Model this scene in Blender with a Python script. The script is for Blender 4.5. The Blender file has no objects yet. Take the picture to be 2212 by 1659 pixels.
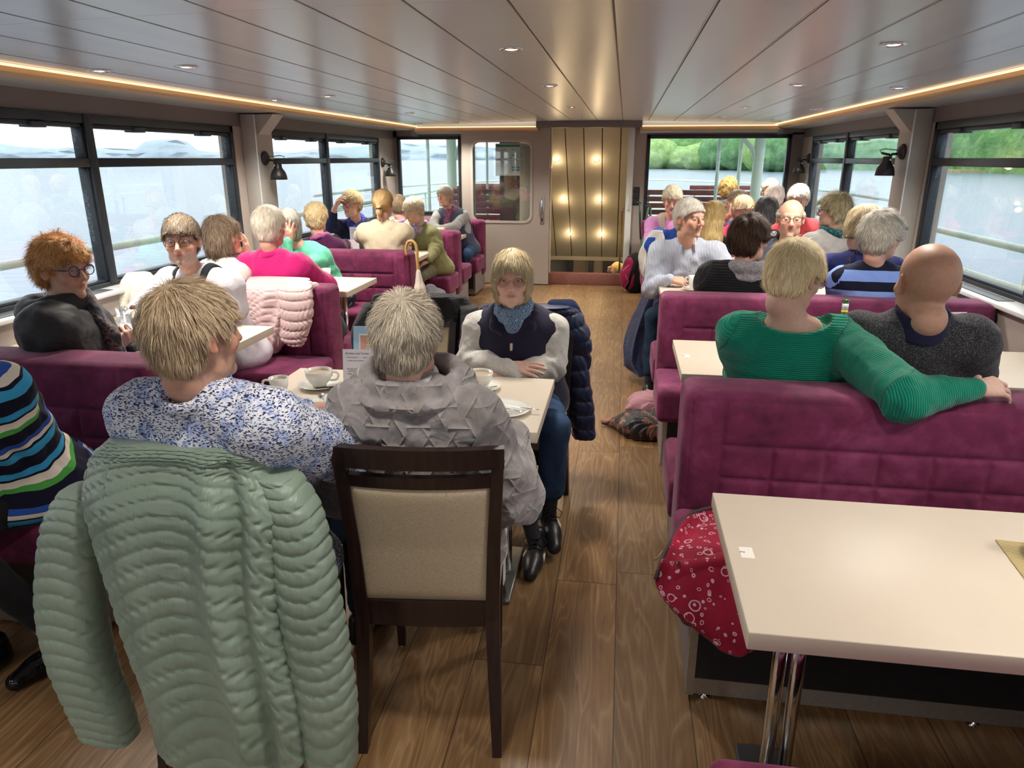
import bpy, bmesh, math, random, time
import numpy as np
from mathutils import Vector, Matrix
T0=time.time()
PI=math.pi
rnd=random.Random(7)
SC=bpy.context.scene
COL=SC.collection
# ---------------------------------------------------------------- camera
CH=1.62; FPX=1540.0
PITCH=math.atan(487.5/FPX); YAW=math.atan(246/math.hypot(FPX,487.5))
cam=bpy.data.cameras.new('camera'); camo=bpy.data.objects.new('camera',cam); COL.objects.link(camo)
cam.sensor_fit='HORIZONTAL'; cam.sensor_width=36; cam.lens=FPX/2212*36; cam.clip_start=.02; cam.clip_end=5000
camo.location=(0,0,CH); camo.rotation_euler=(PI/2-PITCH,0,YAW)
SC.camera=camo
# ---------------------------------------------------------------- world: bright overcast sky
w=bpy.data.worlds.new('overcast_sky'); SC.world=w; w.use_nodes=True
nt=w.node_tree; nt.nodes.clear()
N=nt.nodes.new; L=nt.links.new
out=N('ShaderNodeOutputWorld'); bg=N('ShaderNodeBackground'); tc=N('ShaderNodeTexCoord'); sp=N('ShaderNodeSeparateXYZ')
rp=N('ShaderNodeValToRGB'); nz=N('ShaderNodeTexNoise'); mx=N('ShaderNodeMix'); mx.data_type='RGBA'
L(tc.outputs['Generated'],sp.inputs[0]); L(sp.outputs['Z'],rp.inputs[0])
e=rp.color_ramp.elements; e[0].position=0.0; e[0].color=(.90,.95,1.0,1); e[1].position=.35; e[1].color=(.86,.93,1.0,1)
nz.inputs['Scale'].default_value=2.2; L(tc.outputs['Generated'],nz.inputs['Vector'])
mx.blend_type='MULTIPLY'; mx.inputs['Factor'].default_value=.12; L(rp.outputs['Color'],mx.inputs['A']); L(nz.outputs['Color'],mx.inputs['B'])
L(mx.outputs['Result'],bg.inputs['Color']); bg.inputs['Strength'].default_value=2.15
L(bg.outputs[0],out.inputs['Surface'])
SC.view_settings.view_transform='Standard'; SC.view_settings.look='None'; SC.view_settings.gamma=1.0
SC.view_settings.exposure=.06
SC.view_settings.use_curve_mapping=False
cy=SC.cycles
cy.max_bounces=6; cy.diffuse_bounces=4; cy.glossy_bounces=3; cy.transmission_bounces=4; cy.transparent_max_bounces=14
cy.caustics_reflective=False; cy.caustics_refractive=False; cy.sample_clamp_indirect=6
cy.use_denoising=True
# ---------------------------------------------------------------- helpers
FW=np.array([-math.sin(YAW)*math.cos(PITCH),math.cos(YAW)*math.cos(PITCH),-math.sin(PITCH)])
RT=np.array([math.cos(YAW),math.sin(YAW),0]); UP=np.cross(RT,FW)
def _ray(x,y): return FW*FPX+RT*(x-1106)-UP*(y-829.5)
def atY(x,y,Y): d=_ray(x,y); return Vector(np.array([0,0,CH])+d*Y/d[1])
def atZ(x,y,Z): d=_ray(x,y); return Vector(np.array([0,0,CH])+d*(Z-CH)/d[2])
def atX(x,y,X): d=_ray(x,y); return Vector(np.array([0,0,CH])+d*X/d[0])

def tag(o,label=None,cat=None,group=None,kind=None):
    if label: o['label']=label
    if cat: o['category']=cat
    if group: o['group']=group
    if kind: o['kind']=kind
    return o
def empty(name,label,cat,loc=(0,0,0),rz=0,group=None):
    o=bpy.data.objects.new(name,None); COL.objects.link(o); o.location=loc; o.rotation_euler=(0,0,rz); o.empty_display_size=.1
    return tag(o,label,cat,group)
def dup(root,loc,rz=None,label=None,group=None):
    r=root.copy(); COL.objects.link(r); r.location=loc
    if rz is not None: r.rotation_euler=(0,0,rz)
    if label: r['label']=label
    if group: r['group']=group
    def rec(a,b):
        for ch in a.children:
            c=ch.copy(); COL.objects.link(c); c.parent=b; rec(ch,c)
    rec(root,r); return r
# ---- materials
def lin(c): return tuple(((v/12.92) if v<=.04045 else ((v+.055)/1.055)**2.4) for v in c)
def hx(s): return lin(tuple(int(s[i:i+2],16)/255 for i in (0,2,4)))
MATS={}
class NT:
    def __init__(s,name):
        s.m=bpy.data.materials.new(name); s.m.use_nodes=True; s.t=s.m.node_tree; s.t.nodes.clear()
        s.o=s.n('ShaderNodeOutputMaterial'); s.b=s.n('ShaderNodeBsdfPrincipled'); s.l(s.b.outputs[0],s.o.inputs[0]); s._tc=None
    def n(s,k,**kw):
        x=s.t.nodes.new(k)
        for a,b in kw.items(): setattr(x,a,b)
        return x
    def l(s,a,b): s.t.links.new(a,b)
    def co(s,scale=(1,1,1),rot=(0,0,0),kind='Object',loc=(0,0,0)):
        if s._tc is None: s._tc=s.n('ShaderNodeTexCoord')
        m=s.n('ShaderNodeMapping'); m.inputs['Scale'].default_value=scale; m.inputs['Rotation'].default_value=rot; m.inputs['Location'].default_value=loc
        s.l(s._tc.outputs[kind],m.inputs[0]); return m.outputs[0]
    def noise(s,scale,co=None,detail=3,rough=.5,dist=0):
        x=s.n('ShaderNodeTexNoise'); x.inputs['Scale'].default_value=scale; x.inputs['Detail'].default_value=detail; x.inputs['Roughness'].default_value=rough; x.inputs['Distortion'].default_value=dist
        s.l(co if co is not None else s.co(),x.inputs['Vector']); return x.outputs['Fac']
    def wave(s,scale,co=None,dist=0,prof='SIN',dir='X',dscale=1,detail=2):
        x=s.n('ShaderNodeTexWave',wave_profile=prof,bands_direction=dir); x.inputs['Scale'].default_value=scale; x.inputs['Distortion'].default_value=dist; x.inputs['Detail'].default_value=detail; x.inputs['Detail Scale'].default_value=dscale
        s.l(co if co is not None else s.co(),x.inputs['Vector']); return x.outputs['Fac']
    def vor(s,scale,co=None,feat='F1',out='Distance',rand=1):
        x=s.n('ShaderNodeTexVoronoi',feature=feat); x.inputs['Scale'].default_value=scale; x.inputs['Randomness'].default_value=rand
        s.l(co if co is not None else s.co(),x.inputs['Vector']); return x.outputs[out]
    def ramp(s,fac,stops,interp='LINEAR'):
        x=s.n('ShaderNodeValToRGB'); x.color_ramp.interpolation=interp; e=x.color_ramp.elements
        while len(e)<len(stops): e.new(.5)
        for i,(p,c) in enumerate(stops):
            e[i].position=p; e[i].color=(*c,1) if len(c)==3 else c
        s.l(fac,x.inputs[0]); return x.outputs[0]
    def mix(s,a,b,fac=.5,blend='MIX'):
        x=s.n('ShaderNodeMix'); x.data_type='RGBA'; x.blend_type=blend
        for v,k in ((fac,'Factor'),(a,'A'),(b,'B')):
            if isinstance(v,(int,float)): x.inputs[k].default_value=v if k=='Factor' else (v,v,v,1)
            elif isinstance(v,tuple): x.inputs[k].default_value=(*v,1)
            else: s.l(v,x.inputs[k])
        return x.outputs['Result']
    def math(s,op,a,b=0.0,c=None):
        x=s.n('ShaderNodeMath',operation=op)
        for i,v in enumerate((a,b) if c is None else (a,b,c)):
            if isinstance(v,(int,float)): x.inputs[i].default_value=v
            else: s.l(v,x.inputs[i])
        return x.outputs[0]
    def bump(s,h,strength=.3,dist=.01,prev=None):
        x=s.n('ShaderNodeBump'); x.inputs['Strength'].default_value=strength; x.inputs['Distance'].default_value=dist
        s.l(h,x.inputs['Height'])
        if prev is not None: s.l(prev,x.inputs['Normal'])
        s.l(x.outputs[0],s.b.inputs['Normal']); return x.outputs[0]
    def set(s,col=None,rough=None,metal=None,spec=None,sheen=None,**kw):
        I=s.b.inputs
        if col is not None:
            if isinstance(col,tuple): I['Base Color'].default_value=(*col,1)
            else: s.l(col,I['Base Color'])
        if rough is not None:
            if isinstance(rough,(int,float)): I['Roughness'].default_value=rough
            else: s.l(rough,I['Roughness'])
        if metal is not None: I['Metallic'].default_value=metal
        if spec is not None: I['Specular IOR Level'].default_value=spec
        if sheen is not None: I['Sheen Weight'].default_value=sheen; I['Sheen Roughness'].default_value=.4
        for k,v in kw.items(): I[k.replace('_',' ')].default_value=v
        return s
def M(name,col,rough=.6,metal=0,spec=.4,sheen=None,nscale=0,namt=.12,bscale=0,bamt=.2,bdist=.004,coat=0):
    """plain procedural material: colour with soft variation and fine bump; cached by name"""
    if name in MATS: return MATS[name]
    if isinstance(col,str): col=hx(col)
    t=NT(name)
    if nscale:
        a=tuple(v*(1-namt) for v in col); b=tuple(min(1,v*(1+namt)) for v in col)
        t.set(col=t.ramp(t.noise(nscale,detail=4),[(.3,a),(.7,b)]))
    else: t.set(col=col)
    t.set(rough=rough,metal=metal,spec=spec,sheen=sheen)
    if coat: t.b.inputs['Coat Weight'].default_value=coat
    if bscale: t.bump(t.noise(bscale,detail=3),bamt,bdist)
    MATS[name]=t.m; return t.m
def emis(name,col,strength):
    if name in MATS: return MATS[name]
    t=NT(name); t.set(col=(0,0,0)); t.b.inputs['Emission Color'].default_value=(*col,1); t.b.inputs['Emission Strength'].default_value=strength
    MATS[name]=t.m; return t.m
# ---- mesh building
def fastmesh(name,V,F,mats,mi=None,parent=None,smooth=True,loc=None,rot=None,colors=None):
    """V (n,3), F (m,k) uniform polygons"""
    me=bpy.data.meshes.new(name); V=np.ascontiguousarray(V,np.float32); F=np.ascontiguousarray(F,np.int32)
    m,k=F.shape
    me.vertices.add(len(V)); me.vertices.foreach_set('co',V.ravel())
    me.loops.add(m*k); me.loops.foreach_set('vertex_index',F.ravel())
    me.polygons.add(m); me.polygons.foreach_set('loop_start',np.arange(0,m*k,k,dtype=np.int32)); 
    try: me.polygons.foreach_set('loop_total',np.full(m,k,np.int32))
    except Exception: pass
    for x in (mats if isinstance(mats,(list,tuple)) else [mats]): me.materials.append(x)
    if mi is not None: me.polygons.foreach_set('material_index',np.ascontiguousarray(mi,np.int32))
    me.polygons.foreach_set('use_smooth',np.full(m,smooth,bool))
    if colors is not None:
        a=me.color_attributes.new('Col','FLOAT_COLOR','POINT'); c=np.ones((len(V),4),np.float32); c[:,:3]=colors; a.data.foreach_set('color',c.ravel())
    me.update(calc_edges=True); me.validate()
    o=bpy.data.objects.new(name,me); COL.objects.link(o)
    if parent is not None: o.parent=parent
    if loc is not None: o.location=loc
    if rot is not None: o.rotation_euler=rot
    return o
class MB:
    """collects shapes into ONE mesh; m = index into the material list given to build"""
    def __init__(s): s.bm=bmesh.new()
    def _fin(s,vs,m,smooth,mat):
        fs=set()
        for v in vs:
            if mat is not None: v.co=mat@v.co
            for f in v.link_faces: fs.add(f)
        for f in fs: f.material_index=m; f.smooth=smooth
    def box(s,lo,hi,m=0,bev=0,seg=2,mat=None,smooth=None):
        lo=Vector(lo); hi=Vector(hi); g=bmesh.ops.create_cube(s.bm,size=1); vs=g['verts']; c=(lo+hi)/2; d=hi-lo
        for v in vs: v.co=Vector((v.co.x*d.x,v.co.y*d.y,v.co.z*d.z))+c
        if bev>0:
            es=list({e for v in vs for e in v.link_edges}); b=min(bev,.49*min(d))
            r=bmesh.ops.bevel(s.bm,geom=es,offset=b,segments=seg,profile=.5,affect='EDGES'); vs=list({v for f in r['faces'] for v in f.verts}|{v for v in vs if v.is_valid})
        s._fin(vs,m,bool(bev) if smooth is None else smooth,mat); return s
    def ring(s,pts,closed=True): return [s.bm.verts.new(p) for p in pts]
    def loft(s,rings,m=0,cap=True,smooth=True,closed=True):
        R=[s.ring(r) for r in rings]; fs=[]
        n=len(R[0])
        for a,b in zip(R,R[1:]):
            for i in range(n if closed else n-1):
                j=(i+1)%n
                try: fs.append(s.bm.faces.new((a[i],a[j],b[j],b[i])))
                except ValueError: pass
        if cap:
            for r,rev in ((R[0],True),(R[-1],False)):
                try: f=s.bm.faces.new(r[::-1] if rev else r); fs.append(f)
                except ValueError: pass
        for f in fs: f.material_index=m; f.smooth=smooth and len(f.verts)<=4
        return s
    def tube(s,pts,r,m=0,n=10,cap=True,flat=1.0,smooth=True,upv=None):
        pts=[Vector(p) for p in pts]; rr=r if isinstance(r,(list,tuple)) else [r]*len(pts)
        T=[(pts[min(i+1,len(pts)-1)]-pts[max(i-1,0)]).normalized() for i in range(len(pts))]
        u=Vector(upv) if upv is not None else (Vector((0,0,1)) if abs(T[0].z)<.9 else Vector((0,1,0))); rings=[]
        for p,t,q in zip(pts,T,rr):
            a=(u-t*u.dot(t)); a=a.normalized() if a.length>1e-6 else t.orthogonal().normalized(); b=t.cross(a); u=a
            rings.append([p+(a*math.cos(2*PI*i/n)*flat+b*math.sin(2*PI*i/n))*q for i in range(n)])
        return s.loft(rings,m,cap,smooth)
    def lathe(s,prof,c=(0,0,0),n=24,m=0,mat=None,cap=False):
        """prof: list of (r,z)"""
        c=Vector(c); rings=[]
        for r,z in prof:
            p=[c+Vector((max(r,1e-4)*math.cos(2*PI*i/n),max(r,1e-4)*math.sin(2*PI*i/n),z)) for i in range(n)]
            rings.append([mat@q for q in p] if mat else p)
        return s.loft(rings,m,cap)
    def prism(s,poly,z0,z1,m=0,axis='z',mat=None,smooth=False):
        def P(a,b,z): 
            v={'z':Vector((a,b,z)),'y':Vector((a,z,b)),'x':Vector((z,a,b))}[axis]
            return mat@v if mat else v
        return s.loft([[P(a,b,z0) for a,b in poly],[P(a,b,z1) for a,b in poly]],m,True,smooth)
    def quad(s,a,b,c,d,m=0):
        f=s.bm.faces.new([s.bm.verts.new(p) for p in (a,b,c,d)]); f.material_index=m; return s
    def grid(s,fn,nu,nv,m=0,smooth=True,closeu=False):
        V=[[s.bm.verts.new(fn(i/(nu if closeu else nu-1),j/(nv-1))) for i in range(nu)] for j in range(nv)]
        for j in range(nv-1):
            for i in range(nu if closeu else nu-1):
                k=(i+1)%nu; f=s.bm.faces.new((V[j][i],V[j][k],V[j+1][k],V[j+1][i])); f.material_index=m; f.smooth=smooth
        return s
    def build(s,name,mats,parent=None,loc=None,rz=None,fix=True,weld=0):
        if weld: bmesh.ops.remove_doubles(s.bm,verts=s.bm.verts,dist=weld)
        if fix: bmesh.ops.recalc_face_normals(s.bm,faces=s.bm.faces)
        me=bpy.data.meshes.new(name); s.bm.to_mesh(me); s.bm.free()
        for x in (mats if isinstance(mats,(list,tuple)) else [mats]): me.materials.append(x)
        o=bpy.data.objects.new(name,me); COL.objects.link(o)
        if parent is not None: o.parent=parent
        if loc is not None: o.location=loc
        if rz is not None: o.rotation_euler=(0,0,rz)
        return o
def rrect(x0,x1,z0,z1,r,n=5):
    p=[]
    for cx,cz,a in ((x1-r,z1-r,0),(x0+r,z1-r,PI/2),(x0+r,z0+r,PI),(x1-r,z0+r,1.5*PI)):
        for i in range(n+1):
            t=a+i*PI/2/n; p.append((cx+r*math.cos(t),cz+r*math.sin(t)))
    return p
def text(body,size,loc,rot,mat,name='lettering',parent=None,ext=.0004,align='CENTER',space=1):
    c=bpy.data.curves.new(name,'FONT'); c.body=body; c.size=size; c.extrude=ext; c.align_x=align; c.space_line=space; c.resolution_u=2
    o=bpy.data.objects.new(name,c); COL.objects.link(o)
    dg=bpy.context.evaluated_depsgraph_get(); me=bpy.data.meshes.new_from_object(o.evaluated_get(dg)); bpy.data.objects.remove(o)
    me.materials.clear(); me.materials.append(mat); o=bpy.data.objects.new(name,me); COL.objects.link(o)
    o.location=loc; o.rotation_euler=rot
    if parent is not None: o.parent=parent
    return o
# ---------------------------------------------------------------- signed distance modelling
f32=np.float32
def sm(a,b,k): # smooth union
    h=np.clip(.5+.5*(b-a)/k,0,1); return b*(1-h)+a*h-k*h*(1-h)
def smx(a,b,k): return -sm(-a,-b,k)
def sub(a,b,k): return smx(a,-b,k)
def sph(P,c,r): return np.sqrt(((P-np.asarray(c,f32))**2).sum(1))-r
def ell(P,c,r,R=None):
    q=P-np.asarray(c,f32)
    if R is not None: q=q@np.asarray(R,f32)
    r=np.asarray(r,f32); k0=np.sqrt(((q/r)**2).sum(1)); k1=np.sqrt(((q/(r*r))**2).sum(1))+1e-9
    return np.where(k0<1e-3,-r.min(),k0*(k0-1)/k1)
def cone(P,a,b,r1,r2):
    a=np.asarray(a,f32); b=np.asarray(b,f32); ba=b-a; pa=P-a; h=np.clip(pa@ba/(ba@ba+1e-12),0,1)
    return np.sqrt(((pa-h[:,None]*ba)**2).sum(1))-(r1+(r2-r1)*h)
def chain(P,pts,rs,k=.01):
    d=None
    for i in range(len(pts)-1):
        e=cone(P,pts[i],pts[i+1],rs[i],rs[i+1]); d=e if d is None else np.minimum(d,e) if k<=0 else sm(d,e,k)
    return d
def tor(P,c,R,r,Rm=None,sc=(1,1,1)):
    q=(P-np.asarray(c,f32))
    if Rm is not None: q=q@np.asarray(Rm,f32)
    q=q/np.asarray(sc,f32); l=np.sqrt(q[:,0]**2+q[:,1]**2)-R
    return (np.sqrt(l*l+q[:,2]**2)-r)*min(sc)
def wob(P,f,seed=0,wa=1.3):
    """cheap smooth noise in about [-1,1]"""
    x,y,z=P[:,0]*f,P[:,1]*f,P[:,2]*f; s=seed*1.7
    a=np.sin(x*1.0+wa*np.sin(y*1.3+s)+s)*np.sin(y*1.1+wa*np.sin(z*.9+2*s)+1.1)
    b=np.sin(z*1.2+wa*np.sin(x*1.1-s)+2.3+s)*np.cos(x*.7-y*.8+s)
    return .5*(a+b)+.35*np.sin(2.1*x+1.7*y+s*3)*np.sin(2.3*z-1.3*y+s)
def rotm(yaw=0,pitch=0,roll=0):
    """columns = local axes in parent frame; yaw about z, pitch>0 looks up, roll about y"""
    return np.array((Matrix.Rotation(yaw,3,'Z')@Matrix.Rotation(pitch,3,'X')@Matrix.Rotation(roll,3,'Y')),f32)
def sdf_mesh(fn,lo,hi,h,B=8,slack=1.25):
    lo=np.array(lo,f32); hi=np.array(hi,f32); nb=np.ceil((hi-lo)/(h*B)).astype(int)+1; n=nb*B
    g=[lo[i]+(np.arange(nb[i])*B+B/2-.5)*h for i in range(3)]
    C=np.stack(np.meshgrid(*g,indexing='ij'),-1).reshape(-1,3).astype(f32); d=fn(C)
    V=np.repeat(np.repeat(np.repeat(np.where(d<0,-1,1).astype(f32).reshape(nb),B,0),B,1),B,2)
    act=np.argwhere((np.abs(d)<.87*B*h*slack).reshape(nb))
    o=np.stack(np.meshgrid(*[np.arange(B)]*3,indexing='ij'),-1).reshape(-1,3)
    step=max(1,400000//(B**3))
    for s in range(0,len(act),step):
        a=act[s:s+step]; I=(a[:,None,:]*B+o[None]).reshape(-1,3); P=(lo+I*h).astype(f32); V[I[:,0],I[:,1],I[:,2]]=fn(P)
    V[0]=V[-1]=1; V[:,0]=V[:,-1]=1; V[:,:,0]=V[:,:,-1]=1
    ins=V<0; cnt=np.zeros(tuple(n-1),np.uint8); offs=[(i,j,k) for i in (0,1) for j in (0,1) for k in (0,1)]
    for i,j,k in offs: cnt+=ins[i:n[0]-1+i,j:n[1]-1+j,k:n[2]-1+k]
    cells=np.argwhere((cnt>0)&(cnt<8)); del cnt
    if len(cells)==0: return np.zeros((0,3)),np.zeros((0,4),int)
    cv=np.stack([V[cells[:,0]+i,cells[:,1]+j,cells[:,2]+k] for i,j,k in offs],1)
    acc=np.zeros((len(cells),3),f32); num=np.zeros(len(cells),f32)
    for a in range(8):
        for b in range(a+1,8):
            oa,ob=np.array(offs[a]),np.array(offs[b])
            if np.abs(oa-ob).sum()!=1: continue
            va,vb=cv[:,a],cv[:,b]; m=(va<0)!=(vb<0); t=np.where(m,va/np.where(m,va-vb,1),0)
            acc+=m[:,None]*(oa+(ob-oa)*t[:,None]); num+=m
    verts=lo+(cells+acc/num[:,None])*h
    idx=np.full(tuple(n-1),-1,np.int32); idx[cells[:,0],cells[:,1],cells[:,2]]=np.arange(len(cells))
    faces=[]
    for ax in range(3):
        sl=[slice(None)]*3; sl2=[slice(None)]*3; sl[ax]=slice(0,-1); sl2[ax]=slice(1,None)
        e=np.argwhere(ins[tuple(sl)]!=ins[tuple(sl2)]); u,v=[(1,2),(2,0),(0,1)][ax]
        e=e[(e[:,u]>0)&(e[:,v]>0)]
        q=[]
        for du,dv in ((1,1),(0,1),(0,0),(1,0)):
            c=e.copy(); c[:,u]-=du; c[:,v]-=dv; q.append(idx[c[:,0],c[:,1],c[:,2]])
        q=np.stack(q,1); flip=~ins[e[:,0],e[:,1],e[:,2]]; q[flip]=q[flip][:,::-1]; faces.append(q[(q>=0).all(1)])
    return verts,np.concatenate(faces)
def sdf_obj(name,fn,lo,hi,h,mats,parent=None,colfn=None,mifn=None,loc=None,rz=None,disp=None):
    V,F=sdf_mesh(fn,lo,hi,h)
    if disp is not None: V=V+disp(V)
    mi=mifn(V[F].mean(1)) if mifn is not None else None
    return fastmesh(name,V,F,mats,mi,parent,True,loc,None if rz is None else (0,0,rz),None if colfn is None else colfn(V.astype(f32)))
# ---------------------------------------------------------------- room materials
XL,XR,YF,YB=-3.05,2.13,9.6,-3.6
CX=-.46
def ceil_z(x): return 2.062-.010*(x-CX)**2
TAUPE=M('taupe_panel',hx('a69b92'),.55,nscale=3,namt=.04,bscale=300,bamt=.05)
TAUPE_D=M('dark_taupe_panel',hx('6f6866'),.5,nscale=3,namt=.05,bscale=300,bamt=.05)
FRAME=M('anthracite_aluminium',hx('2d3238'),.38,metal=.3,nscale=20,namt=.1)
ALU=M('brushed_aluminium',hx('b9bbbd'),.3,metal=.9,nscale=60,namt=.08)
CHROME=M('chrome',(.8,.8,.8),.12,metal=1,nscale=30,namt=.04)
BLACK=M('black_matt_metal',hx('232325'),.42,nscale=60,namt=.2)
WHITEM=M('white_painted_metal',hx('e9eee9'),.4,nscale=4,namt=.04)
SOFFIT=M('soffit_panel',hx('b9bcbd'),.3,metal=.25,nscale=4,namt=.04)
def wood_floor():
    t=NT('oak_plank_floor'); c=t.co((1,1,1),loc=(.0,0,0))
    x=t.n('ShaderNodeSeparateXYZ'); t.l(c,x.inputs[0])
    # planks 0.235 wide, run along Y, staggered
    px=t.math('DIVIDE',t.math('SUBTRACT',x.outputs['X'],.04),.235); ix=t.math('FLOOR',px); fx=t.math('FRACT',px)
    wn=t.n('ShaderNodeTexWhiteNoise',noise_dimensions='1D'); t.l(ix,wn.inputs['W'])
    py=t.math('ADD',t.math('DIVIDE',x.outputs['Y'],1.35),t.math('MULTIPLY',wn.outputs['Value'],7)); iy=t.math('FLOOR',py); fy=t.math('FRACT',py)
    wn2=t.n('ShaderNodeTexWhiteNoise',noise_dimensions='2D'); cb=t.n('ShaderNodeCombineXYZ'); t.l(ix,cb.inputs[0]); t.l(iy,cb.inputs[1]); t.l(cb.outputs[0],wn2.inputs['Vector'])
    # per plank offset of the grain
    va=t.n('ShaderNodeVectorMath',operation='MULTIPLY_ADD'); t.l(wn2.outputs['Color'],va.inputs[0]); va.inputs[1].default_value=(9,9,9); t.l(c,va.inputs[2])
    mp=t.n('ShaderNodeMapping'); mp.inputs['Scale'].default_value=(5.5,.62,1); t.l(va.outputs[0],mp.inputs[0])
    g1=t.noise(1.6,mp.outputs[0],detail=2,dist=.6)
    rings=t.math('PINGPONG',t.math('MULTIPLY',g1,11),.5)
    mp2=t.n('ShaderNodeMapping'); mp2.inputs['Scale'].default_value=(95,3.2,1); t.l(va.outputs[0],mp2.inputs[0])
    g2=t.noise(1.0,mp2.outputs[0],detail=5,rough=.7)
    base=t.ramp(g2,[(.25,hx('64492f')),(.5,hx('856545')),(.78,hx('a5855c'))])
    lines=t.ramp(rings,[(0,hx('b39a74')),(.16,hx('8f7150')),(.5,hx('7a5b3a'))])
    col=t.mix(base,lines,.42)
    tint=t.ramp(wn2.outputs['Value'],[(0,(.82,.82,.82)),(1,(1.1,1.06,1.02))]); col=t.mix(col,tint,1,'MULTIPLY')
    blotch=t.ramp(t.noise(1.6,c,detail=3),[(.35,(.84,.84,.85)),(.6,(1,1,1))]); col=t.mix(col,blotch,1,'MULTIPLY')
    ex=t.math('MINIMUM',fx,t.math('SUBTRACT',1,fx)); ey=t.math('MINIMUM',fy,t.math('SUBTRACT',1,fy))
    gap=t.math('MAXIMUM',t.math('LESS_THAN',ex,.008),t.math('LESS_THAN',ey,.0014))
    col=t.mix(col,hx('2e2117'),t.math('MULTIPLY',gap,.8))
    t.set(col=col,rough=t.ramp(g2,[(0,(.46,)*3),(1,(.34,)*3)]),spec=.45)
    t.bump(t.math('SUBTRACT',g2,t.math('MULTIPLY',gap,1.5)),.12,.002); return t.m
def ceiling_mat():
    t=NT('satin_perforated_ceiling_panel'); c=t.co((1,1,1))
    dots=t.vor(130,c,rand=0); 
    t.set(col=t.ramp(dots,[(.12,hx('b4babf')),(.3,hx('dde4ea'))]),rough=.28,metal=.32,spec=.6)
    wv=t.noise(2.4,t.co((1,.15,1)),detail=1)
    t.bump(wv,.10,.02); t.b.inputs['Anisotropic'].default_value=.4
    return t.m
def glass_mat(name,rain,tint=(.97,.99,.99),gl=.06):
    t=NT(name); t.t.nodes.remove(t.b)
    tr=t.n('ShaderNodeBsdfTransparent'); tr.inputs[0].default_value=(*tint,1)
    g=t.n('ShaderNodeBsdfGlossy'); g.inputs['Roughness'].default_value=.02; g.inputs['Color'].default_value=(1,1,1,1)
    lw=t.n('ShaderNodeLayerWeight'); lw.inputs['Blend'].default_value=.25
    fac=t.math('ADD',t.math('MULTIPLY',lw.outputs['Fresnel'],.17),gl*.3)
    ms=t.n('ShaderNodeMixShader'); t.l(fac,ms.inputs[0]); t.l(tr.outputs[0],ms.inputs[1]); t.l(g.outputs[0],ms.inputs[2]); last=ms.outputs[0]
    if rain:
        c=t.co((1,1,.6),kind='Object'); z=t.n('ShaderNodeSeparateXYZ'); t.l(t.co(),z.inputs[0])
        band=t.ramp(z.outputs['Z'],[(.0,(.5,)*3),(1,(.5,)*3)])
        d1=t.math('LESS_THAN',t.vor(240,c),.24); d2=t.math('LESS_THAN',t.vor(80,c),.10)
        msk=t.math('GREATER_THAN',t.noise(5,c,detail=2),.54); dr=t.math('MAXIMUM',t.math('MULTIPLY',d1,msk),d2)
        df=t.n('ShaderNodeBsdfTranslucent'); df.inputs[0].default_value=(.75,.8,.85,1)
        m2=t.n('ShaderNodeMixShader'); t.l(t.math('MULTIPLY',dr,rain),m2.inputs[0]); t.l(last,m2.inputs[1]); t.l(df.outputs[0],m2.inputs[2]); last=m2.outputs[0]
    t.l(last,t.o.inputs[0]); return t.m
GLASS_R=glass_mat('rain_spotted_window_glass',.45); GLASS_C=glass_mat('clear_window_glass',0)
def velvet(name,a,b,dark):
    t=NT(name); n=t.noise(5,t.co((1,1,1)),detail=4,rough=.6,dist=.4); n2=t.noise(26,detail=3)
    col=t.ramp(t.math('ADD',t.math('MULTIPLY',n,.75),t.math('MULTIPLY',n2,.25)),[(.3,dark),(.5,a),(.68,b)])
    t.set(col=col,rough=.78,spec=.2,sheen=.28); t.b.inputs['Sheen Tint'].default_value=(.9,.6,.75,1)
    t.bump(t.noise(420,detail=2),.12,.001); return t.m
VELVET=velvet('plum_velvet',hx('6f2a4c'),hx('8a4267'),hx('491c35'))
TABLE=M('cream_laminate',hx('d3c6b5'),.42,spec=.5,nscale=6,namt=.02)
# ---------------------------------------------------------------- shell
S=lambda o:tag(o,kind='structure')
S(MB().box((XL-.15,YB,-.1),(XR+.15,YF+.15,0)).build('floor',wood_floor()))
CE=ceiling_mat(); GRO=M('ceiling_seam',hx('6e6a64'),.5); LIP=M('ceiling_seam_lip',hx('d8d5cd'),.35,metal=.3)
m=MB(); seams=[-.06+.305*k for k in range(-9,7)]; xa,xb=-2.66,1.74
edges=[xa]+[s for s in seams if xa+.03<s<xb-.03]+[xb]
joints=[YB,-1.1,2.3,5.7,9.42]
for a,b in zip(edges,edges[1:]):
    for j0,j1 in zip(joints,joints[1:]):
        x0,x1=a+.006,b-.006; z0,z1=ceil_z(x0),ceil_z(x1)
        p=[(x0,j0+.001,z0),(x1,j0+.001,z1),(x1,j1-.001,z1),(x0,j1-.001,z0)]
        vs=[m.bm.verts.new(q) for q in p]+[m.bm.verts.new((q[0],q[1],q[2]+.012)) for q in p]
        for f in ((0,1,2,3),(4,7,6,5),(0,4,5,1),(1,5,6,2),(2,6,7,3),(3,7,4,0)): m.bm.faces.new([vs[i] for i in f])
    if a!=xa:
        z=ceil_z(a); m.box((a-.0055,YB,z-.0012),(a-.001,9.42,z+.01),m=2); m.box((a-.001,YB,z+.004),(a+.0055,9.42,z+.01),m=1)
m.box((xa,YB,2.075),(xb,9.42,2.2),m=1)
S(m.build('ceiling',[CE,GRO,LIP]))
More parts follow.
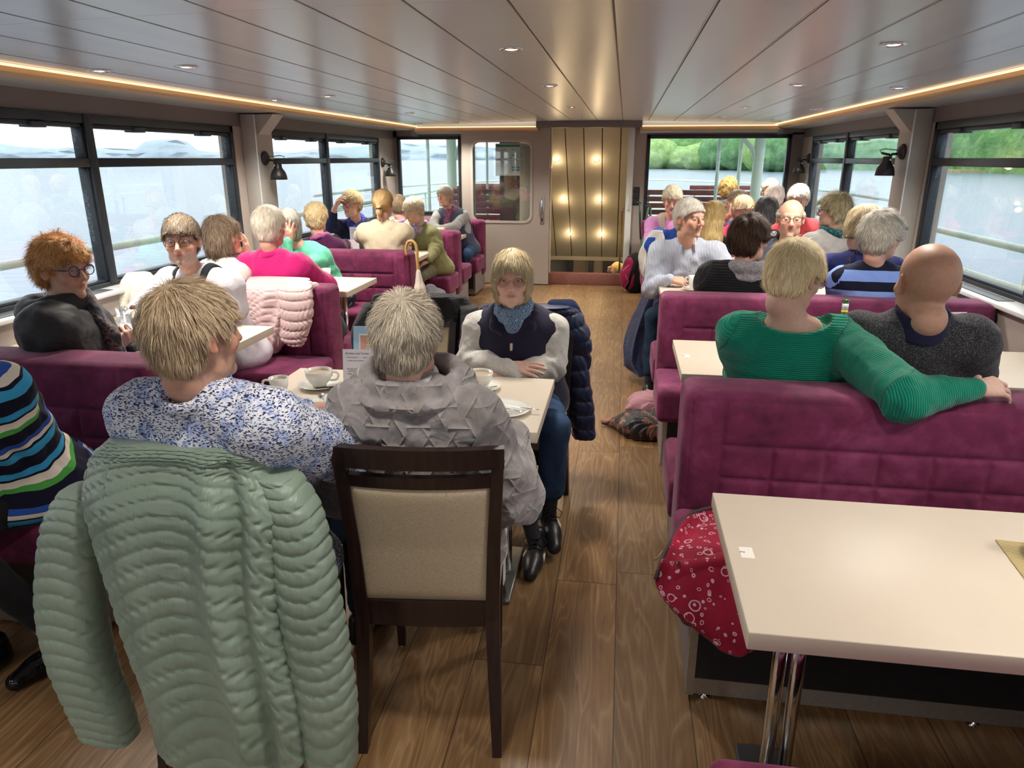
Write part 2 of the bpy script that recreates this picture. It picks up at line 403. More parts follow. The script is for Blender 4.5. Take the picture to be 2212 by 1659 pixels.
# soffits, coves and LED lines along both sides and across the front
FAS=M('cove_fascia',hx('b79a78'),.5,nscale=3,namt=.03)
LEDM=emis('warm_led_strip',(1,.60,.28),2.4)
def cove(name,side):
    m=MB(); s=side; xe=xa if s<0 else xb; xw=XL if s<0 else XR
    z=ceil_z(xe)
    poly=[(xe+s*.035,z+.0),(xe+s*.035,z-.030),(xe+s*.05,z-.040),(xe+s*.13,z-.045),(xe+s*.13,z)]
    m.prism(poly,YB,9.40,m=0,axis='y')
    m.prism([(xe+s*.13,z-.046),(xw,z-.052),(xw,z+.15),(xe+s*.13,z+.15)],YB,9.6,m=1,axis='y')
    S(m.build(name,[FAS,SOFFIT]))
    S(MB().box((min(xe,xe+s*.02),YB,z-.010),(max(xe,xe+s*.02),9.40,z-.001)).build('trim_led',LEDM))
cove('trim_1',-1); cove('trim_2',1)
m=MB()
for x0,x1 in ((XL+.35,-1.10),(.16,XR-.33)):
    zc=1.995; 
    m.prism([(9.40,zc),(9.40,zc-.04),(9.43,zc-.055),(9.62,zc-.055),(9.62,zc+.1)],x0,x1,m=0,axis='x')
    m.box((x0,9.5,zc-.075),(x1,9.6,zc-.05),m=1)
S(m.build('trim_3',[FAS,SOFFIT]))
m=MB()
for x0,x1 in ((XL+.38,-1.12),(.18,XR-.36)): m.box((x0,9.385,1.993),(x1,9.40,2.003))
S(m.build('trim_led',LEDM))
S(MB().box((-1.12,9.33,1.985),(.18,9.6,2.085),bev=.004).build('trim_4',TAUPE_D))
# side walls with window openings: (y0,y1,mullion)
WZ0,WZ1,WR=.90,1.86,1.60
def side_wall(name,s,wins,hdrmat,wallmat):
    xw=XL if s<0 else XR; o=xw+s*.12; m=MB()
    def B(y0,y1,z0,z1,k,inn=0): 
        xs=sorted((xw-s*inn,o)); m.box((xs[0],y0,z0),(xs[1],y1,z1),m=k)
    B(YB,YF,-.02,WZ0-.03,0); B(YB,YF,WZ1,2.2,1)
    y=YB
    for a,b,_ in wins: B(y,a,WZ0-.03,WZ1,0); y=b
    B(y,YF,WZ0-.03,WZ1,0)
    # apron below sill
    xs=sorted((xw,xw-s*.13)); m.box((xs[0],YB,0),(xs[1],YF,.86),m=0)
    S(m.build(name,[wallmat,hdrmat]))
    xs=sorted((xw+s*.01,xw-s*.16)); m=MB().box((xs[0],YB,.862),(xs[1],YF,.885),bev=.003)
    for a,b,mu in wins:
        for g0,g1 in ((a+.15,(a+b)/2-.15),((a+b)/2+.15,b-.15)):
            x0,x1=sorted((xw-s*.03,xw-s*.11)); m.box((x0-.004,g0-.004,.884),(x1+.004,g1+.004,.8865),m=1)
            for k in range(9):
                xx=x0+(x1-x0)*(k+.5)/9; m.box((xx-.0022,g0,.886),(xx+.0022,g1,.889),m=2)
    S(m.build('trim_sill',[M('sill_board',hx('cfcfcd'),.35,nscale=5,namt=.03),BLACK,ALU]))
WL=[(-3.2,-1.4,-2.3),(-1.05,1.95,.45),(2.30,5.50,3.90),(5.96,8.98,7.34)]
WRR=[(-3.2,-1.4,-2.3),(-1.05,1.95,.45),(2.35,5.66,4.08),(6.10,9.12,7.72)]
side_wall('wall_left',-1,WL,TAUPE_D,TAUPE); side_wall('wall_right',1,WRR,TAUPE_D,TAUPE)
LATCH=M('window_latch',hx('3c424a'),.45)
def window(idx,s,a,b,mu):
    xw=XL if s<0 else XR; m=MB(); f=.045
    def B(y0,y1,z0,z1,d0=0.0,d1=.06,k=0,bev=.004):
        xs=sorted((xw-s*d1,xw+s*.06-s*d0)); m.box((xs[0],y0,z0),(xs[1],y1,z1),m=k,bev=bev)
    B(a,a+f,WZ0-.03,WZ1,d1=.012); B(b-f,b,WZ0-.03,WZ1,d1=.012); B(a,b,WZ1-.05,WZ1,d1=.012); B(a,b,WZ0-.03,WZ0+.01,d1=.014); B(mu-.03,mu+.03,WZ0,WZ1,d1=.02)
    for p,q in ((a+f,mu-.03),(mu+.03,b-f)):
        B(p,q,WR-.03,WR+.022,d1=.016); B(p,p+.022,WR+.02,WZ1-.04,d1=.004); B(q-.022,q,WR+.02,WZ1-.04,d1=.004); B(p,q,WZ1-.075,WZ1-.05,d1=.004)
        B(p,p+.016,WZ0,WR-.03,d1=.002); B(q-.016,q,WZ0,WR-.03,d1=.002); B(p,q,WZ0+.01,WZ0+.026,d1=.002)
        for lx in (p+.28*(q-p),p+.78*(q-p)): B(lx-.05,lx+.05,WZ1-.085,WZ1-.055,d1=.020,k=1)
    fr=S(m.build('window_%d'%idx,[FRAME,LATCH]))
    g=MB()
    xs=sorted((xw+s*.022,xw+s*.028))
    for p,q in ((a+.02,mu),(mu,b-.02)):
        g.box((xs[0],p,WZ0),(xs[1],q,WR)); g.box((xs[0],p,WR),(xs[1],q,WZ1-.05))
    g.build('glass_pane',GLASS_R,fr)
k=1
for s,W in ((-1,WL),(1,WRR)):
    for a,b,mu in W: window(k,s,a,b,mu); k+=1
# columns with corner brackets
COLM=M('column_grey',hx('a5a29c'),.45,nscale=3,namt=.04)
EDGE=M('column_edge_highlight',hx('dfe3e3'),.3,metal=.2)  # bright highlight along the column corner, put in as a pale strip
for i,(s,y0,y1) in enumerate(((-1,5.64,5.93),(1,5.74,6.02))):
    xw=XL if s<0 else XR; m=MB()
    xs=sorted((xw,xw-s*.12)); m.box((xs[0],y0,.88),(xs[1],y1,1.955),bev=.006,seg=2)
    e=sorted((xw-s*.118,xw-s*.124)); m.box((e[0],y0-.003,.88),(e[1],y0+.008,1.95),m=1)
    m.prism([(xw-s*.12,1.955),(xw-s*.26,1.955),(xw-s*.12,1.80)],y0+.05,y1-.05,axis='y')
    S(m.build('trim_column',[COLM,EDGE]))
# rear wall (behind the camera) unseen, its large window openings put in for more light
m=MB()
m.box((XL,YB-.1,0),(XR,YB,.9)); m.box((XL,YB-.1,1.9),(XR,YB,2.2),m=1)
for x in (XL,-1.75,-.3,1.1,XR-.2): m.box((x,YB-.1,.9),(x+.2,YB,1.9))
S(m.build('wall_back',[TAUPE,TAUPE_D]))
# ---------------------------------------------------------------- front wall
m=MB()
def FB(x0,x1,z0,z1,k=0,y0=YF,y1=YF+.10): m.box((x0,y0,z0),(x1,y1,z1),m=k)
FB(XL,XL+.05,.0,2.0,1); FB(XL,-2.14,1.885,2.1,1); FB(XL,-2.14,0,.92); FB(-2.14,-1.97,0,2.1); FB(-1.19,-.96,0,2.1); FB(-1.97,-1.19,0,.80); FB(-1.97,-1.19,1.85,2.1); FB(-.96,.06,2.0,2.1,1)
FB(.09,.25,0,2.1); FB(.25,XR,1.90,2.1,1); FB(1.99,XR,.2,1.92,1); FB(.25,XR,0,.3)
S(m.build('wall_front',[TAUPE,TAUPE_D]))
def fwindow(idx,x0,x1,z0,z1,f=.035):
    m=MB(); y0,y1=YF-.015,YF+.06
    for a,b,c,d in ((x0,x0+f,z0,z1),(x1-f,x1,z0,z1),(x0,x1,z1-f,z1),(x0,x1,z0,z0+f)): m.box((a,y0,c),(b,y1,d),bev=.004)
    fr=S(m.build('window_%d'%idx,FRAME)); MB().box((x0+.01,YF+.02,z0+.01),(x1-.01,YF+.026,z1-.01)).build('glass_pane',GLASS_C,fr)
fwindow(9,-3.0,-2.14,.90,1.89); fwindow(10,.25,1.99,.3,1.90,f=.045)
# sliding door with a rounded window, in front of the wall
def plate_with_hole(m,outer,inner,y0,y1,k=0):
    """outer/inner closed loops with the same number of points (x,z)"""
    n=len(outer); R=[]
    for y in (y0,y1): R.append([[m.bm.verts.new((x,y,z)) for x,z in lp] for lp in (outer,inner)])
    for i in range(n):
        j=(i+1)%n
        for q in ((R[0][0][i],R[0][0][j],R[0][1][j],R[0][1][i]),(R[1][0][i],R[1][1][i],R[1][1][j],R[1][0][j]),(R[0][0][i],R[1][0][i],R[1][0][j],R[0][0][j]),(R[0][1][i],R[0][1][j],R[1][1][j],R[1][1][i])):
            f=m.bm.faces.new(q); f.material_index=k; f.smooth=False
dx0,dx1,wx0,wx1,wz0,wz1=-2.10,-.955,-1.955,-1.205,.835,1.815
m=MB(); inner=rrect(wx0,wx1,wz0,wz1,.09,6)
outer=rrect(dx0,dx1,.012,1.985,.002,6)
plate_with_hole(m,outer,inner,9.47,9.515)
door=S(m.build('door_1',M('door_taupe',hx('a69b91'),.5,nscale=3,namt=.03)))
m=MB(); plate_with_hole(m,rrect(wx0-.028,wx1+.028,wz0-.028,wz1+.028,.11,6),rrect(wx0,wx1,wz0,wz1,.09,6),9.462,9.475); m.build('window_rim',M('rim_taupe',hx('b4aaa0'),.4),door)
MB().box((wx0-.01,9.49,wz0-.01),(wx1+.01,9.496,wz1+.01)).build('door_glass',glass_mat('door_glass',0,tint=(.9,.93,.92),gl=.25),door)
m=MB(); hxp=-1.045
m.box((hxp-.024,9.462,.80),(hxp+.024,9.472,1.14),bev=.01,m=0); m.tube([(hxp,9.45,1.11),(hxp,9.425,1.10),(hxp,9.425,.95),(hxp,9.45,.94)],.012,m=0,n=8); m.box((hxp-.009,9.458,.83),(hxp+.009,9.464,.88),m=1,bev=.004)
m.build('door_handle',[ALU,BLACK],door)
# ---- stairwell beyond the opening
STC=NT('stair_ceiling_panel'); STC.set(col=STC.ramp(STC.noise(3),[(.3,hx('bfb9a8')),(.7,hx('c8c2b2'))]),rough=.5)
m=MB()
def sp(x,t,off=0): # t 0..1 along the slope (down and away)
    return (x,9.72+1.93*t-off*.7,2.03-1.93*t-off*.7)
xs=[-1.30,-1.045,-.795,-.555,-.315,-.075,.1]
for a,b in zip(xs,xs[1:]):
    p=[sp(a+.006,0),sp(b-.006,0),sp(b-.006,1),sp(a+.006,1)]; q=[sp(a+.006,0,-.03),sp(b-.006,0,-.03),sp(b-.006,1,-.03),sp(a+.006,1,-.03)]
    m.loft([p,q],0,True,False)
q=[sp(-1.3,0,-.035),sp(.1,0,-.035),sp(.1,1,-.035),sp(-1.3,1,-.035)]; m.loft([q,[(x,y+.05,z+.05) for x,y,z in q]],1,True,False)
m.box((-1.3,11.62,.05),(.1,11.72,.11),m=0)
S(m.build('ceiling_stairwell',[STC.m,M('stair_seam',hx('6d6148'),.6)]))
m=MB(); CREAM=M('stairwell_cream',hx('d6cdbb'),.5,nscale=2,namt=.04); BRN=M('lower_saloon_wall',hx('8d7a66'),.6,nscale=2,namt=.06)
m.box((-1.36,9.7,-1.9),(-1.30,11.8,2.1)); m.box((.06,9.7,-1.9),(.12,11.8,2.1)); m.box((-1.4,14.2,-1.9),(1.0,14.3,.10),m=1); m.box((-1.4,9.7,-2.0),(1.0,14.3,-1.9),m=2)
m.box((-1.36,9.6,0),(-.95,9.72,2.1)); 
for x in (-1.02,-.62): m.box((x,13.9,-1.9),(x+.09,14.2,.10),m=3)
m.box((-.35,14.1,-1.9),(.14,14.2,.10),m=3)
S(m.build('wall_stairwell',[CREAM,BRN,M('lower_carpet',hx('6d4a3f'),.9),M('dark_panel',hx('2a2320'),.4)]))
S(MB().box((-.97,9.56,0),(.10,9.70,.150),bev=.006).build('trim_step',M('step_carpet_red_brown',hx('8a5a50'),.85,nscale=40,namt=.12,bscale=500,bamt=.3)))
m=MB(); m.box((.02,9.55,.15),(.10,9.66,2.0),bev=.004); m.tube([(.06,9.55,1.18),(.06,9.515,1.16),(.06,9.515,1.0),(.06,9.55,.98)],.006,n=8)
S(m.build('trim_doorway',[WHITEM]))
r=empty('stair_handrail','brass stair rail post with round knob at the stair opening','rail',(-.02,10.0,.15))
BRASS=M('warm_brass',hx('9a7a4c'),.35,metal=.7)
MB().tube([(0,0,-.6),(0,0,.78)],.014).build('rail_post',BRASS,r); MB().lathe([(0,-.022),(.015,-.016),(.022,0),(.015,.016),(0,.022)],c=(0,0,.80),n=14).tube([(0,0,.80),(.09,0,.80)],.007,n=6).build('rail_knob',ALU,r)
r=empty('light_switch','black row of three light switches on the pillar by the stairs','switch',(.155,YF,1.16))
m=MB()
for k in range(3): m.box((-.038,-.012,-.115+.077*k),(.038,0,-.043+.077*k),bev=.003)
m.build('switch_plate',BLACK,r)
for k in range(3): MB().box((-.026,-.016,-.103+.077*k),(.026,-.012,-.055+.077*k),bev=.002).build('rocker',M('switch_rocker',hx('35363a'),.4),r)
m=MB(); m.box((-.045,-.006,-.04),(.045,0,.04),bev=.003)
# ---- recessed ceiling spots (real lamps; the unseen rear row is added as fill light)
LAMPG=emis('downlight_lens',(1,.88,.66),22.0)
def downlight(label,grp):
    r=empty('recessed_ceiling_spot',label,'ceiling light',(0,0,0),0,grp)
    MB().lathe([(.040,.004),(.052,.0),(.050,-.006),(.040,-.008),(.034,-.002),(.034,.004)],n=20).build('bezel',CHROME,r)
    MB().lathe([(0,-.004),(.022,-.0045),(.033,-.001),(.033,.003),(0,.003)],n=18).build('lens',LAMPG,r)
    return r
SPOT_D=bpy.data.lights.new('spot_glow','SPOT'); SPOT_D.energy=88; SPOT_D.color=(1,.93,.83); SPOT_D.spot_size=2.3; SPOT_D.spot_blend=.6; SPOT_D.shadow_soft_size=.09
SPOT_N=SPOT_D.copy(); SPOT_N.energy=44
cols=[(-2.72+.02,'outer port'),(-2.05,'inner port'),(-.50,'centre'),(1.02,'inner starboard'),(1.58,'outer starboard')]
base=None
rows={-2.50:[(-.6,''),(3.35,''),(5.15,''),(7.1,''),(8.9,'')],-2.08:[(-.5,''),(3.40,''),(5.10,''),(7.1,''),(9.05,'')],-.50:[(-.6,''),(1.2,''),(3.26,''),(4.87,''),(6.86,''),(8.45,'')],1.00:[(-.6,''),(1.2,''),(3.20,''),(4.82,''),(6.8,''),(8.4,'')],1.58:[(-.5,''),(1.3,''),(4.85,''),(6.8,''),(8.55,'')]}
rn={-2.50:'row beside the window-side light strip over the left benches',-2.08:'second row in from the left windows',-.50:'middle row above the aisle',1.00:'row over the right tables',1.58:'row beside the light strip by the right windows'}
orden=['first','second','third','fourth','fifth','sixth']
for x,L_ in rows.items():
    nb_=sum(1 for y,_ in L_ if y<2)
    for i,(y,_) in enumerate(L_):
        lab=('ceiling spot out of frame, %s of the %s'%(['added rear fill','second'][i],{-2.50:'row along the left light strip',-2.08:'row second from the left windows',-.50:'middle row above the aisle',1.00:'row over the right tables',1.58:'row along the right light strip'}[x])) if y<2 else 'recessed ceiling spot, %s in the %s'%(orden[i-nb_]+' from the front',{-2.50:'row along the left light strip',-2.08:'row second from the left windows',-.50:'middle row above the aisle',1.00:'row over the right tables',1.58:'row along the right light strip'}[x])
        z=ceil_z(x)
        if base is None: base=downlight(lab,'recessed ceiling spots'); o=base; o.location=(x,y,z)
        else: o=dup(base,(x,y,z),label=lab)
        lo=bpy.data.objects.new('spot_glow',SPOT_D if y>2 else SPOT_N); COL.objects.link(lo); lo.location=(x,y,z-.02)
STL=emis('stair_spot_lens',(1,.78,.45),30.0)
sb=None
for i,(x,t) in enumerate(((-.93,.225),(-.39,.225),(-.87,.51),(-.35,.51),(-.81,.79),(-.32,.79))):
    lab='warm spot on the sloping stair ceiling, %s row, %s'%(['top','middle','bottom'][i//2],['left','right'][i%2])
    p=sp(x,t,.012)
    if sb is None:
        sb=empty('stair_spot',lab,'ceiling light',p,0,'stair ceiling spots'); sb.rotation_euler=(PI/4,0,0)
        MB().lathe([(0,-.012),(.018,-.010),(.026,0),(.026,.01)],n=16).build('lens',STL,sb); MB().lathe([(.026,0),(.036,.0),(.036,.008),(.026,.008)],n=16).build('bezel',CHROME,sb)
    else: o=dup(sb,p,label=lab); o.rotation_euler=(PI/4,0,0)
    l=bpy.data.lights.new('stair_glow','POINT'); l.energy=1.3; l.color=(1,.72,.40); l.shadow_soft_size=.03
    lo=bpy.data.objects.new('stair_glow',l); COL.objects.link(lo); lo.location=(p[0],p[1]-.07,p[2]-.07)
l=bpy.data.lights.new('lower_saloon_glow','AREA'); l.energy=14; l.color=(1,.78,.5); l.size=1.2
lo=bpy.data.objects.new('lower_saloon_glow',l); COL.objects.link(lo); lo.location=(-.3,13.2,.04)
# ---- black wall lamps
def wall_lamp(label):
    """origin on the column face; +x points into the room, +y along the wall"""
    r=empty('wall_lamp',label,'wall lamp',(0,0,0),0,'black wall lamps')
    R=Matrix.Rotation(PI/2,4,'Y')
    MB().lathe([(0,0),(.056,0),(.056,.012),(.047,.022),(.030,.034),(.014,.038),(0,.038)],n=28,mat=R).build('wall_plate',BLACK,r)
    m=MB(); m.tube([(.035,0,-.01),(.075,.004,-.012),(.083,.008,-.03),(.085,.02,-.05)],.005,n=8); m.tube([(.035,0,-.018),(.07,.004,-.020),(.076,.012,-.052)],.005,n=8); m.tube([(.085,.0,-.05),(.085,.052,-.05)],.009,n=10)
    m.build('swivel_arm',BLACK,r)
    T=Matrix.Translation((.095,.03,-.06))
    MB().lathe([(0,.03),(.024,.028),(.031,.012),(.032,-.012),(.040,-.026),(.056,-.048),(.064,-.075),(.068,-.108),(.066,-.108),(.060,-.075),(.050,-.045),(.028,-.02),(0,-.02)],n=30,mat=T).tube([(.09,.0,-.02),(.115,.045,-.012),(.125,.062,-.008)],.009,n=8).build('lamp_shade',BLACK,r)
    MB().lathe([(0,0),(.008,0),(.008,.004),(0,.004)],n=12,mat=Matrix.Translation((.079,-.004,-.056))@Matrix.Rotation(PI/2,4,'X')).build('hinge_screw',CHROME,r)
    MB().tube([(.035,.0,.012),(.07,.02,.016),(.115,.05,.022),(.14,.075,.012),(.13,.066,-.004)],.0032,n=6).build('lamp_cable',M('grey_cable',hx('4d5a5c'),.5),r)
    return r
wl=wall_lamp('black bell wall lamp on the left column between the windows'); wl.location=(XL+.124,5.75,1.62)
o=dup(wl,(XL+.0,9.10,1.57),label='black bell wall lamp in the far left corner of the saloon')
for y,xo,z,lab in ((5.86,.124,1.665,'black bell wall lamp on the right column'),(9.2,.0,1.62,'black bell wall lamp in the far right corner of the saloon')):
    o=dup(wl,(XR-xo,y,z),label=lab); o.scale=(-1,1,1)
# ---------------------------------------------------------------- outside
t=NT('lake_water'); c=t.co((1,1,1)); 
t.set(col=hx('7d8d9c'),rough=.30,spec=.5); t.bump(t.noise(1.0,t.co((.7,2.2,1)),detail=4,rough=.6),.5,.15)
S(MB().box((-1500,-400,-1.25),(1500,2500,-1.2)).build('water',t.m))
def ridge(name,label,pts,hfun,mat,depth=30,seed=1,step=2.0,kind='stuff',cat='trees'):
    """tree-covered shore: a thick band along a polyline with a bumpy leafy crown line"""
    P=[];tot=0
    for (x0,y0),(x1,y1) in zip(pts,pts[1:]):
        L_=math.hypot(x1-x0,y1-y0); n=max(2,int(L_/step))
        for i in range(n): P.append((x0+(x1-x0)*i/n,y0+(y1-y0)*i/n,tot+L_*i/n))
        tot+=L_
    rs=random.Random(seed); ph=[rs.uniform(0,9) for _ in range(6)]
    nv=9; V=[];F=[]
    for i,(x,y,s_) in enumerate(P):
        h=hfun(s_/tot)*(1+.16*math.sin(s_/ (step*9)+ph[0])+.12*math.sin(s_/(step*3.7)+ph[1])+.07*math.sin(s_/(step*1.3)+ph[2])+.08*rs.random())
        l=math.hypot(x,y); ux,uy=x/l,y/l
        for j in range(nv):
            a=j/(nv-1); off=depth*(1-math.cos(a*PI/2))+step*.5*rs.uniform(-1,1)*(0<j); z=-1.22+h*math.sin(a*PI/2)*(1+.05*rs.uniform(-1,1))
            V.append((x+ux*off,y+uy*off,z))
        if i:
            b=i*nv; a_=b-nv
            for j in range(nv-1): F.append((a_+j,b+j,b+j+1,a_+j+1))
    o=fastmesh(name,np.array(V),np.array(F),mat); tag(o,label,cat,kind=kind); return o
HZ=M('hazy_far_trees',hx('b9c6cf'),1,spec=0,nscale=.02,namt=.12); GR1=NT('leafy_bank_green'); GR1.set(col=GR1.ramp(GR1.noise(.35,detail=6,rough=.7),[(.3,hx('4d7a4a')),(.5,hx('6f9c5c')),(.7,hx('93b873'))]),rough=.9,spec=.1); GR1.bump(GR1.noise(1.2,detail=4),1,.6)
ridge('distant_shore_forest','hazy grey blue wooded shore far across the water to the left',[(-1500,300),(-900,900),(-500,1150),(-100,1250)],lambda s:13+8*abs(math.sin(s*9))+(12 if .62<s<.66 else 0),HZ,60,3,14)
ridge('wooded_bank','green wooded bank ahead beyond the fore deck',[(-20,232),(40,225),(66,190),(74,140)],lambda s:10+4*s,GR1.m,16,5,1.6)
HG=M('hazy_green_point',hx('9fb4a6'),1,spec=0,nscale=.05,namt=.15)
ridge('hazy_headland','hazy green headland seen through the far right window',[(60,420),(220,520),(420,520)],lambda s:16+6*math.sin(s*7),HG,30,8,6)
def blob_mesh(seed,mat,n=3):
    bm=bmesh.new(); rs=random.Random(seed); bmesh.ops.create_icosphere(bm,subdivisions=4,radius=1)
    c=[(Vector((rs.gauss(0,1),rs.gauss(0,1),rs.gauss(0,1))).normalized(),rs.uniform(.10,.24)) for _ in range(46)]
    for v in bm.verts:
        d=v.co.normalized(); k=1.0
        for q,a in c:
            dd=(d-q).length
            if dd<.5: k=max(k,1+a*(1-(dd/.5)**2)) 
        v.co=d*k*(1+.02*rs.uniform(-1,1))
    for f in bm.faces: f.smooth=True
    me=bpy.data.meshes.new('crown'); bm.to_mesh(me); bm.free(); me.materials.append(mat); return me
BARK=M('bark',hx('5c5346'),.9,nscale=3)
def leafm(name,a,b,cc):
    t=NT(name); t.set(col=t.ramp(t.noise(5,detail=6,rough=.75),[(.3,a),(.5,b),(.7,cc)]),rough=.9,spec=.1); t.bump(t.noise(14,detail=4),1,.15); return t.m
LA=leafm('light_willow_leaves',hx('7fa05c'),hx('a3c27a'),hx('bdd694')); LB=leafm('mid_green_leaves',hx('55805a'),hx('719c68'),hx('8fb67e'))
cm=[blob_mesh(3,LA),blob_mesh(5,LB),blob_mesh(9,LA)]
TR=[(1418,215,10,8,0,'round pale green willow at the left end of the bank seen ahead'),(1468,214,8,5.5,0,'low pale green bush on the bank left of the middle of the far window'),(1520,200,9,6.5,2,'wide pale green willow near the middle of the bank ahead'),(1565,196,10,9.5,1,'tall mid green tree behind the first white deck pole'),(1610,192,10,10.5,1,'tall mid green tree between the white deck poles'),(1655,180,9,10,2,'green tree on the bank seen behind the thick arched deck post'),(1690,170,9,9,1,'green tree above the reeds at the right end of the bank')]
for i,(px,d,rx,h,k,lab) in enumerate(TR):
    p=atY(px,342,d); r=empty('shore_tree',lab,'tree',(p.x,d,-1.2),rnd.uniform(0,6),'trees on the bank ahead')
    o=bpy.data.objects.new('crown',cm[k]); COL.objects.link(o); o.parent=r; o.scale=(rx*.62,rx*.5,h*.52); o.location=(0,0,h*.5)
    MB().tube([(0,0,-.2),(0,.1,h*.5)],.35,n=8).build('trunk',BARK,r)
for i,(x,y,rx,h,k,lab) in enumerate(((46,66,16,19,1,'big green tree close by outside the near right window'),(40,46,13,17,2,'pale green tree filling the upper pane of the near right window'),(58,90,14,20,1,'tall green tree at the far edge of the near right window'),(44,30,13,18,1,'bushy green tree outside the near right window beyond the frame edge'))):
    r=empty('shore_tree',lab,'tree',(x*2.2,y*2.2,-1.2),i,'trees on the near right bank')
    o=bpy.data.objects.new('crown',cm[k]); COL.objects.link(o); o.parent=r; o.scale=(rx*1.25,rx*1.25,h*.9); o.location=(0,0,h*.75)
    MB().tube([(0,0,-.2),(0,.2,h)],.7,n=8).build('trunk',BARK,r)
S(MB().box((66,160,-1.25),(90,300,-.6)).build('land',M('reed_bank',hx('b5a878'),1,nscale=.3)))
# ---- fore deck
DECKG=M('green_deck_paint',hx('9fc7a6'),.5,nscale=1.5,namt=.05); HULLW=M('white_bulwark',hx('e6efe6'),.5,nscale=2,namt=.03)
m=MB(); m.box((-4.3,9.72,-.25),(-1.40,19,-.02)); m.box((.14,9.72,-.25),(3.4,19,-.02)); m.box((-1.40,14.35,-.25),(.14,19,-.02)); m.box((-1.44,11.70,.10),(.18,14.39,.15),m=1); m.box((-1.44,9.75,-.25),(-1.40,14.39,.12),m=1); m.box((.14,9.75,-.25),(.18,14.39,.12),m=1)
S(m.build('floor_foredeck',[DECKG,HULLW]))
m=MB(); pts=[(3.3,9.75),(3.2,13),(2.6,16),(1.2,18.2),(-.45,18.9),(-2.1,18.2),(-3.6,16),(-4.2,13),(-4.3,9.75)]
m.loft([[(x-.03,y,-.02),(x+.03,y,-.02),(x+.03,y,.62),(x-.03,y,.62)] for x,y in pts],0,True,False)
S(m.build('wall_bulwark',HULLW))
rl=empty('bow_railing','white tubular railing around the fore deck','railing',(-.45,14,0))
def off(p,z): return (p[0]+.45,p[1]-14,z)
MB().tube([off(p,1.12) for p in pts],.022,n=8).build('top_rail',WHITEM,rl)
MB().tube([off(p,.86) for p in pts],.012,n=6).build('middle_rail',WHITEM,rl)
for (x0,y0),(x1,y1) in zip(pts,pts[1:]):
    for q in (0,.5):
        x,y=x0+(x1-x0)*q,y0+(y1-y0)*q; MB().tube([off((x,y),.6),off((x,y),1.12)],.015,n=6).build('rail_post',WHITEM,rl)
for (px,Y,rr,lab) in ((924,12.5,.03,'thin white deck pole seen through the far left window'),(1553,12.2,.028,'first thin white deck pole in the far right window'),(1600,12.6,.03,'second thin white deck pole in the far right window'),(1052,12.4,.02,'thin white pole seen through the sliding door window'),(1703,11.2,.035,'white deck pole at the right edge of the far right window')):
    p=atY(px,330,Y); o=MB().tube([(0,0,-.02),(0,0,2.5)],rr,n=10).build('deck_pole',WHITEM,None,(p.x,Y,0)); tag(o,lab,'pole',group='white deck poles')
for px,Y,s,lab in ((975,12.5,-1,'thick white arched awning post at the left of the fore deck'),(1640,12.5,1,'thick white arched awning post at the right of the fore deck')):
    p=atY(px,330,Y); m=MB()
    m.tube([(s*.05,0,-.02),(0,0,1.0),(-s*.0,0,2.5)],.085,n=12,flat=.7); m.tube([(0,0,1.45),(s*-.10,0,1.75),(s*-.34,0,2.0),(s*-.75,0,2.08)],.04,n=8)
    o=m.build('awning_post',M('offwhite_post',hx('e4e8da'),.5,nscale=3,namt=.03),None,(p.x,Y,0)); tag(o,lab,'post')
S(MB().box((-4.0,9.75,2.12),(3.1,13.2,2.2)).build('roof_canopy',WHITEM))
SLAT=M('mahogany_slat',hx('8a4a4a'),.35,nscale=8,namt=.12)
def deck_bench(lab,w=1.5):
    r=empty('slatted_deck_bench',lab,'bench',(0,0,0),0,'slatted benches on the fore deck')
    m=MB()
    for k in range(5): m.box((-w/2,.0+.02*k,.62+k*.105),(w/2,.03+.02*k,.70+k*.105),bev=.006)
    m.build('backrest',SLAT,r); m=MB()
    for k in range(4): m.box((-w/2,-.45+k*.11,.42),(w/2,-.36+k*.11,.45),bev=.005)
    m.build('seat',SLAT,r)
    for x in (-w/2+.1,w/2-.1): MB().tube([(x,-.42,-.02),(x,-.40,.41),(x,.03,.41),(x,.13,1.12)],.02,n=6).tube([(x,.05,-.02),(x,.03,.41)],.02,n=6).build('leg',WHITEM,r)
    return r
b=deck_bench('red slatted bench seen behind the women at the far right window'); b.location=(1.05,12.4,0)
for x,y,lab in ((2.0,14.6,'red slatted bench further forward in the far right window'),(-2.4,12.3,'nearest red slatted bench seen through the sliding door window'),(-2.4,13.6,'middle red slatted bench seen through the sliding door window'),(-2.4,14.9,'furthest red slatted bench seen through the sliding door window')): dup(b,(x,y,0),label=lab)
# dark board with the safety plan outside the sliding door
m=MB(); m.box((-1.66,9.80,.02),(-.98,9.84,2.1)); S(m.build('wall_outer_panel',M('dark_panel_outside',hx('4f4a47'),.35,nscale=4,namt=.05)))
pa=atY(1072,312,9.78); pb=atY(1147,378,9.78)
r=empty('safety_plan','framed white safety plan sheet behind the sliding door window','sign',((pa.x+pb.x)/2,9.79,(pa.z+pb.z)/2)); W_,H_=(pb.x-pa.x)/2,(pa.z-pb.z)/2
MB().box((-W_-.012,-.008,-H_-.012),(W_+.012,.008,H_+.012),bev=.003).build('sign_frame',M('sign_frame',hx('d9dcd8'),.4),r)
m=MB(); m.box((-W_,-.012,-H_),(W_,-.008,H_)); m.box((-W_,-.0125,H_-.03),(W_,-.012,H_),m=1)
m.build('sign_sheet',[M('sheet_white',hx('eef0ec'),.4),M('sheet_green_bar',hx('4f8a62'),.4)],r)
m=MB(); rs=random.Random(4); k1=0
for i in range(9):
    for j in range(4): 
        x=W_*.12+j*W_*.22; z=H_*.72-i*H_*.13; m.box((x,-.0135,z-.004),(x+W_*.16*rs.uniform(.6,1),-.012,z))
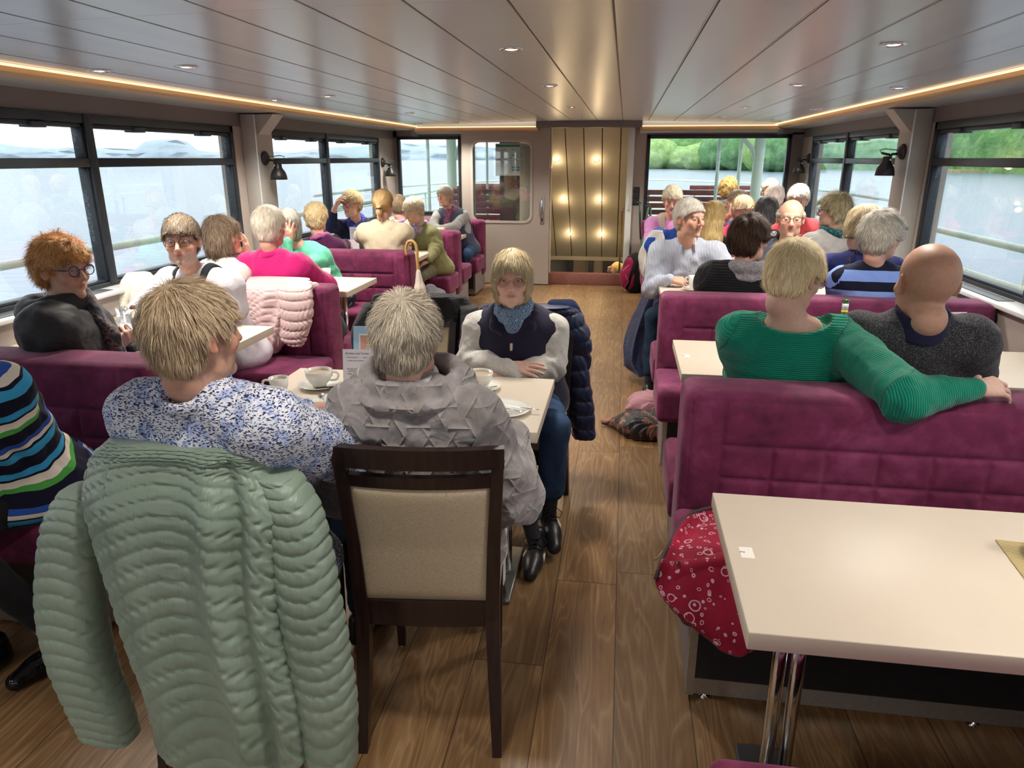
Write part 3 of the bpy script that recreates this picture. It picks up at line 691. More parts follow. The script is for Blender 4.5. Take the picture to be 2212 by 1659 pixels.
for i in range(26):
    x=rs.uniform(-W_*.92,-W_*.02); z=rs.uniform(-H_*.3,H_*.7); m.box((x,-.0135,z),(x+rs.uniform(.006,.03),-.012,z+rs.uniform(.002,.01)))
for i in range(10):
    for q in range(2): m.box((-W_*.1+i*W_*.105,-.0135,-H_*.72+q*H_*.17),(-W_*.1+i*W_*.105+W_*.08,-.012,-H_*.72+q*H_*.17+H_*.10),m=2 if i>6 else 1)
m.build('sign_print',[M('sheet_ink',hx('5c6468'),.5),M('sheet_green',hx('3d8f66'),.5),M('sheet_red',hx('c0393b'),.5)],r)
# side railings along the walkways outside the windows
for s,x,lab in ((-1,-3.82,'pale green white handrail outside the left windows'),(1,2.93,'white handrail outside the right windows')):
    r=empty('side_railing',lab,'railing',(x,4,0)); G=M('pale_green_rail',hx('dbe6d6'),.4)
    MB().tube([(0,-7,.98),(0,6,.98),(0,12,1.0)],.03,n=10).build('top_rail',G,r)
    if s>0: MB().tube([(0,-7,.70),(0,6,.70),(0,12,.72)],.02,n=8).build('middle_rail',G,r)
    for k in range(9): MB().tube([(0,-6.5+k*2.05,-.3),(0,-6.5+k*2.05,.98)],.022,n=8).build('rail_post',G,r)
S(MB().box((-4.0,-4,-.35),(-3.25,9.7,-.25)).build('floor_walkway',DECKG)); S(MB().box((2.3,-4,-.35),(3.1,9.7,-.25)).build('floor_walkway',DECKG))
# ---------------------------------------------------------------- benches
BASEB=M('black_bench_panel',hx('222326'),.45,nscale=30,namt=.15); BASEE=M('grey_end_panel',hx('8b8280'),.5,nscale=12,namt=.08)
SEAM=M('plum_seam_shadow',hx('4a1c33'),.9,sheen=.2)
def quilt_face(m,x0,x1,z0,z1,y,dirn,lean=0):
    """tufted panel standing a little proud of the backrest: top band, then squares"""
    band=.155; xs=[x0+.10]; n=max(2,round((x1-x0-.2)/.175)); xs=[x0+.10+(x1-x0-.2)*i/n for i in range(n+1)]
    zs=[z1-band-.118*i for i in range(8) if z1-band-.118*i>z0+.03]
    nu=int((x1-x0)/.006); nv=int((z1-z0)/.006)
    def fn(u,v):
        x=x0+(x1-x0)*u; z=z0+(z1-z0)*v
        d=min(x-x0,x1-x); dz=min(z-z0,z1-z)
        e=.014*(1-math.exp(-min(d,dz)/.016))
        g=1.0
        for k,s in enumerate(xs):
            if k in (0,n) or z<z1-band+.002: g=min(g,1-math.exp(-(abs(x-s)/.009)**1.1))
        if xs[0]-.002<x<xs[-1]+.002:
            for s in zs: g=min(g,1-math.exp(-(abs(z-s)/.009)**1.1))
        return Vector((x,y+dirn*(e-.013*(1-g)-.001),z))
    m.grid(fn,nu,nv,0)
def bench(label,L_,both=True,grp='plum velvet benches'):
    r=empty('velvet_bench',label,'bench',(0,0,0),0,grp)
    h=L_/2; bt=.115 if both else .10
    m=MB(); m.box((-h,-bt,.20),(h,bt,.885),bev=.045,seg=4); quilt_face(m,-h+.03,h-.03,.46,.862,-bt,-1)
    if both: quilt_face(m,-h+.03,h-.03,.46,.862,bt,1)
    m.build('backrest',VELVET,r)
    for s in ((-1,1) if both else (-1,)):
        m=MB(); y0,y1=sorted((s*(bt-.012),s*(bt+.45))); m.box((-h-.012,y0,.29),(h+.012,y1,.47),bev=.035,seg=4); m.build('seat_cushion',VELVET,r)
    m=MB(); yb0,yb1=-(bt+.40),(bt+.40 if both else bt)
    m.box((-h+.05,yb0,.09),(h-.05,yb1,.30)); 
    m.build('base',BASEB,r)
    for sx in (-1,1):
        m=MB(); x0,x1=sorted((sx*(h-.05),sx*(h-.03))); m.box((x0,yb0-.004,.03),(x1,yb1+.004,.31))
        for yy in (yb0-.006,yb1-.004): m.box((x0-.002,yy,.03),(x1+.002,yy+.010,.30),m=1)
        m.build('end_panel',[BASEE,ALU],r)
    for ya,yb_ in ((yb0+.012,yb0+.02),(yb1-.02,yb1-.012)): MB().box((-h+.05,ya,.022),(h-.05,yb_,.092)).build('kick_plate',ALU,r)
    for sx in (-1,0,1):
        for yy in (yb0+.03,yb1-.03): MB().lathe([(0,0),(.018,0),(.018,.006),(.008,.010),(.008,.03),(0,.03)],c=(sx*(h-.09),yy,0),n=14).build('foot',CHROME,r)
    return r
RC,RL_=1.105,1.75; LC,LL=-2.305,1.17
br=bench('plum velvet bench whose far seat holds the couple in green and charcoal',RL_)
br.location=(RC,2.405,0)
for y,lab in ((.645,'plum velvet bench cut off by the bottom right corner of the picture'),(4.15,'plum velvet bench with its back between the couple and the woman in blue stripes'),(5.92,'plum velvet bench behind the man in the striped shirt'),(7.67,'plum velvet bench around the women in pink by the far right window')):
    dup(br,(RC,y,0),label=lab)
bl=bench('plum velvet bench beside the floral shirt, in front of the red-haired woman',LL); bl.location=(LC,2.41,0)
for y,lab in ((4.10,'plum velvet bench with the pale pink coat over its back'),(5.80,'plum velvet bench with the wooden umbrella handle hooked at its end'),(7.58,'plum velvet bench behind the woman in the olive sweater')):
    dup(bl,(LC,y,0),label=lab)
bs=bench('single plum velvet bench against the far wall, seat of the woman in a red scarf',LL,False); bs.location=(LC,9.02,0)
bs2=bench('single plum velvet bench under the far right window',RL_,False); bs2.location=(RC,9.25,0)
# ---------------------------------------------------------------- tables
def table(label,x0,x1,y0,y1,num=None,legs='both'):
    cx,cy_=(x0+x1)/2,(y0+y1)/2; r=empty('cafe_table',label,'table',(cx,cy_,0),0,'cream saloon tables'); a,b=(x1-x0)/2,(y1-y0)/2
    m=MB(); m.box((-a,-b,.710),(a,b,.75),bev=.0025,seg=2); m.build('tabletop',TABLE,r)
    for sx in ((-1,1) if legs=='both' else (1,)):
        x=sx*(a-.17)
        m=MB(); m.tube([(x-.022,0,.03),(x-.022,0,.712)],.017,n=14); m.tube([(x+.022,0,.03),(x+.022,0,.712)],.017,n=14); m.build('leg',CHROME,r)
        m=MB(); m.box((x-.06,-.20,.0),(x+.06,.20,.018),bev=.006); m.box((x-.03,-.02,.018),(x+.03,.02,.035),bev=.004); m.build('foot_plate',[M('table_foot_steel',hx('8f8f8f'),.3,metal=.8)],r)
    if num:
        m=MB(); m.box((-a+.028,-.028,.75),(-a+.058,.020,.7504)); st=m.build('number_tag',M('white_tag',hx('eeeae2'),.5),r)
        t_=text(num,.016,(-a+.038,-.004,.7505),(0,0,PI/2),M('tag_ink',hx('555555'),.6),'tag_number',st)
    return r
TX0,TX1=.275,1.97
table('cream table at the bottom right with a small white number tag',TX0,TX1,1.22,1.83,'2')
table('cream table in front of the couple in green and charcoal',TX0,TX1,2.97,3.57,'17')
table('cream table with the tall white mug in front of the striped-shirt man',TX0,TX1,4.72,5.32,'18')
table('cream table between the women in pink on the right',TX0,TX1,6.48,7.08)
table('cream table under the women beside the far right window',TX0,TX1,8.22,8.82)
table('cream table of the red-haired woman and the man with braces',-2.92,-1.85,2.95,3.55)
table('cream table with stacked cups behind the pale pink coat',-2.92,-1.84,4.62,5.22)
table('cream table with menu cards and a glass of tea, under the ponytail woman',-2.92,-1.84,6.35,6.95)
table('cream table beside the woman with the red scarf at the far left',-2.92,-1.86,8.05,8.66)
table('cream table beside the striped sweater, cut off by the left frame edge',-2.92,-1.98,1.15,1.70)
ct=table('cream table in the middle with cups, plates and the cake menu',-1.36,-.25,2.20,2.81)
m=MB(); m.lathe([(0,.69),(.03,.695),(.032,.71)],n=18); 
# ---------------------------------------------------------------- chairs
WENGE=NT('wenge_wood'); WENGE.set(col=WENGE.ramp(WENGE.noise(6,WENGE.co((12,12,1)),detail=4),[(.3,hx('1d1312')),(.7,hx('33211f'))]),rough=.30,spec=.5)
LINEN=NT('beige_woven_linen'); wv=LINEN.noise(1,LINEN.co((900,900,120)),detail=2); wh=LINEN.noise(1,LINEN.co((120,120,1100)),detail=2)
LINEN.set(col=LINEN.ramp(LINEN.math('ADD',LINEN.math('MULTIPLY',wv,.5),LINEN.math('MULTIPLY',wh,.5)),[(.35,hx('a8987e')),(.65,hx('cdbda2'))]),rough=.9,spec=.1); LINEN.bump(wv,.3,.0008)
def chair(label,grp='wenge chairs at the middle table'):
    """back of the chair at -y; seat forwards +y; origin on the floor under the seat centre"""
    r=empty('dining_chair',label,'chair',(0,0,0),0,grp); W_=.188
    for s in (-1,1):
        pts=[(s*(W_+.003),-.262,.003),(s*(W_-.004),-.225,.22),(s*(W_-.01),-.205,.42),(s*(W_-.004),-.222,.65),(s*(W_+.012),-.262,.94)]
        R=[]
        for p,ww,dd in zip(pts,(.013,.017,.019,.017,.015),(.016,.024,.026,.020,.014)):
            x,y,z=p; R.append([(x-ww,y-dd,z),(x+ww,y-dd,z),(x+ww,y+dd,z),(x-ww,y+dd,z)])
        m=MB(); m.loft(R,0,True,False); lg=m.build('rear_leg',WENGE.m,r)
        MB().lathe([(0,0),(.012,0),(.012,.004),(0,.005)],c=(s*(W_+.003),-.262,-.001),n=12).build('glide',CHROME,lg)
        x=s*(W_-.02); y=.205
        m=MB(); m.loft([[(x-w_,y-w_,z),(x+w_,y-w_,z),(x+w_,y+w_,z),(x-w_,y+w_,z)] for z,w_ in ((.003,.012),(.42,.019))],0,True,False); lg=m.build('front_leg',WENGE.m,r)
        MB().lathe([(0,0),(.012,0),(.012,.004),(0,.005)],c=(x,y,-.001),n=12).build('glide',CHROME,lg)
    def rail(z0,z1,th,yof,bow,name,mat=WENGE.m,w=None,n=14,bev=0):
        w=w or W_; m=MB(); R=[]
        for i in range(n):
            u=-1+2*i/(n-1); x=u*w; yb=-bow*(1-u*u)
            def yy(z): return np.interp(z,[.42,.65,.94],[-.205,-.222,-.262])
            R.append([(x,yy(z0)+yb+yof-th,z0),(x,yy(z0)+yb+yof+th,z0),(x,yy(z1)+yb+yof+th,z1),(x,yy(z1)+yb+yof-th,z1)])
        m.loft(R,0,True,False); return m.build(name,mat,r)
    rail(.888,.945,.013,0,.022,'top_rail',w=W_+.026); rail(.832,.866,.011,0,.020,'upper_rail',w=W_-.004); rail(.395,.475,.012,0,.010,'lower_rail',w=W_-.004)
    # upholstered back
    m=MB(); w=W_-.008
    def face(sgn):
        def fn(u,v):
            a=2*u-1; x=a*w; z=.470+(.836-.470)*v; e=min((1-abs(a))*w,min(z-.470,.836-z)); pf=.012*(1-math.exp(-e/.012))
            return Vector((x,float(np.interp(z,[.42,.65,.94],[-.205,-.222,-.262]))-.018*(1-a*a)*v+sgn*(.004+pf),z))
        return fn
    m.grid(face(-1),30,30); m.grid(face(1),30,30); m.build('back_panel',LINEN.m,r)
    m=MB(); m.box((-W_-.006,-.215,.425),(W_+.006,.225,.485),bev=.022,seg=3); m.build('seat',LINEN.m,r)
    m=MB(); m.box((-W_+.005,-.20,.355),(-W_+.028,.20,.43)); m.box((W_-.028,-.20,.355),(W_-.005,.20,.43)); m.box((-W_+.02,.185,.355),(W_-.02,.208,.43)); m.build('apron',WENGE.m,r)
    return r
c0=chair('dark wenge chair with beige linen back, the woman in the grey fleece on it'); c0.location=(-.505,1.835,0); c0.rotation_euler=(0,0,math.radians(6.5))
dup(c0,(-1.02,1.69,0),math.radians(3),label='dark wenge chair with the sage quilted jacket over its back')
dup(c0,(-.43,3.03,0),PI+math.radians(-4),label='dark wenge chair with the navy puffer coat, under the smiling woman')
dup(c0,(-.98,3.08,0),PI+math.radians(3),label='dark wenge chair across the table with the black coat over its back')
# ---------------------------------------------------------------- tableware
PORC=M('white_porcelain',hx('f0efe8'),.12,spec=.6,coat=.5,nscale=6,namt=.01); STEEL=M('stainless_cutlery',(.72,.70,.68),.16,metal=1,nscale=40,namt=.05)
COFFEE=M('coffee_foam',hx('b9a184'),.5,nscale=90,namt=.1); GOLD=M('gold_print',hx('b98d2f'),.4,metal=.3,nscale=50)
CLEAR=glass_mat('drinking_glass',0,tint=(.90,.93,.93),gl=1.2)
def at3(x,y,z=.75): return (x,y,z)
def emblem(parent,R_,z,ang,s=1.0):
    """small golden crown-like emblem on the cup wall"""
    m=MB()
    for k,(dx,dz,w,h) in enumerate(((0,.0,.011,.0022),(0,.004,.0075,.003),(-.007,.003,.003,.003),(.007,.003,.003,.003),(0,.010,.003,.004),(0,.0155,.002,.002))):
        a=ang+(dx*s)/R_; 
        p=Vector((math.cos(a)*(R_+.0006),math.sin(a)*(R_+.0006),z+dz*s)); T=Matrix.Translation(p)@Matrix.Rotation(a,4,'Z')
        m.box((-.0006,-w*s/2,-h*s/2),(.0006,w*s/2,h*s/2),mat=T,bev=.0004,seg=1)
    m.build('emblem',GOLD,parent)
def cup(label,kind='wide',fill=None,emb=None):
    r=empty('coffee_cup',label,'cup',(0,0,0),0)
    if kind=='wide': P=[(0,.004),(.026,.0),(.028,.005),(.040,.018),(.050,.038),(.054,.064),(.0515,.064),(.047,.038),(.036,.018),(.02,.008),(0,.007)]; hw,ht,R_=.054,.055,.05
    elif kind=='mug': P=[(0,.003),(.024,.0),(.026,.004),(.030,.03),(.037,.095),(.035,.095),(.028,.03),(.02,.008),(0,.007)]; hw,ht,R_=.036,.078,.033
    else: P=[(0,.003),(.022,.0),(.026,.006),(.034,.03),(.038,.062),(.036,.062),(.031,.03),(.02,.008),(0,.007)]; hw,ht,R_=.037,.05,.036
    MB().lathe(P,n=36).build('cup_body',PORC,r)
    m=MB(); H_=P[5][1] if kind!='mug' else .095; pts=[(hw-.004,0,H_*.84),(hw+.016,0,H_*.86),(hw+.024,0,H_*.62),(hw+.012,0,H_*.36),(hw-.012,0,H_*.34)]
    pts=[Vector(p) for p in pts]; sm_=[]
    for i in range(17):
        t_=i/16*(len(pts)-1); k=min(int(t_),len(pts)-2); f=t_-k; a=pts[max(k-1,0)];b=pts[k];c=pts[k+1];d=pts[min(k+2,len(pts)-1)]
        sm_.append(.5*((2*b)+(c-a)*f+(2*a-5*b+4*c-d)*f*f+(3*b-3*c+d-a)*f**3))
    m.tube(sm_,.0046,n=8,upv=(0,1,0)); m.build('cup_handle',PORC,r)
    if fill: MB().lathe([(0,H_*.80),(R_*.96,H_*.80)],n=24).build('coffee',COFFEE,r)
    if emb is not None: emblem(r,hw-.0035 if kind!='wide' else .0515,H_*.55,emb,1.0)
    return r
def saucer(label,R_=.078):
    o=MB().lathe([(0,.003),(R_*.42,.0),(R_*.45,.004),(R_*.75,.009),(R_,.017),(R_*.985,.0185),(R_*.72,.012),(R_*.42,.007),(0,.006)],n=40).build('saucer',PORC); return tag(o,label,'saucer')
def plate(label,R_=.10):
    o=MB().lathe([(0,.003),(R_*.6,.0),(R_*.62,.003),(R_*.85,.010),(R_,.015),(R_*.99,.0165),(R_*.82,.012),(R_*.6,.0065),(0,.006)],n=48).build('dessert_plate',PORC); return tag(o,label,'plate')
def spoon(label,L_=.13,fork=False):
    m=MB(); m.tube([(-L_/2,0,.002),(-L_*.1,0,.004),(L_*.22,0,.005),(L_*.3,0,.003)],[.0035,.002,.0018,.003],n=6,flat=.5)
    if not fork: m.grid(lambda u,v:Vector((L_*.28+.034*v,(u-.5)*.024*math.sin(PI*min(1,max(.02,v*.96+.02)))**.6,.003-.004*math.sin(PI*v)*(1-(2*u-1)**2)+.001)),7,8)
    else:
        m.box((L_*.28,-.009,.002),(L_*.38,.009,.0035),bev=.001)
        for k in (-1,-.33,.33,1): m.box((L_*.37,k*.0075-.0013,.002),(L_*.37+.026,k*.0075+.0013,.0035))
    o=m.build('fork' if fork else 'teaspoon',STEEL); return tag(o,label,'fork' if fork else 'spoon')
def put(o,x,y,z=.75,rz=0,rx=0,ry=0): o.location=(x,y,z); o.rotation_euler=(rx,ry,rz); return o
def cupset(x,y,kind,lab,rz=0,fill=True,emb=None,spn=True,R_=.078,z=.75):
    put(saucer('white saucer under the %s'%lab,R_),x,y,z); put(cup(lab,kind,fill,emb),x,y,z+.0075,rz)
    if spn: put(spoon(('teaspoon beside the '+lab).replace(' with golden emblem','').replace(' with its handle turned left','')),x+.02,y-.052,z+.0175,rz+.5,0,0)
D=math.radians
# middle table
cupset(-.53,2.63,'wide','wide white coffee cup with golden emblem before the smiling woman',D(190),emb=D(80),R_=.085)
put(plate('white cake plate near the front edge, fork and knife on it',.105),-.40,2.39)
put(spoon('dessert fork lying across the right-hand cake plate',.19,True),-.36,2.385,.768,D(178),0,D(-3)); 
k_=MB(); k_.tube([(-.08,0,.002),(.01,0,.003)],[.004,.003],n=6,flat=.5).box((.01,-.0075,.001),(.085,.0075,.0028),bev=.001); put(tag(k_.build('cake_knife',STEEL),'cake knife crossing the fork on the right-hand plate','knife'),-.40,2.37,.768,D(164),0,D(-2))
cupset(-1.165,2.56,'wide','wide white coffee cup beside the floral shirt shoulder',D(10),emb=D(20),R_=.085,spn=False)
put(tag(MB().box((-.035,-.006,0),(.035,.006,.003),bev=.001).build('sugar_stick',M('black_sugar_wrap',hx('26231f'),.4)),'black sugar stick wrapper on the saucer beside the floral shirt','sugar stick'),-1.12,2.505,.7675,D(20))
put(cup('smaller white milk cup hidden behind the floral shoulder','small',True),-1.29,2.47,.75,D(200))
put(plate('white cake plate between the floral shirt and the grey fleece',.10),-1.02,2.36); put(spoon('teaspoon lying on the cake plate between the two backs',.13),-1.07,2.37,.766,D(120))
# menu stand with two cards
r=empty('menu_holder','clear stand with the cake menu sheet on the middle table','menu',(-.985,2.56,.75),D(6)); PAPER=M('menu_paper',hx('eeebf4'),.5,nscale=3,namt=.01)
INK=M('menu_ink',hx('46424e'),.7)
T=Matrix.Rotation(D(-10),4,'X')
MB().box((-.078,-.001,.0),(.088,.001,.158),mat=T).build('menu_sheet',PAPER,r)
m=MB(); rs=random.Random(2)
def lines(m,x0,x1,z,n,dz,h=.0022,cut=.5):
    for i in range(n):
        x=x0
        while x<x1-.004:
            w=rs.uniform(.004,.011); 
            if rs.random()>cut*.25: m.box((x,-.0016,z-i*dz),(min(x+w,x1),-.001,z-i*dz+h),mat=T)
            x+=w+.0018
lines(m,-.055,.02,.060,1,.01)
m.build('menu_print',INK,r)
tx=text('Kuchen und Torten',.0115,(0,0,0),(0,0,0),INK,'menu_title',r,align='LEFT'); tx.matrix_local=T@Matrix.Translation((-.066,-.0014,.138))@Matrix.Rotation(PI/2,4,'X')
tx=text('1  Stück Kuchen **          2,80 €\n\n  1  Stück Torte mit Sahne**  3,60 €',.0064,(0,0,0),(0,0,0),INK,'menu_lines',r,align='LEFT'); tx.matrix_local=T@Matrix.Translation((-.066,-.0014,.124))@Matrix.Rotation(PI/2,4,'X')
tx=text('Bitte fragen Sie unser Servicepersonal\n      nach unserem\n  tagesfrischen Angebot\n\nSahnetorte**              3,10 €',.0052,(0,0,0),(0,0,0),INK,'menu_lines',r,align='LEFT'); tx.matrix_local=T@Matrix.Translation((-.062,-.0014,.080))@Matrix.Rotation(PI/2,4,'X')
tx=text('Eiskaffee**\nEisschokolade**\nGemischtes Eis\n\nVanilleeis\n\nKaffee\nTasse Tee\nKakao\nEspresso',.0060,(0,0,0),(0,0,0),INK,'menu_lines',r,align='LEFT'); tx.matrix_local=T@Matrix.Translation((.026,-.0014,.122))@Matrix.Rotation(PI/2,4,'X')
m=MB(); m.tube([(.012,-.012,.0),(.020,-.012,.075),(.034,-.012,.075),(.042,-.012,.0)],.0022,n=6); m.box((-.01,-.03,0),(.06,.03,.004),bev=.001); m.build('clip_holder',CLEAR,r)
r=empty('ice_cream_card','light blue card with a layered iced coffee picture behind the cake menu','menu',(-.95,2.62,.70),D(4))
MB().box((-.095,-.001,.075),(.04,.001,.285),mat=T).build('card_sheet',M('pale_blue_card',hx('a9cfe8'),.45,nscale=5,namt=.05),r)
m=MB(); m.box((-.072,-.0016,.135),(.02,-.001,.255),mat=T); m.box((-.066,-.0022,.142),(.014,-.0016,.248),mat=T,m=1); m.build('picture_print',[M('white_border',hx('eef4f6'),.5),M('picture_rose',hx('dca18f'),.6,nscale=30,namt=.12)],r)
m=MB(); 
for k,(z0,z1,w,c_) in enumerate(((.148,.158,.014,0),(.158,.178,.0155,1),(.178,.190,.0165,2),(.190,.215,.018,3),(.215,.232,.016,4))): m.box((-.026-w,-.0026,z0),(-.026+w,-.0022,z1),mat=T,m=c_)
m.build('picture_glass',[M('pic_dark',hx('3a2a20'),.5),M('pic_amber',hx('c08a45'),.5),M('pic_brown',hx('6a3f26'),.5),M('pic_cream',hx('d8cdbc'),.5,nscale=90,namt=.3),M('pic_yellow',hx('d9b95a'),.5)],r)
# table by the red-haired woman
def flower(label,x,y,z,tall=.12,vase='white'):
    r=empty('flower_vase',label,'vase',(x,y,z))
    MB().lathe([(0,.003),(.020,0),(.020,.01),(.016,.05),(.0155,tall*.72),(.022,tall),(.020,tall),(.013,tall*.7),(0,tall*.68)],n=24).build('vase_body',PORC,r)
    MB().tube([(0,0,tall*.5),(.002,0,tall+.03)],.0022,n=6).build('stem',M('stem_green',hx('5f7d46'),.6),r)
    m=MB(); rr=random.Random(int(x*1000)); hz=tall+.048
    for k in range(15):
        a=2*PI*k/15+rr.uniform(-.1,.1); d=rr.uniform(.85,1.1); dr=rr.uniform(.6,1.1)
        m.grid(lambda u,v,a=a,d=d,dr=dr:Vector((math.cos(a)*(.010+.040*v*d)-math.sin(a)*(u-.5)*.014*math.sin(PI*(.12+.82*v)),math.sin(a)*(.010+.040*v*d)+math.cos(a)*(u-.5)*.014*math.sin(PI*(.12+.82*v)),hz-.026*dr*v*v+.002*abs(u-.5))),4,7)
    m.build('petals',M('cream_petal',hx('eeecd2'),.6,nscale=60,namt=.04),r)
    m=MB(); m.lathe([(0,hz-.006),(.014,hz-.002),(.014,hz+.008),(.009,hz+.016),(0,hz+.019)],n=16); m.build('flower_centre',M('cone_maroon',hx('7d4a4f'),.8,nscale=400,namt=.4,bscale=300,bamt=.8),r)
    m=MB(); m.grid(lambda u,v:Vector((.012+.022*v,.01+(u-.5)*.016*math.sin(PI*v),tall+.012-.004*v)),4,6); m.build('leaf',M('leaf_green',hx('5c7f4c'),.6),r)
    return r
p=atZ(295,752,.75); flower('white vase with a cream coneflower on the red-haired woman\'s table',-2.30,3.05,.75,.135)
def pot(label,x,y,capcol,nm,h=.07,R_=.017,body=None):
    r=empty('salt_shaker',label,'shaker',(x,y,.75)); MB().lathe([(0,0),(R_,0),(R_*.92,h*.8),(R_*.9,h*.86),(0,h*.86)],n=20).build('shaker_body',body or PORC,r); MB().lathe([(R_*.95,h*.82),(R_,h*.98),(R_*.8,h),(0,h)],n=20).build('shaker_cap',M(nm,hx(capcol),.4),r); return r
pot('small white shaker with a blue lid beside the coneflower vase',-2.235,2.99,'6f7fd0','blue_lid')
pot('glass sugar jar with steel lid beside the coneflower vase',-2.19,3.09,'c9cccc','steel_lid',h=.10,R_=.026,body=CLEAR)
cupset(-2.10,2.99,'wide','wide white cup half hidden by the blond man\'s hair',D(30),R_=.085)
m=MB(); 
r=empty('tea_glass','glass goblet with a pale drink and wooden stirrer beside the dark parka','glass',(-2.56,3.22,.75)); MB().lathe([(0,0),(.03,0),(.03,.004),(.006,.01),(.006,.03),(.038,.06),(.045,.10),(.043,.10),(.036,.062),(0,.034)],n=24).build('bowl',CLEAR,r); MB().lathe([(0,.036),(.035,.063),(.040,.09),(0,.09)],n=20).build('drink',M('pale_amber',hx('d9b98a'),.4,nscale=30,namt=.2),r); MB().tube([(.0,0,.05),(-.045,0,.16)],.004,n=6,flat=.5).build('stirrer',M('stirrer_wood',hx('b98a5c'),.6),r)
r=empty('tumbler','clear tumbler on the sill side of the red-haired woman\'s table','glass',(-2.62,3.40,.75)); MB().lathe([(0,0),(.032,0),(.040,.11),(.038,.11),(.030,.006),(0,.006)],n=24).build('tumbler_body',CLEAR,r)
# table with stacked cups
cupset(-2.13,4.95,'mug','white mug with its handle turned left on the pink cardigan\'s table',D(175),emb=D(-70),spn=True)
cupset(-2.08,4.80,'small','low white cup nearest the pink cardigan sleeve',D(100),spn=True)
# tea and menus at the ponytail woman's table
r=empty('tea_glass','stemmed glass of amber tea beside the olive sweater','glass',(-2.00,6.62,.75)); MB().lathe([(0,0),(.030,0),(.030,.004),(.006,.01),(.006,.03),(.026,.045),(.034,.09),(.030,.14),(.028,.14),(.032,.09),(0,.035)],n=22).build('bowl',CLEAR,r); MB().lathe([(0,.036),(.025,.048),(.031,.085),(0,.085)],n=18).build('tea',M('amber_tea',hx('8a3c1c'),.3),r)
for (x,y,w,h,z0,nm,lab) in ((-2.52,6.50,.16,.14,.0,'menu_card','white cake menu card standing on the ponytail woman\'s table'),(-2.50,6.58,.13,.13,.12,'menu_card','pale grey card standing behind the white menu near the ponytail woman')):
    r=empty(nm,lab,'menu',(x,y,.75),D(-8)); MB().box((-w/2,-.001,z0),(w/2,.001,z0+h)).build('card_sheet',PAPER if z0==0 else M('grey_card',hx('c9cdd6'),.5),r); m=MB(); 
    for k in range(5): m.box((-w*.4,-.0018,z0+.02+k*.02),(-w*.4+rnd.uniform(.03,.1),-.001,z0+.024+k*.02))
    m.build('menu_print',M('faint_ink',hx('8b88a0'),.6),r)
r=empty('latte_glass','glass of milky coffee in front of the cream cardigan','glass',(-2.36,6.50,.75)); MB().lathe([(0,0),(.026,0),(.034,.12),(.032,.12),(.024,.005),(0,.005)],n=22).build('tumbler_body',CLEAR,r); MB().lathe([(0,.006),(.023,.006),(.028,.05),(0,.05)],n=18).build('drink',M('milky_coffee',hx('cba57e'),.5),r)
put(tag(MB().box((-.05,-.03,0),(.05,.03,.012),bev=.003).build('paper_napkin',PAPER),'folded white napkin on the far left table','napkin'),-2.05,8.35,.75,.3)
# right tables
MUGX=(.50,5.02); cupset(MUGX[0],MUGX[1],'mug','tall white mug between the striped-shirt man\'s hands',D(185),spn=False)
r=empty('beer_bottle','green beer bottle with yellow and silver label beside the green sweater','bottle',(1.02,3.40,.75)); BG=NT('green_bottle_glass'); BG.set(col=hx('1f6b28'),rough=.05,spec=.8); BG.b.inputs['Transmission Weight'].default_value=.35; BG.b.inputs['Coat Weight'].default_value=.5
MB().lathe([(0,.0),(.030,.0),(.0305,.01),(.0305,.135),(.027,.155),(.0165,.185),(.0135,.21),(.013,.245),(.0145,.247),(.0145,.256),(.0125,.26),(.011,.26),(.011,.2),(0,.2)],n=30).build('bottle_body',BG.m,r)
MB().lathe([(.0138,.208),(.0142,.208),(.0140,.240),(.0136,.240)],n=24).build('neck_label',M('silver_label',hx('c9ccd0'),.3,metal=.4),r); MB().lathe([(.0146,.200),(.0150,.200),(.0143,.208),(.0140,.208)],n=24).build('yellow_band',M('yellow_label',hx('e0c419'),.4),r); MB().lathe([(.0308,.035),(.0312,.035),(.0312,.11),(.0308,.11)],n=28).build('body_label',M('white_label',hx('d9dcd0'),.4),r)
flower('white vase with a drooping cream coneflower between green sweater and bald man',1.24,3.28,.75,.125)
pot('squat glass sugar jar with chrome lid beside the bald man\'s shoulder',1.16,3.18,'c4c6c6','chrome_lid',h=.10,R_=.03,body=CLEAR)
r=empty('menu_card','white menu card standing behind the bald man','menu',(1.50,3.42,.75),D(10)); MB().box((-.05,-.001,0),(.05,.001,.21)).build('card_sheet',PAPER,r)
flower('white vase with a cream coneflower beside the long blonde hair',.80,5.15,.75,.17)
put(tag(MB().box((-.07,-.1,0),(.07,.1,.001)).build('paper_sheet',PAPER),'sheet of paper on the table in front of the blue striped top','paper'),1.22,4.80,.7505,.2)
put(tag(MB().box((-.035,-.07,0),(.035,.07,.009),bev=.004).build('smartphone',M('black_phone',hx('111214'),.1)),'black phone beside the tall white mug','phone'),.62,4.86,.7505,-.6)
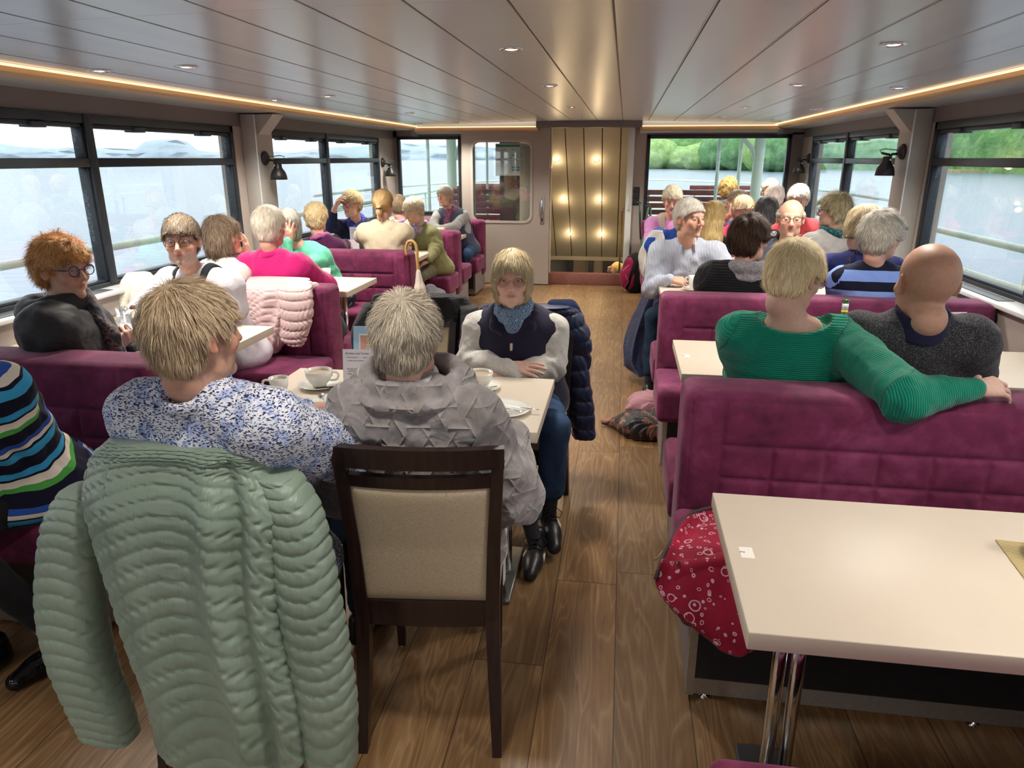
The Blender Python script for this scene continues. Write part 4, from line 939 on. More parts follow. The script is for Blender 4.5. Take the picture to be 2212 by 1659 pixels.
# right front table: placemat and glass carafe
t=NT('ribbed_beige_mat'); t.set(col=t.ramp(t.wave(60,t.co((1,1,1)),dir='Y'),[(.2,hx('a08a5c')),(.7,hx('cdb98a'))]),rough=.8); t.bump(t.wave(60,t.co((1,1,1)),dir='Y'),.5,.002)
o=MB().box((-.22,-.16,0),(.22,.16,.003),bev=.001).build('placemat',t.m); o.location=(1.115,1.485,.7502); o.rotation_euler=(0,0,D(-6)); tag(o,'ribbed beige placemat at the right end of the front table','placemat')
r=empty('glass_vase','round clear glass vase on the beige placemat','vase',(.985,1.59,.7535)); MB().lathe([(0,.002),(.028,.0),(.042,.012),(.046,.03),(.036,.055),(.018,.085),(.015,.13),(.020,.145),(.018,.145),(.012,.12),(.015,.085),(.033,.055),(.042,.03),(.026,.006),(0,.006)],n=32).build('vase_body',glass_mat('thick_glass',0,tint=(.82,.87,.86),gl=3),r)
# ---------------------------------------------------------------- people
def vcol_mat(name,rough=.5,spec=.35,sss=0,bs=0,bamt=.15,sheen=None,gain=1.0):
    t=NT(name); a=t.n('ShaderNodeVertexColor'); a.layer_name='Col'; n=t.noise(60,detail=3)
    col=t.mix(a.outputs['Color'],t.ramp(n,[(.3,(.93,.92,.91)),(.7,(1.05,1.04,1.04))]),1,'MULTIPLY')
    if gain!=1: col=t.mix(col,(gain,gain*.985,gain*.95),1,'MULTIPLY')
    t.set(col=col,rough=rough,spec=spec,sheen=sheen)
    if sss: t.b.inputs['Subsurface Weight'].default_value=sss; t.b.inputs['Subsurface Radius'].default_value=(.012,.004,.002); t.b.inputs['Subsurface Scale'].default_value=.5
    if bs: t.bump(t.noise(bs,detail=3),bamt,.0012)
    return t.m
SKIN=vcol_mat('skin',.5,.35,.12,220,.22); HAIR=vcol_mat('hair',.6,.25,0,gain=1.28)
EYEW=M('eye_white',hx('e4ddd6'),.15,nscale=80,namt=.03); IRIS=M('iris_grey_blue',hx('566a78'),.2,nscale=600,namt=.3); PUP=M('pupil',hx('0c0c0e'),.1)
LENS=glass_mat('spectacle_lens',0,tint=(.93,.93,.92),gl=.15); LENSD=glass_mat('tinted_lens',0,tint=(.45,.38,.36),gl=.8)
SK={'a':hx('cfa28c'),'b':hx('d8ab96'),'c':hx('d2a48d'),'d':hx('dcb4a2')}
def hand_sdf(P,w,f,n,side,curl=.5,thumb=.5,s=1.0,spread=.12):
    """w wrist, f towards the fingers, n back-of-hand normal; side +1 right hand, -1 left"""
    w=np.asarray(w,f32); f=np.asarray(f,f32); f=f/np.linalg.norm(f); n=np.asarray(n,f32); n=n-f*(n@f); n/=np.linalg.norm(n); r=np.cross(f,n)*(-side)  # thumb side
    def pt(a,b,c): return w+(f*a+r*b+n*c)*s
    D_=None
    offs=(.030,.0105,-.0095,-.028); ln=((.040,.024,.020),(.044,.027,.021),(.041,.025,.020),(.032,.019,.018)); kn=(.086,.090,.085,.076)
    for i in range(4):
        k=pt(kn[i],offs[i],.002-.004*abs(i-1)); d=cone(P,pt(.004,offs[i]*.45,0),k,.016*s,.0115*s); D_=d if D_ is None else sm(D_,d,.010*s)
    D_=sm(D_,cone(P,pt(.02,-.018,-.006),pt(.065,-.022,-.006),.014*s,.012*s),.01*s); D_=sm(D_,cone(P,pt(.015,.02,-.008),pt(.055,.024,-.008),.015*s,.012*s),.01*s)
    for i in range(4):
        p=pt(kn[i],offs[i],.002-.004*abs(i-1)); a=0.0; sp_=(1.5-i)*spread; q=p
        c=curl[i] if isinstance(curl,(list,tuple)) else curl
        for j,L_ in enumerate(ln[i]):
            a+=c*(1.15,1.35,.8)[j]; d=(f*math.cos(a)*math.cos(sp_)+r*math.sin(sp_)*math.cos(a*.5)-n*math.sin(a)); d/=np.linalg.norm(d); e=q+d*L_*s
            D_=np.minimum(D_,cone(P,q,e,(.0093,.0082,.0074)[j]*s,(.0084,.0075,.0066)[j]*s)) if j else sm(D_,cone(P,q,e,.0096*s,.0084*s),.005*s)
            q=e
    q=pt(.022,.024,-.008); a=.75*thumb+.15
    for j,L_ in enumerate((.040,.030,.025)):
        aa=a*(1,.75,.5)[j]; d=f*math.cos(aa)+r*math.sin(aa)-n*(.35+.25*j)*(1-thumb*.5); d/=np.linalg.norm(d); e=q+d*L_*s
        D_=sm(D_,cone(P,q,e,(.0135,.0105,.0095)[j]*s,(.0108,.0096,.008)[j]*s),.006*s); q=e
    return D_
def head_sdf(q,o):
    jw=o.get('jaw',1.0); sl=o.get('smile',0.0)*.004; ns=o.get('nose',1.0)
    ax=np.abs(q[:,0]); qa=np.column_stack([ax,q[:,1],q[:,2]]).astype(f32)  # mirrored
    d=ell(q,(0,-.012,.030),(.076,.097,.087)); d=sm(d,ell(q,(0,.018,-.040),(.059*jw,.070,.078)),.03)
    d=sm(d,cone(q,(-.033*jw,.026,-.082),(.033*jw,.026,-.082),.026,.026),.03); d=sm(d,sph(q,(0,.079,-.100),.018),.024)
    d=sm(d,sph(qa,(.040*jw,.060,-.028),.021),.02); d=sm(d,cone(qa,(0,.079,.021),(.036,.074,.021),.011,.009),.016)
    d=sub(d,sph(qa,(.0315,.1015,.003),.0145),.014)
    d=sm(d,chain(q,[(0,.087,.012),(0,.100+.004*ns,-.014),(0,.108+.004*ns,-.031)],[.0065,.0085,.0105*ns],.006),.010)
    d=sm(d,sph(qa,(.0115*ns,.099,-.036),.0078*ns),.006); d=sm(d,ell(q,(0,.075,-.062),(.028,.015,.024)),.014)
    d=sub(d,cone(qa,(.021,.098,-.036),(.034,.085,-.068),.0022,.0016),.007)
    d=sub(d,sph(qa,(.0065,.104,-.0455),.0026),.003)
    d=sm(d,chain(qa,[(0,.0915,-.0585),(.012,.0895,-.0580),(.026,.0800,-.0620+sl)],[.0036,.0034,.0018],.003),.0035)
    d=sm(d,chain(qa,[(0,.0900,-.0690),(.012,.0880,-.0680),(.023,.0800,-.0640+sl)],[.0048,.0042,.0020],.003),.0035)
    d=sub(d,chain(qa,[(0,.0955,-.0632),(.014,.0925,-.0628),(.029,.0815,-.0620+sl*1.5)],[.0012,.0012,.001],.002),.0028)
    # ears
    a=.42; er=np.array([[math.cos(a),math.sin(a),0],[-math.sin(a),math.cos(a),0],[0,0,1]],f32).T
    e=ell(qa,(.0800,-.010,-.004),(.0062,.0175,.031),er); e=sm(e,sph(qa,(.0765,-.001,-.028),.0075),.008); e=sub(e,ell(qa,(.0880,-.006,.002),(.0075,.0100,.019),er),.004)
    d=sm(d,e,.007)
    if o.get('beltchin'): d=sm(d,ell(q,(0,.035,-.115),(.045,.04,.02)),.03)
    return d
HL_Y=[-.14,-.09,-.055,-.030,-.012,.012,.026,.046,.080,.13]
HL_Z=[-.060,-.088,-.082,-.050,.012,.020,.006,.036,.058,.072]
def hair_base(q,o):
    st=o['style']; t_=o.get('thick',.012); ax=np.abs(q[:,0])
    fl=o.get('fringe',0.0); low=o.get('low',-.11)
    w=wob(q,o.get('wf',55),o.get('seed',1))*o.get('wa',.003)
    if st in ('short','tousled','curly','pony','balding'):
        d=ell(q,(0,-.014,.030),(.077+t_,.099+t_*1.05,.087+t_*1.25))
        if st!='pony': d=sm(d,ell(q,(0,-.050,-.03),(.060+t_*.7,.050+t_*.6,.050)),.02)
        zl=np.interp(q[:,1],HL_Y,np.array(HL_Z)+np.array([0,0,0,0,0,0,0,-fl*.4,-fl,-fl])).astype(f32)
        nape=o.get('nape',0); zl=zl+nape*(q[:,1]<-.03)
        if st=='pony': zl=zl+.0
        d=smx(d,(zl-q[:,2])*.8,.008)
        if st=='balding': d=smx(d,(q[:,2]-(.035+.0*ax)-np.clip(-(q[:,1]+.02)*.5,0,.05)),.01)
        if o.get('ears',1): d=sub(d,ell(np.column_stack([ax,q[:,1],q[:,2]]).astype(f32),(.088,-.004,-.012),(.026,.022,.034)),.006)
        if o.get('top'):   # quiff volume
            d=sm(d,ell(q,(0,.03,.085),(.055,.055,.03+o['top'])),.03)
        if st=='pony': d=sm(d,chain(q,[(0,-.105,.0),(0,-.125,-.02),(0,-.13,-.07),(0,-.115,-.13)],[.016,.017,.018,.008],.01),.008)
    elif st in ('bob','long'):
        wd=o.get('wide',.094)
        d=ell(q,(0,-.014,.028),(.088,.112,.102)); d=sm(d,ell(q,(0,-.022,(low+.02)/2),(wd,.100,abs(low)*.5+.06)),.03)
        if st=='long': d=sm(d,chain(q,[(-.02,-.085,-.05),(-.015,-.10,-.16),(-.01,-.085,low)],[.055,.060,.035],.03),.03); d=sm(d,chain(q,[(.02,-.085,-.05),(.015,-.10,-.16),(.01,-.085,low)],[.055,.060,.03],.03),.03)
        d=smx(d,(low+w*2.2-q[:,2]),.02)
        zf=o.get('zf',.036)
        d=sub(d,ell(q,(0,.135,-.052),(o.get('fw',.067),.118,.052+zf)),.010)
        d=sub(d,ell(q,(0,.10,-.11),(.060,.10,.06)),.01)
    return d+w
def hair_flow(p,n,o,rs):
    st=o['style']; crown=np.array(o.get('crown',(0,-.055,.105)),f32); f=p-crown; f/=np.linalg.norm(f,axis=1,keepdims=True)+1e-6
    g=np.array([0,0,-1],f32); gw=o.get('grav',.3 if st in('short','tousled','balding') else .9)
    if st=='pony': tgt=np.array([0,-.115,-.005],f32); f=tgt-p; f/=np.linalg.norm(f,axis=1,keepdims=True)+1e-6; gw=0
    if o.get('back'): f=f*.3+np.array([0,-1,.1],f32)*o['back']
    if o.get('fwd'): f=f+np.array(o['fwd'],f32)
    d=f*(1-gw*.5)+g*gw
    if o.get('curl'): 
        d=d+o['curl']*np.stack([np.sin(p[:,2]*120+p[:,1]*90),np.sin(p[:,0]*130+p[:,2]*70),np.sin(p[:,1]*120+p[:,0]*100)],1)
    d-=n*(d*n).sum(1,keepdims=True); d/=np.linalg.norm(d,axis=1,keepdims=True)+1e-6; return d
def make_hair(root,Rh,Hc,s,o,h,nst,seed=1):
    """hair volume plus combed strands, one mesh"""
    rs=np.random.RandomState(seed); lo=(-.135,-.175,o.get('low',-.13)-.03 if o['style'] in('bob','long') else -.155); hi=(.135,.14,.165)
    V,F=sdf_mesh(lambda P:hair_base(P,o),lo,hi,h)
    # vertex normals by finite differences of the SDF
    def nrm(P):
        e=.002; n=np.stack([hair_base(P+np.array(v,f32)*e,o)-hair_base(P-np.array(v,f32)*e,o) for v in ((1,0,0),(0,1,0),(0,0,1))],1); return n/(np.linalg.norm(n,axis=1,keepdims=True)+1e-9)
    V=V.astype(f32); c1,c2,c3=[np.array(c,f32) for c in o['cols']]
    k=.5+.5*wob(V*np.array([1,1,.5],f32),90,seed,2); k=np.clip(k,0,1)[:,None]; C=c1*(1-k)+c2*k; C=C*.92
    L_=o.get('len',.03); ng=4; ns=nst; w0=o.get('w',.0016)
    fc=V[F].mean(1); area=np.linalg.norm(np.cross(V[F[:,1]]-V[F[:,0]],V[F[:,3]]-V[F[:,0]]),axis=1); pk=rs.choice(len(F),ns,p=area/area.sum())
    P=(fc[pk]+rs.normal(0,h*.4,(ns,3))).astype(f32); n=nrm(P); P=P-n*.004
    d=hair_flow(P,n,o,rs)+rs.normal(0,o.get('jit',.16),(ns,3)).astype(f32)+n*o.get('lift',.12)*rs.rand(ns,1).astype(f32)*2
    ll=(L_*rs.uniform(.6,1.25,(ns,1))/ng).astype(f32); pts=[P]
    cl=o.get('curl',0)
    for i in range(ng):
        d/=np.linalg.norm(d,axis=1,keepdims=True)+1e-9; P=P+d*ll; pts.append(P)
        dd=hair_base(P,o); nn=nrm(P); fl=hair_flow(P,nn,o,rs)
        mx_=.006+o.get('lift',.12)*.05
        P=P-nn*np.clip(dd-mx_,0,.02)[:,None]+nn*np.clip(-dd-.001,0,.01)[:,None]*.7; pts[-1]=P
        d=d*.65+fl*.45+rs.normal(0,o.get('jit',.16)*.5,(ns,3)).astype(f32)+(np.array([0,0,-.12],f32) if o['style'] in('bob','long') else 0)
    pts=np.stack(pts,1) # ns,ng+1,3
    T=np.gradient(pts,axis=1); T/=np.linalg.norm(T,axis=2,keepdims=True)+1e-9
    B=np.cross(T,n[:,None,:]); B/=np.linalg.norm(B,axis=2,keepdims=True)+1e-9
    wid=w0*np.array([.8,1,1,.8,.15],f32)[None,:,None]*rs.uniform(.6,1.3,(ns,1,1))
    if o['style'] not in ('bob','long') and o.get('ears',1):
        e_=((np.abs(pts[:,:,0])-.086)/.020)**2+((pts[:,:,1]+.004)/.020)**2+((pts[:,:,2]+.012)/.032)**2; wid=wid*np.where(np.minimum.accumulate(e_,1)<1,.02,1)[:,:,None]
    if o['style'] in ('bob','long'):
        e_=(pts[:,:,0]/(o.get('fw',.067)*.93))**2+((pts[:,:,1]-.135)/.122)**2+((pts[:,:,2]+.052)/(.052+o.get('zf',.036)-.010))**2; wid=wid*np.where(np.minimum.accumulate(e_,1)<1,.01,1)[:,:,None]
    A=pts+B*wid*.5; Bq=pts-B*wid*.5
    RV=np.stack([A,Bq],2).reshape(-1,3); base=len(V); m_=(ng+1)*2
    st=(base+np.arange(ns)*m_)[:,None]; RF=np.concatenate([np.stack([st[:,0]+2*i,st[:,0]+2*i+1,st[:,0]+2*i+3,st[:,0]+2*i+2],1) for i in range(ng)])
    r1=rs.rand(ns,1); r2=rs.rand(ns,1); cc=c1*(1-r1)+c2*r1; cc=np.where(r2>.72,cc*.35+c3*.65,cc)*rs.uniform(.85,1.12,(ns,1))
    if o.get('roots') is not None:
        rr=np.array(o['roots'],f32); nr=np.clip((P[:,2:3]*0+pts[:,0,2:3]-o.get('rz',.09))/.04,0,1); cc=cc*(1-nr*.6)+rr*nr*.6
    RC_=np.repeat(cc,m_,0)
    VV=np.concatenate([V,RV]); VV=(VV*s)@Rh.T+Hc; FF=np.concatenate([F,RF]); CC=np.concatenate([C,RC_])
    return fastmesh('hair',VV,FF,[HAIR],None,root,True,None,None,CC)
def glasses(root,Rh,Hc,s,fm,lens=None,rw=.0245,rh=.019,th=.0014,shape=2.6,up=0):
    X=Matrix.Translation(Vector(Hc.tolist()))@Matrix([[float(Rh[i,j]*s) for j in range(3)]+[0] for i in range(3)]+[[0,0,0,1]])
    m=MB(); y=.1075
    def loop(sx,r=1.0):
        out=[]
        for i in range(28):
            a=2*PI*i/28; c,sn=math.cos(a),math.sin(a); e=2/shape
            x=abs(c)**e*(1 if c>0 else -1)*rw*r; z=abs(sn)**e*(1 if sn>0 else -1)*rh*r; out.append(Vector((sx*.0345+x,y-.10*(abs(sx*.0345+x)-.02)**2*10*.35-.0005,z+.001+up)))
        return out
    for sx in (-1,1):
        p=loop(sx); p=[X@q for q in p]; m.tube(p+[p[0],p[1]],th*s,n=6,cap=False)
        q=[Vector((sx*(.0345+rw),y-.006,.006+up)),Vector((sx*.074,.085,.008+up)),Vector((sx*.0815,.02,.010)),Vector((sx*.083,-.006,.008)),Vector((sx*.081,-.022,-.010))]
        m.tube([X@v for v in q],th*.95*s,n=6)
    m.tube([X@Vector(v) for v in ((-.0345+rw,y-.001,.004+up),(0,y+.002,.007+up),(.0345-rw,y-.001,.004+up))],th*s,n=6)
    g=m.build('glasses',fm,root)
    m=MB()
    for sx in (-1,1):
        lp=[X@q for q in loop(sx,.97)]; c=sum(lp,Vector())/len(lp); cv=m.bm.verts.new(c); vs=[m.bm.verts.new(q) for q in lp]
        for i in range(len(vs)): m.bm.faces.new((cv,vs[i],vs[(i+1)%len(vs)]))
    m.build('lenses',lens or LENS,g); return g
def eyes(root,Rh,Hc,s,skin,gaze=(0,0)):
    X=Matrix.Translation(Vector(Hc.tolist()))@Matrix([[float(Rh[i,j]*s) for j in range(3)]+[0] for i in range(3)]+[[0,0,0,1]])
    lid=bpy.data.materials.get('lid_%s'%skin) or M('lid_%s'%skin,tuple(v*.92 for v in SK[skin]),.5,nscale=200,namt=.04)
    for sx in (-1,1):
        m=MB(); c=Vector((sx*.0315,.0752,.002)); r_=.0118
        T=X@Matrix.Translation(c)@Matrix.Rotation(gaze[0],4,'Z')@Matrix.Rotation(gaze[1],4,'X')@Matrix.Rotation(-PI/2,4,'X')
        prof=[(r_*math.sin(a),r_*math.cos(a)) for a in [PI*i/16 for i in range(17)]]
        m.lathe([(0,r_+.0001),(.0022,r_*.985+.0001)],n=16,m=2,mat=T).lathe([(.0022,r_*.985+.0001),(.0056,r_*.885+.0001)],n=16,m=1,mat=T).lathe(prof[2:],n=16,m=0,mat=T)
        # lids: shells above and below the opening
        def shell(z0,z1,rr,mi):
            def fn(u,v):
                az=(u-.5)*2.3; e0=z0+(z1-z0)*v; e=e0*math.cos(az*.62) if abs(e0)<.9 else e0
                return X@(c+Vector((math.sin(az)*math.cos(e)*rr,math.cos(az)*math.cos(e)*rr,math.sin(e)*rr)))
            m.grid(fn,13,6,mi)
        shell(.15,1.4,r_*1.09,3); shell(-1.3,-.30,r_*1.06,3)
        m.build('eye',[EYEW,IRIS,PUP,lid],root)
def skin_color(sk,brow,o):
    b=np.array(SK[sk],f32); br=np.array(brow,f32)
    def fn(q): # q in head frame
        C=np.repeat(b[None],len(q),0)
        ax=np.abs(q[:,0]); 
        def g(c,r): return np.exp(-(((np.column_stack([ax,q[:,1],q[:,2]])-np.array(c))/np.array(r))**2).sum(1))[:,None]
        hd=(np.linalg.norm(q,axis=1)<.2)[:,None]
        red=np.array([1.10,.78,.76],f32); rud=o.get('ruddy',.5)
        for c,r,a in (((.045,.065,-.03),(.022,.03,.018),.55),((0,.11,-.032),(.014,.02,.012),.6),((.083,-.008,-.005),(.012,.025,.035),.7),((0,.08,.05),(.05,.04,.03),.18)): 
            k=g(c,r)*a*rud*hd*2*.6; C=C*(1-k)+C*red*k
        lp=np.exp(-((ax/.024)**2)**1.5)*np.exp(-(((q[:,2]+.0628)/.0085)**2)**2)*(q[:,1]>.078); k=(lp*.6)[:,None]*hd; C=C*(1-k)+np.array(hx('a4574f'),f32)*k
        bz=.0275-.004*((ax-.03)/.02)**2; bk=np.exp(-(((q[:,2]-bz)/.0042)**2)**1.4)*np.exp(-(((ax-.032)/.0195)**2)**3)*(q[:,1]>.05); k=(bk*o.get('browk',.65))[:,None]*hd; C=C*(1-k)+br*k
        if o.get('stubble'):
            z=q[:,2]; k=np.clip((-.045-z)/.02,0,1)*np.clip((q[:,1]-.01)/.03,0,1)*(1-lp)*o['stubble']; k=(k*(np.linalg.norm(q,axis=1)<.15))[:,None]; C=C*(1-k)+np.array(o.get('stcol',hx('b7aaa2')),f32)*k
        if o.get('scalp'): # shaved hair shadow
            z=np.interp(q[:,1],HL_Y,HL_Z); k=np.clip((q[:,2]-z)/.01,0,1)*np.clip((.055-q[:,2])/.03,0,1)*o['scalp']*(.6+.4*np.random.RandomState(1).rand(len(q))); k=(k*(np.linalg.norm(q,axis=1)<.16))[:,None]; C=C*(1-k)+np.array(hx('8f7468'),f32)*k
        return C
    return fn
PEOPLE={}
def person(label,head,hyaw,body,byaw,sk='a',hair=None,top=None,pants=None,hp=0,hr=0,s=1.0,face=None,arms=None,legs=None,h=.006,sw=.165,fat=1.0,glass=None,gaze=(0,0),nst=1500,collar=None,extra=None,ht=.010,shoes=None,chest=1.0,nodown=False,wr=(26,.006),neck=1.0,hipz=.555,c7=-.185):
    """head: world centre of the head; hyaw/byaw degrees, 0 faces forward (away from the camera), 180 faces the camera; body: hip x,y"""
    face=face or {}; body=(head[0] if body[0] is None else body[0],body[1]); by=D(byaw); Rb=np.array(Matrix.Rotation(by,3,'Z'),f32); O=np.array([body[0],body[1],0],f32)
    L=lambda p:(np.asarray(p,f32)-O)@Rb
    def G(p): return L(p[1:]) if p[0]=='w' else np.asarray(p,f32)
    Hc=L(head); Rh=Rb.T@rotm(D(hyaw),D(hp),D(hr))
    root=empty('person',label,'person',(body[0],body[1],0),by)
    hip=np.array([0,.0,hipz],f32); nk=Hc+Rh@np.array([0,-.035,-.10],f32)*s
    C7=Hc*.75+np.array([hip[0],hip[1],Hc[2]],f32)*.25+np.array([0,-.035,0],f32); C7[2]=Hc[2]+c7*s
    C7=C7.astype(f32); up=(C7-hip); up/=np.linalg.norm(up)
    S={-1:C7+np.array([-sw,.012,-.052],f32),1:C7+np.array([sw,.012,-.052],f32)}
    mid=hip*.5+C7*.5
    A={}
    for sd in (-1,1):
        a=(arms or {}).get(sd,{})
        el=G(a['el']) if 'el' in a else S[sd]+np.array([sd*.065,.07,-.27],f32)
        wr_=G(a['wr']) if 'wr' in a else np.array([sd*.09,float(S[sd][1])+.36,.785],f32)
        fd=np.asarray(a.get('fd',wr_-el),f32); 
        if 'fd' in a and a.get('fw'): fd=fd@Rb
        bn=np.asarray(a.get('bn',(0,0,1)),f32)
        if 'bn' in a and a.get('fw'): bn=bn@Rb
        A[sd]=(el,wr_,fd,bn,a.get('curl',.35),a.get('thumb',.5),a.get('sleeve',1.0),a.get('hide',False))
    ua,fa=.047*fat**.35,.036*fat**.3
    def torso(P,k=0.0):
        d=ell(P,hip+(0,.02,0),(.175*fat+k,.135*fat+k,.13+k)); d=sm(d,ell(P,hip*.62+C7*.38+np.array([0,.03*fat,0]),(.150*fat+k,.118*fat*chest+k,.16+k)),.09)
        d=sm(d,ell(P,hip*.28+C7*.72+np.array([0,.022,-.01]),(.165*(sw/.165)*(.5+.5*fat)+k,.108*(.4+.6*fat)*chest+k,.155+k)),.08)
        d=sm(d,cone(P,S[-1]*.92+C7*.08+(0,0,-.01),S[1]*.92+C7*.08+(0,0,-.01),.058+k,.058+k),.06)
        d=sm(d,cone(P,C7+np.array([-.06,0,.0]),C7+np.array([.06,0,.0]),.048+k*.6,.048+k*.6),.05)
        return d
    def armd(P,sd,k,to=1.0,k2=None):
        el,wr_=A[sd][0],A[sd][1]; k2=k if k2 is None else k2
        d=cone(P,S[sd],el,ua+.006+k,ua-.006+k)
        if to<=.5: e=S[sd]+(el-S[sd])*(to*2); return cone(P,S[sd],e,ua+.008+k,ua+.006+k)
        e=el+(wr_-el)*((to-.5)*2); return sm(d,cone(P,el,e,fa+.005+k,.030+k2),.03)
    def body_sdf(P):
        d=torso(P,-.022); d=sm(d,cone(P,C7+np.array([0,.026,.0]),nk,.052*neck,.050*neck**.5*s),.03)
        q=((P-Hc)@Rh)/s; m_=(q*q).sum(1)<.2**2
        hd=np.full(len(P),1.0,f32); hd[~m_]=(np.sqrt((q[~m_]**2).sum(1))-.14)*s
        if m_.any(): hd[m_]=head_sdf(q[m_].astype(f32),face)*s
        d=sm(d,hd,.018)
        for sd in (-1,1):
            el,wr_,fd,bn,cu,th,sl,hide=A[sd]
            a=cone(P,S[sd],el,ua-.004,ua-.012); a=sm(a,cone(P,el,wr_,fa,.0255),.03); d=sm(d,a,.03)
            mm=((P-wr_)**2).sum(1)<.24**2
            hh=np.sqrt(((P-wr_)**2).sum(1))-.20; hh=np.maximum(hh,.03)
            if mm.any() and not hide: hh[mm]=hand_sdf(P[mm],wr_,fd,bn,sd,cu,th,s*.98)
            d=sm(d,hh.astype(f32),.010)
        return d
    pts=[Hc,C7,hip,S[-1],S[1]]+[A[k_][i] for k_ in (-1,1) for i in (0,1)]; lo=np.min(pts,0)-.22; hi=np.max(pts,0)+.22
    sc=skin_color(sk,hair['cols'][0] if hair else hx('8a7a6a'),face)
    b=sdf_obj('body',body_sdf,lo,hi,h,[SKIN],root,colfn=lambda V:sc(((V-Hc)@Rh)/s))
    if not nodown: eyes(root,Rh,Hc,s,sk,gaze)
    if hair: make_hair(root,Rh,Hc,s,hair,.0055,nst,hair.get('seed',1))
    if glass: glasses(root,Rh,Hc,s,**glass)
    # top garment
    f_,a_=wr
    def top_sdf(P):
        d=torso(P,.006+(top.get('puff',0)))
        for sd in (-1,1):
            sl=A[sd][6]
            if sl>0: d=sm(d,armd(P,sd,.010+top.get('puff',0)+top.get('slv',0),sl,.006+top.get('cuff',0)),.045)
        d=d-a_*wob(P,f_,top.get('seed',1))-.0018*wob(P,75,3)
        for sd in (-1,1):
            el,w__=A[sd][0],A[sd][1]; ad=w__-S[sd]; ad=ad/(np.linalg.norm(ad)+1e-6); r2=((P-el)**2).sum(1); 
            if A[sd][6]>.6: d=d-np.exp(-r2/.011)*top.get('fold',.0045)*np.sin((P@ad)*105+2.2*wob(P,22,sd+3))
        bz=np.exp(-((P-(hip*.5+C7*.5))**2/np.array([.09,.09,.02])).sum(1)); d=d-bz*top.get('fold',.0045)*.5*np.sin(P[:,2]*70+P[:,0]*25+2.5*wob(P,14,5))
        if top.get('low'): d=sm(d,ell(P,hip+(0,.03,-.03),(.20*fat,.18*fat,.10)),.06)
        if top.get('neckcut'): c_,r_=top['neckcut']; d=sub(d,ell(P,C7+np.array(c_),r_),.006)
        if top.get('vneck'): d=sub(d,cone(P,C7+(0,.10,.06),C7+(0,.17,-.12),.055,.008),.01)
        return d
    lo2=lo.copy(); lo2[2]=hipz-.18
    def phase(V,fn):
        out=np.zeros((len(V),3),f32); out[:,0]=V[:,2]; out[:,1]=V[:,0]; out[:,2]=V[:,1]
        if fn is None or fn=='arm':
            for sd in (-1,1):
                el,w__=A[sd][0],A[sd][1]; dt=torso(V,.0); da=armd(V,sd,.0,1.0); m_=da<dt-.004
                a1=np.clip(((V-S[sd])@(el-S[sd]))/((el-S[sd])@(el-S[sd])),0,1); l1=np.linalg.norm(el-S[sd]); l2=np.linalg.norm(w__-el)
                d1=cone(V,S[sd],el,.01,.01); d2=cone(V,el,w__,.01,.01); a2=((V-el)@(w__-el))/((w__-el)@(w__-el))
                ph=np.where(d1<d2,((V-S[sd])@(el-S[sd]))/l1,l1+((V-el)@(w__-el))/l2); out[m_,0]=S[sd][2]-ph[m_]
        elif callable(fn): out[:,0]=fn(V)
        return out
    if top: 
        tp=sdf_obj(top.get('name','sweater'),top_sdf,lo2-.02,hi,ht,[top['mat']],root,colfn=(lambda V:phase(V,top.get('phase'))))
        if top.get('after'): top['after'](tp,dict(C7=C7,S=S,Hc=Hc,Rh=Rh,hip=hip,A=A,torso=torso,root=root,s=s,nk=nk,armd=armd))
    ax_=(nk-C7); ax_/=np.linalg.norm(ax_); 
    for c in ([collar] if isinstance(collar,dict) else (collar or [])):
        # ring around the neck
        z=ax_; x=np.array([1,0,0],f32); x=x-z*(x@z); x/=np.linalg.norm(x); y=np.cross(z,x); Rm=np.stack([x,y,z],1)
        cc=C7+ax_*c.get('up',.03)+np.array([0,c.get('fw',.012),0]); R_,r_=c.get('R',.068)+(neck-1)*.055,c.get('r',.012); hgt=c.get('h',1.0); tl=c.get('tilt',0)
        if tl: Rm=(Rm@rotm(0,D(tl),0)).astype(f32)
        def cf(P,c=c,cc=cc,Rm=Rm,R_=R_,r_=r_,hgt=hgt):
            d=tor(P,cc,R_,r_,Rm,(1,c.get('sy',1.12),hgt))
            if c.get('wob'): d=d-c['wob']*wob(P,c.get('wfreq',45),c.get('seed',2),2.2)
            if c.get('tail'): 
                for (p,q,a,b) in c['tail']: d=sm(d,cone(P,C7+np.array(p),C7+np.array(q),a,b)-c.get('wob',0)*wob(P,40,5),.02)
            if c.get('open'): d=sub(d,cone(P,cc+np.array([0,.06,.03]),cc+np.array([0,.14,-.02]),c['open'],c['open']*1.3),.006)
            return d
        tl_=[np.array(p)+C7 for tt in c.get('tail',[]) for p in tt[:2]]+[cc-.16,cc+.16]
        sdf_obj(c.get('name','collar'),cf,np.min(tl_,0)-.05,np.max(tl_,0)+.05,c.get('hh',.0055),[c['mat']],root)
    # trousers and shoes
    lg=legs or {}
    if pants:
        K={};AN={}
        for sd in (-1,1):
            K[sd]=G(lg[sd]['k']) if sd in lg and 'k' in lg[sd] else np.array([sd*.11,.44,.535],f32)
            AN[sd]=G(lg[sd]['a']) if sd in lg and 'a' in lg[sd] else np.array([sd*.11,.42,.10],f32)
        def pf(P):
            d=ell(P,hip+np.array([0,.01,-.015]),(.178*fat,.14*fat,.11))
            for sd in (-1,1):
                e=cone(P,hip+np.array([sd*.085,.03,-.01]),K[sd],.082*fat**.5,.062); e=sm(e,cone(P,K[sd],K[sd]+(AN[sd]-K[sd])*pants.get('te',.88),.060,.047+pants.get('flare',0)),.03); d=sm(d,e,.03)
            return d-.0045*wob(P,30,4)-.0015*wob(P,90,2)
        q=[hip]+[K[k_] for k_ in K]+[AN[k_] for k_ in AN]
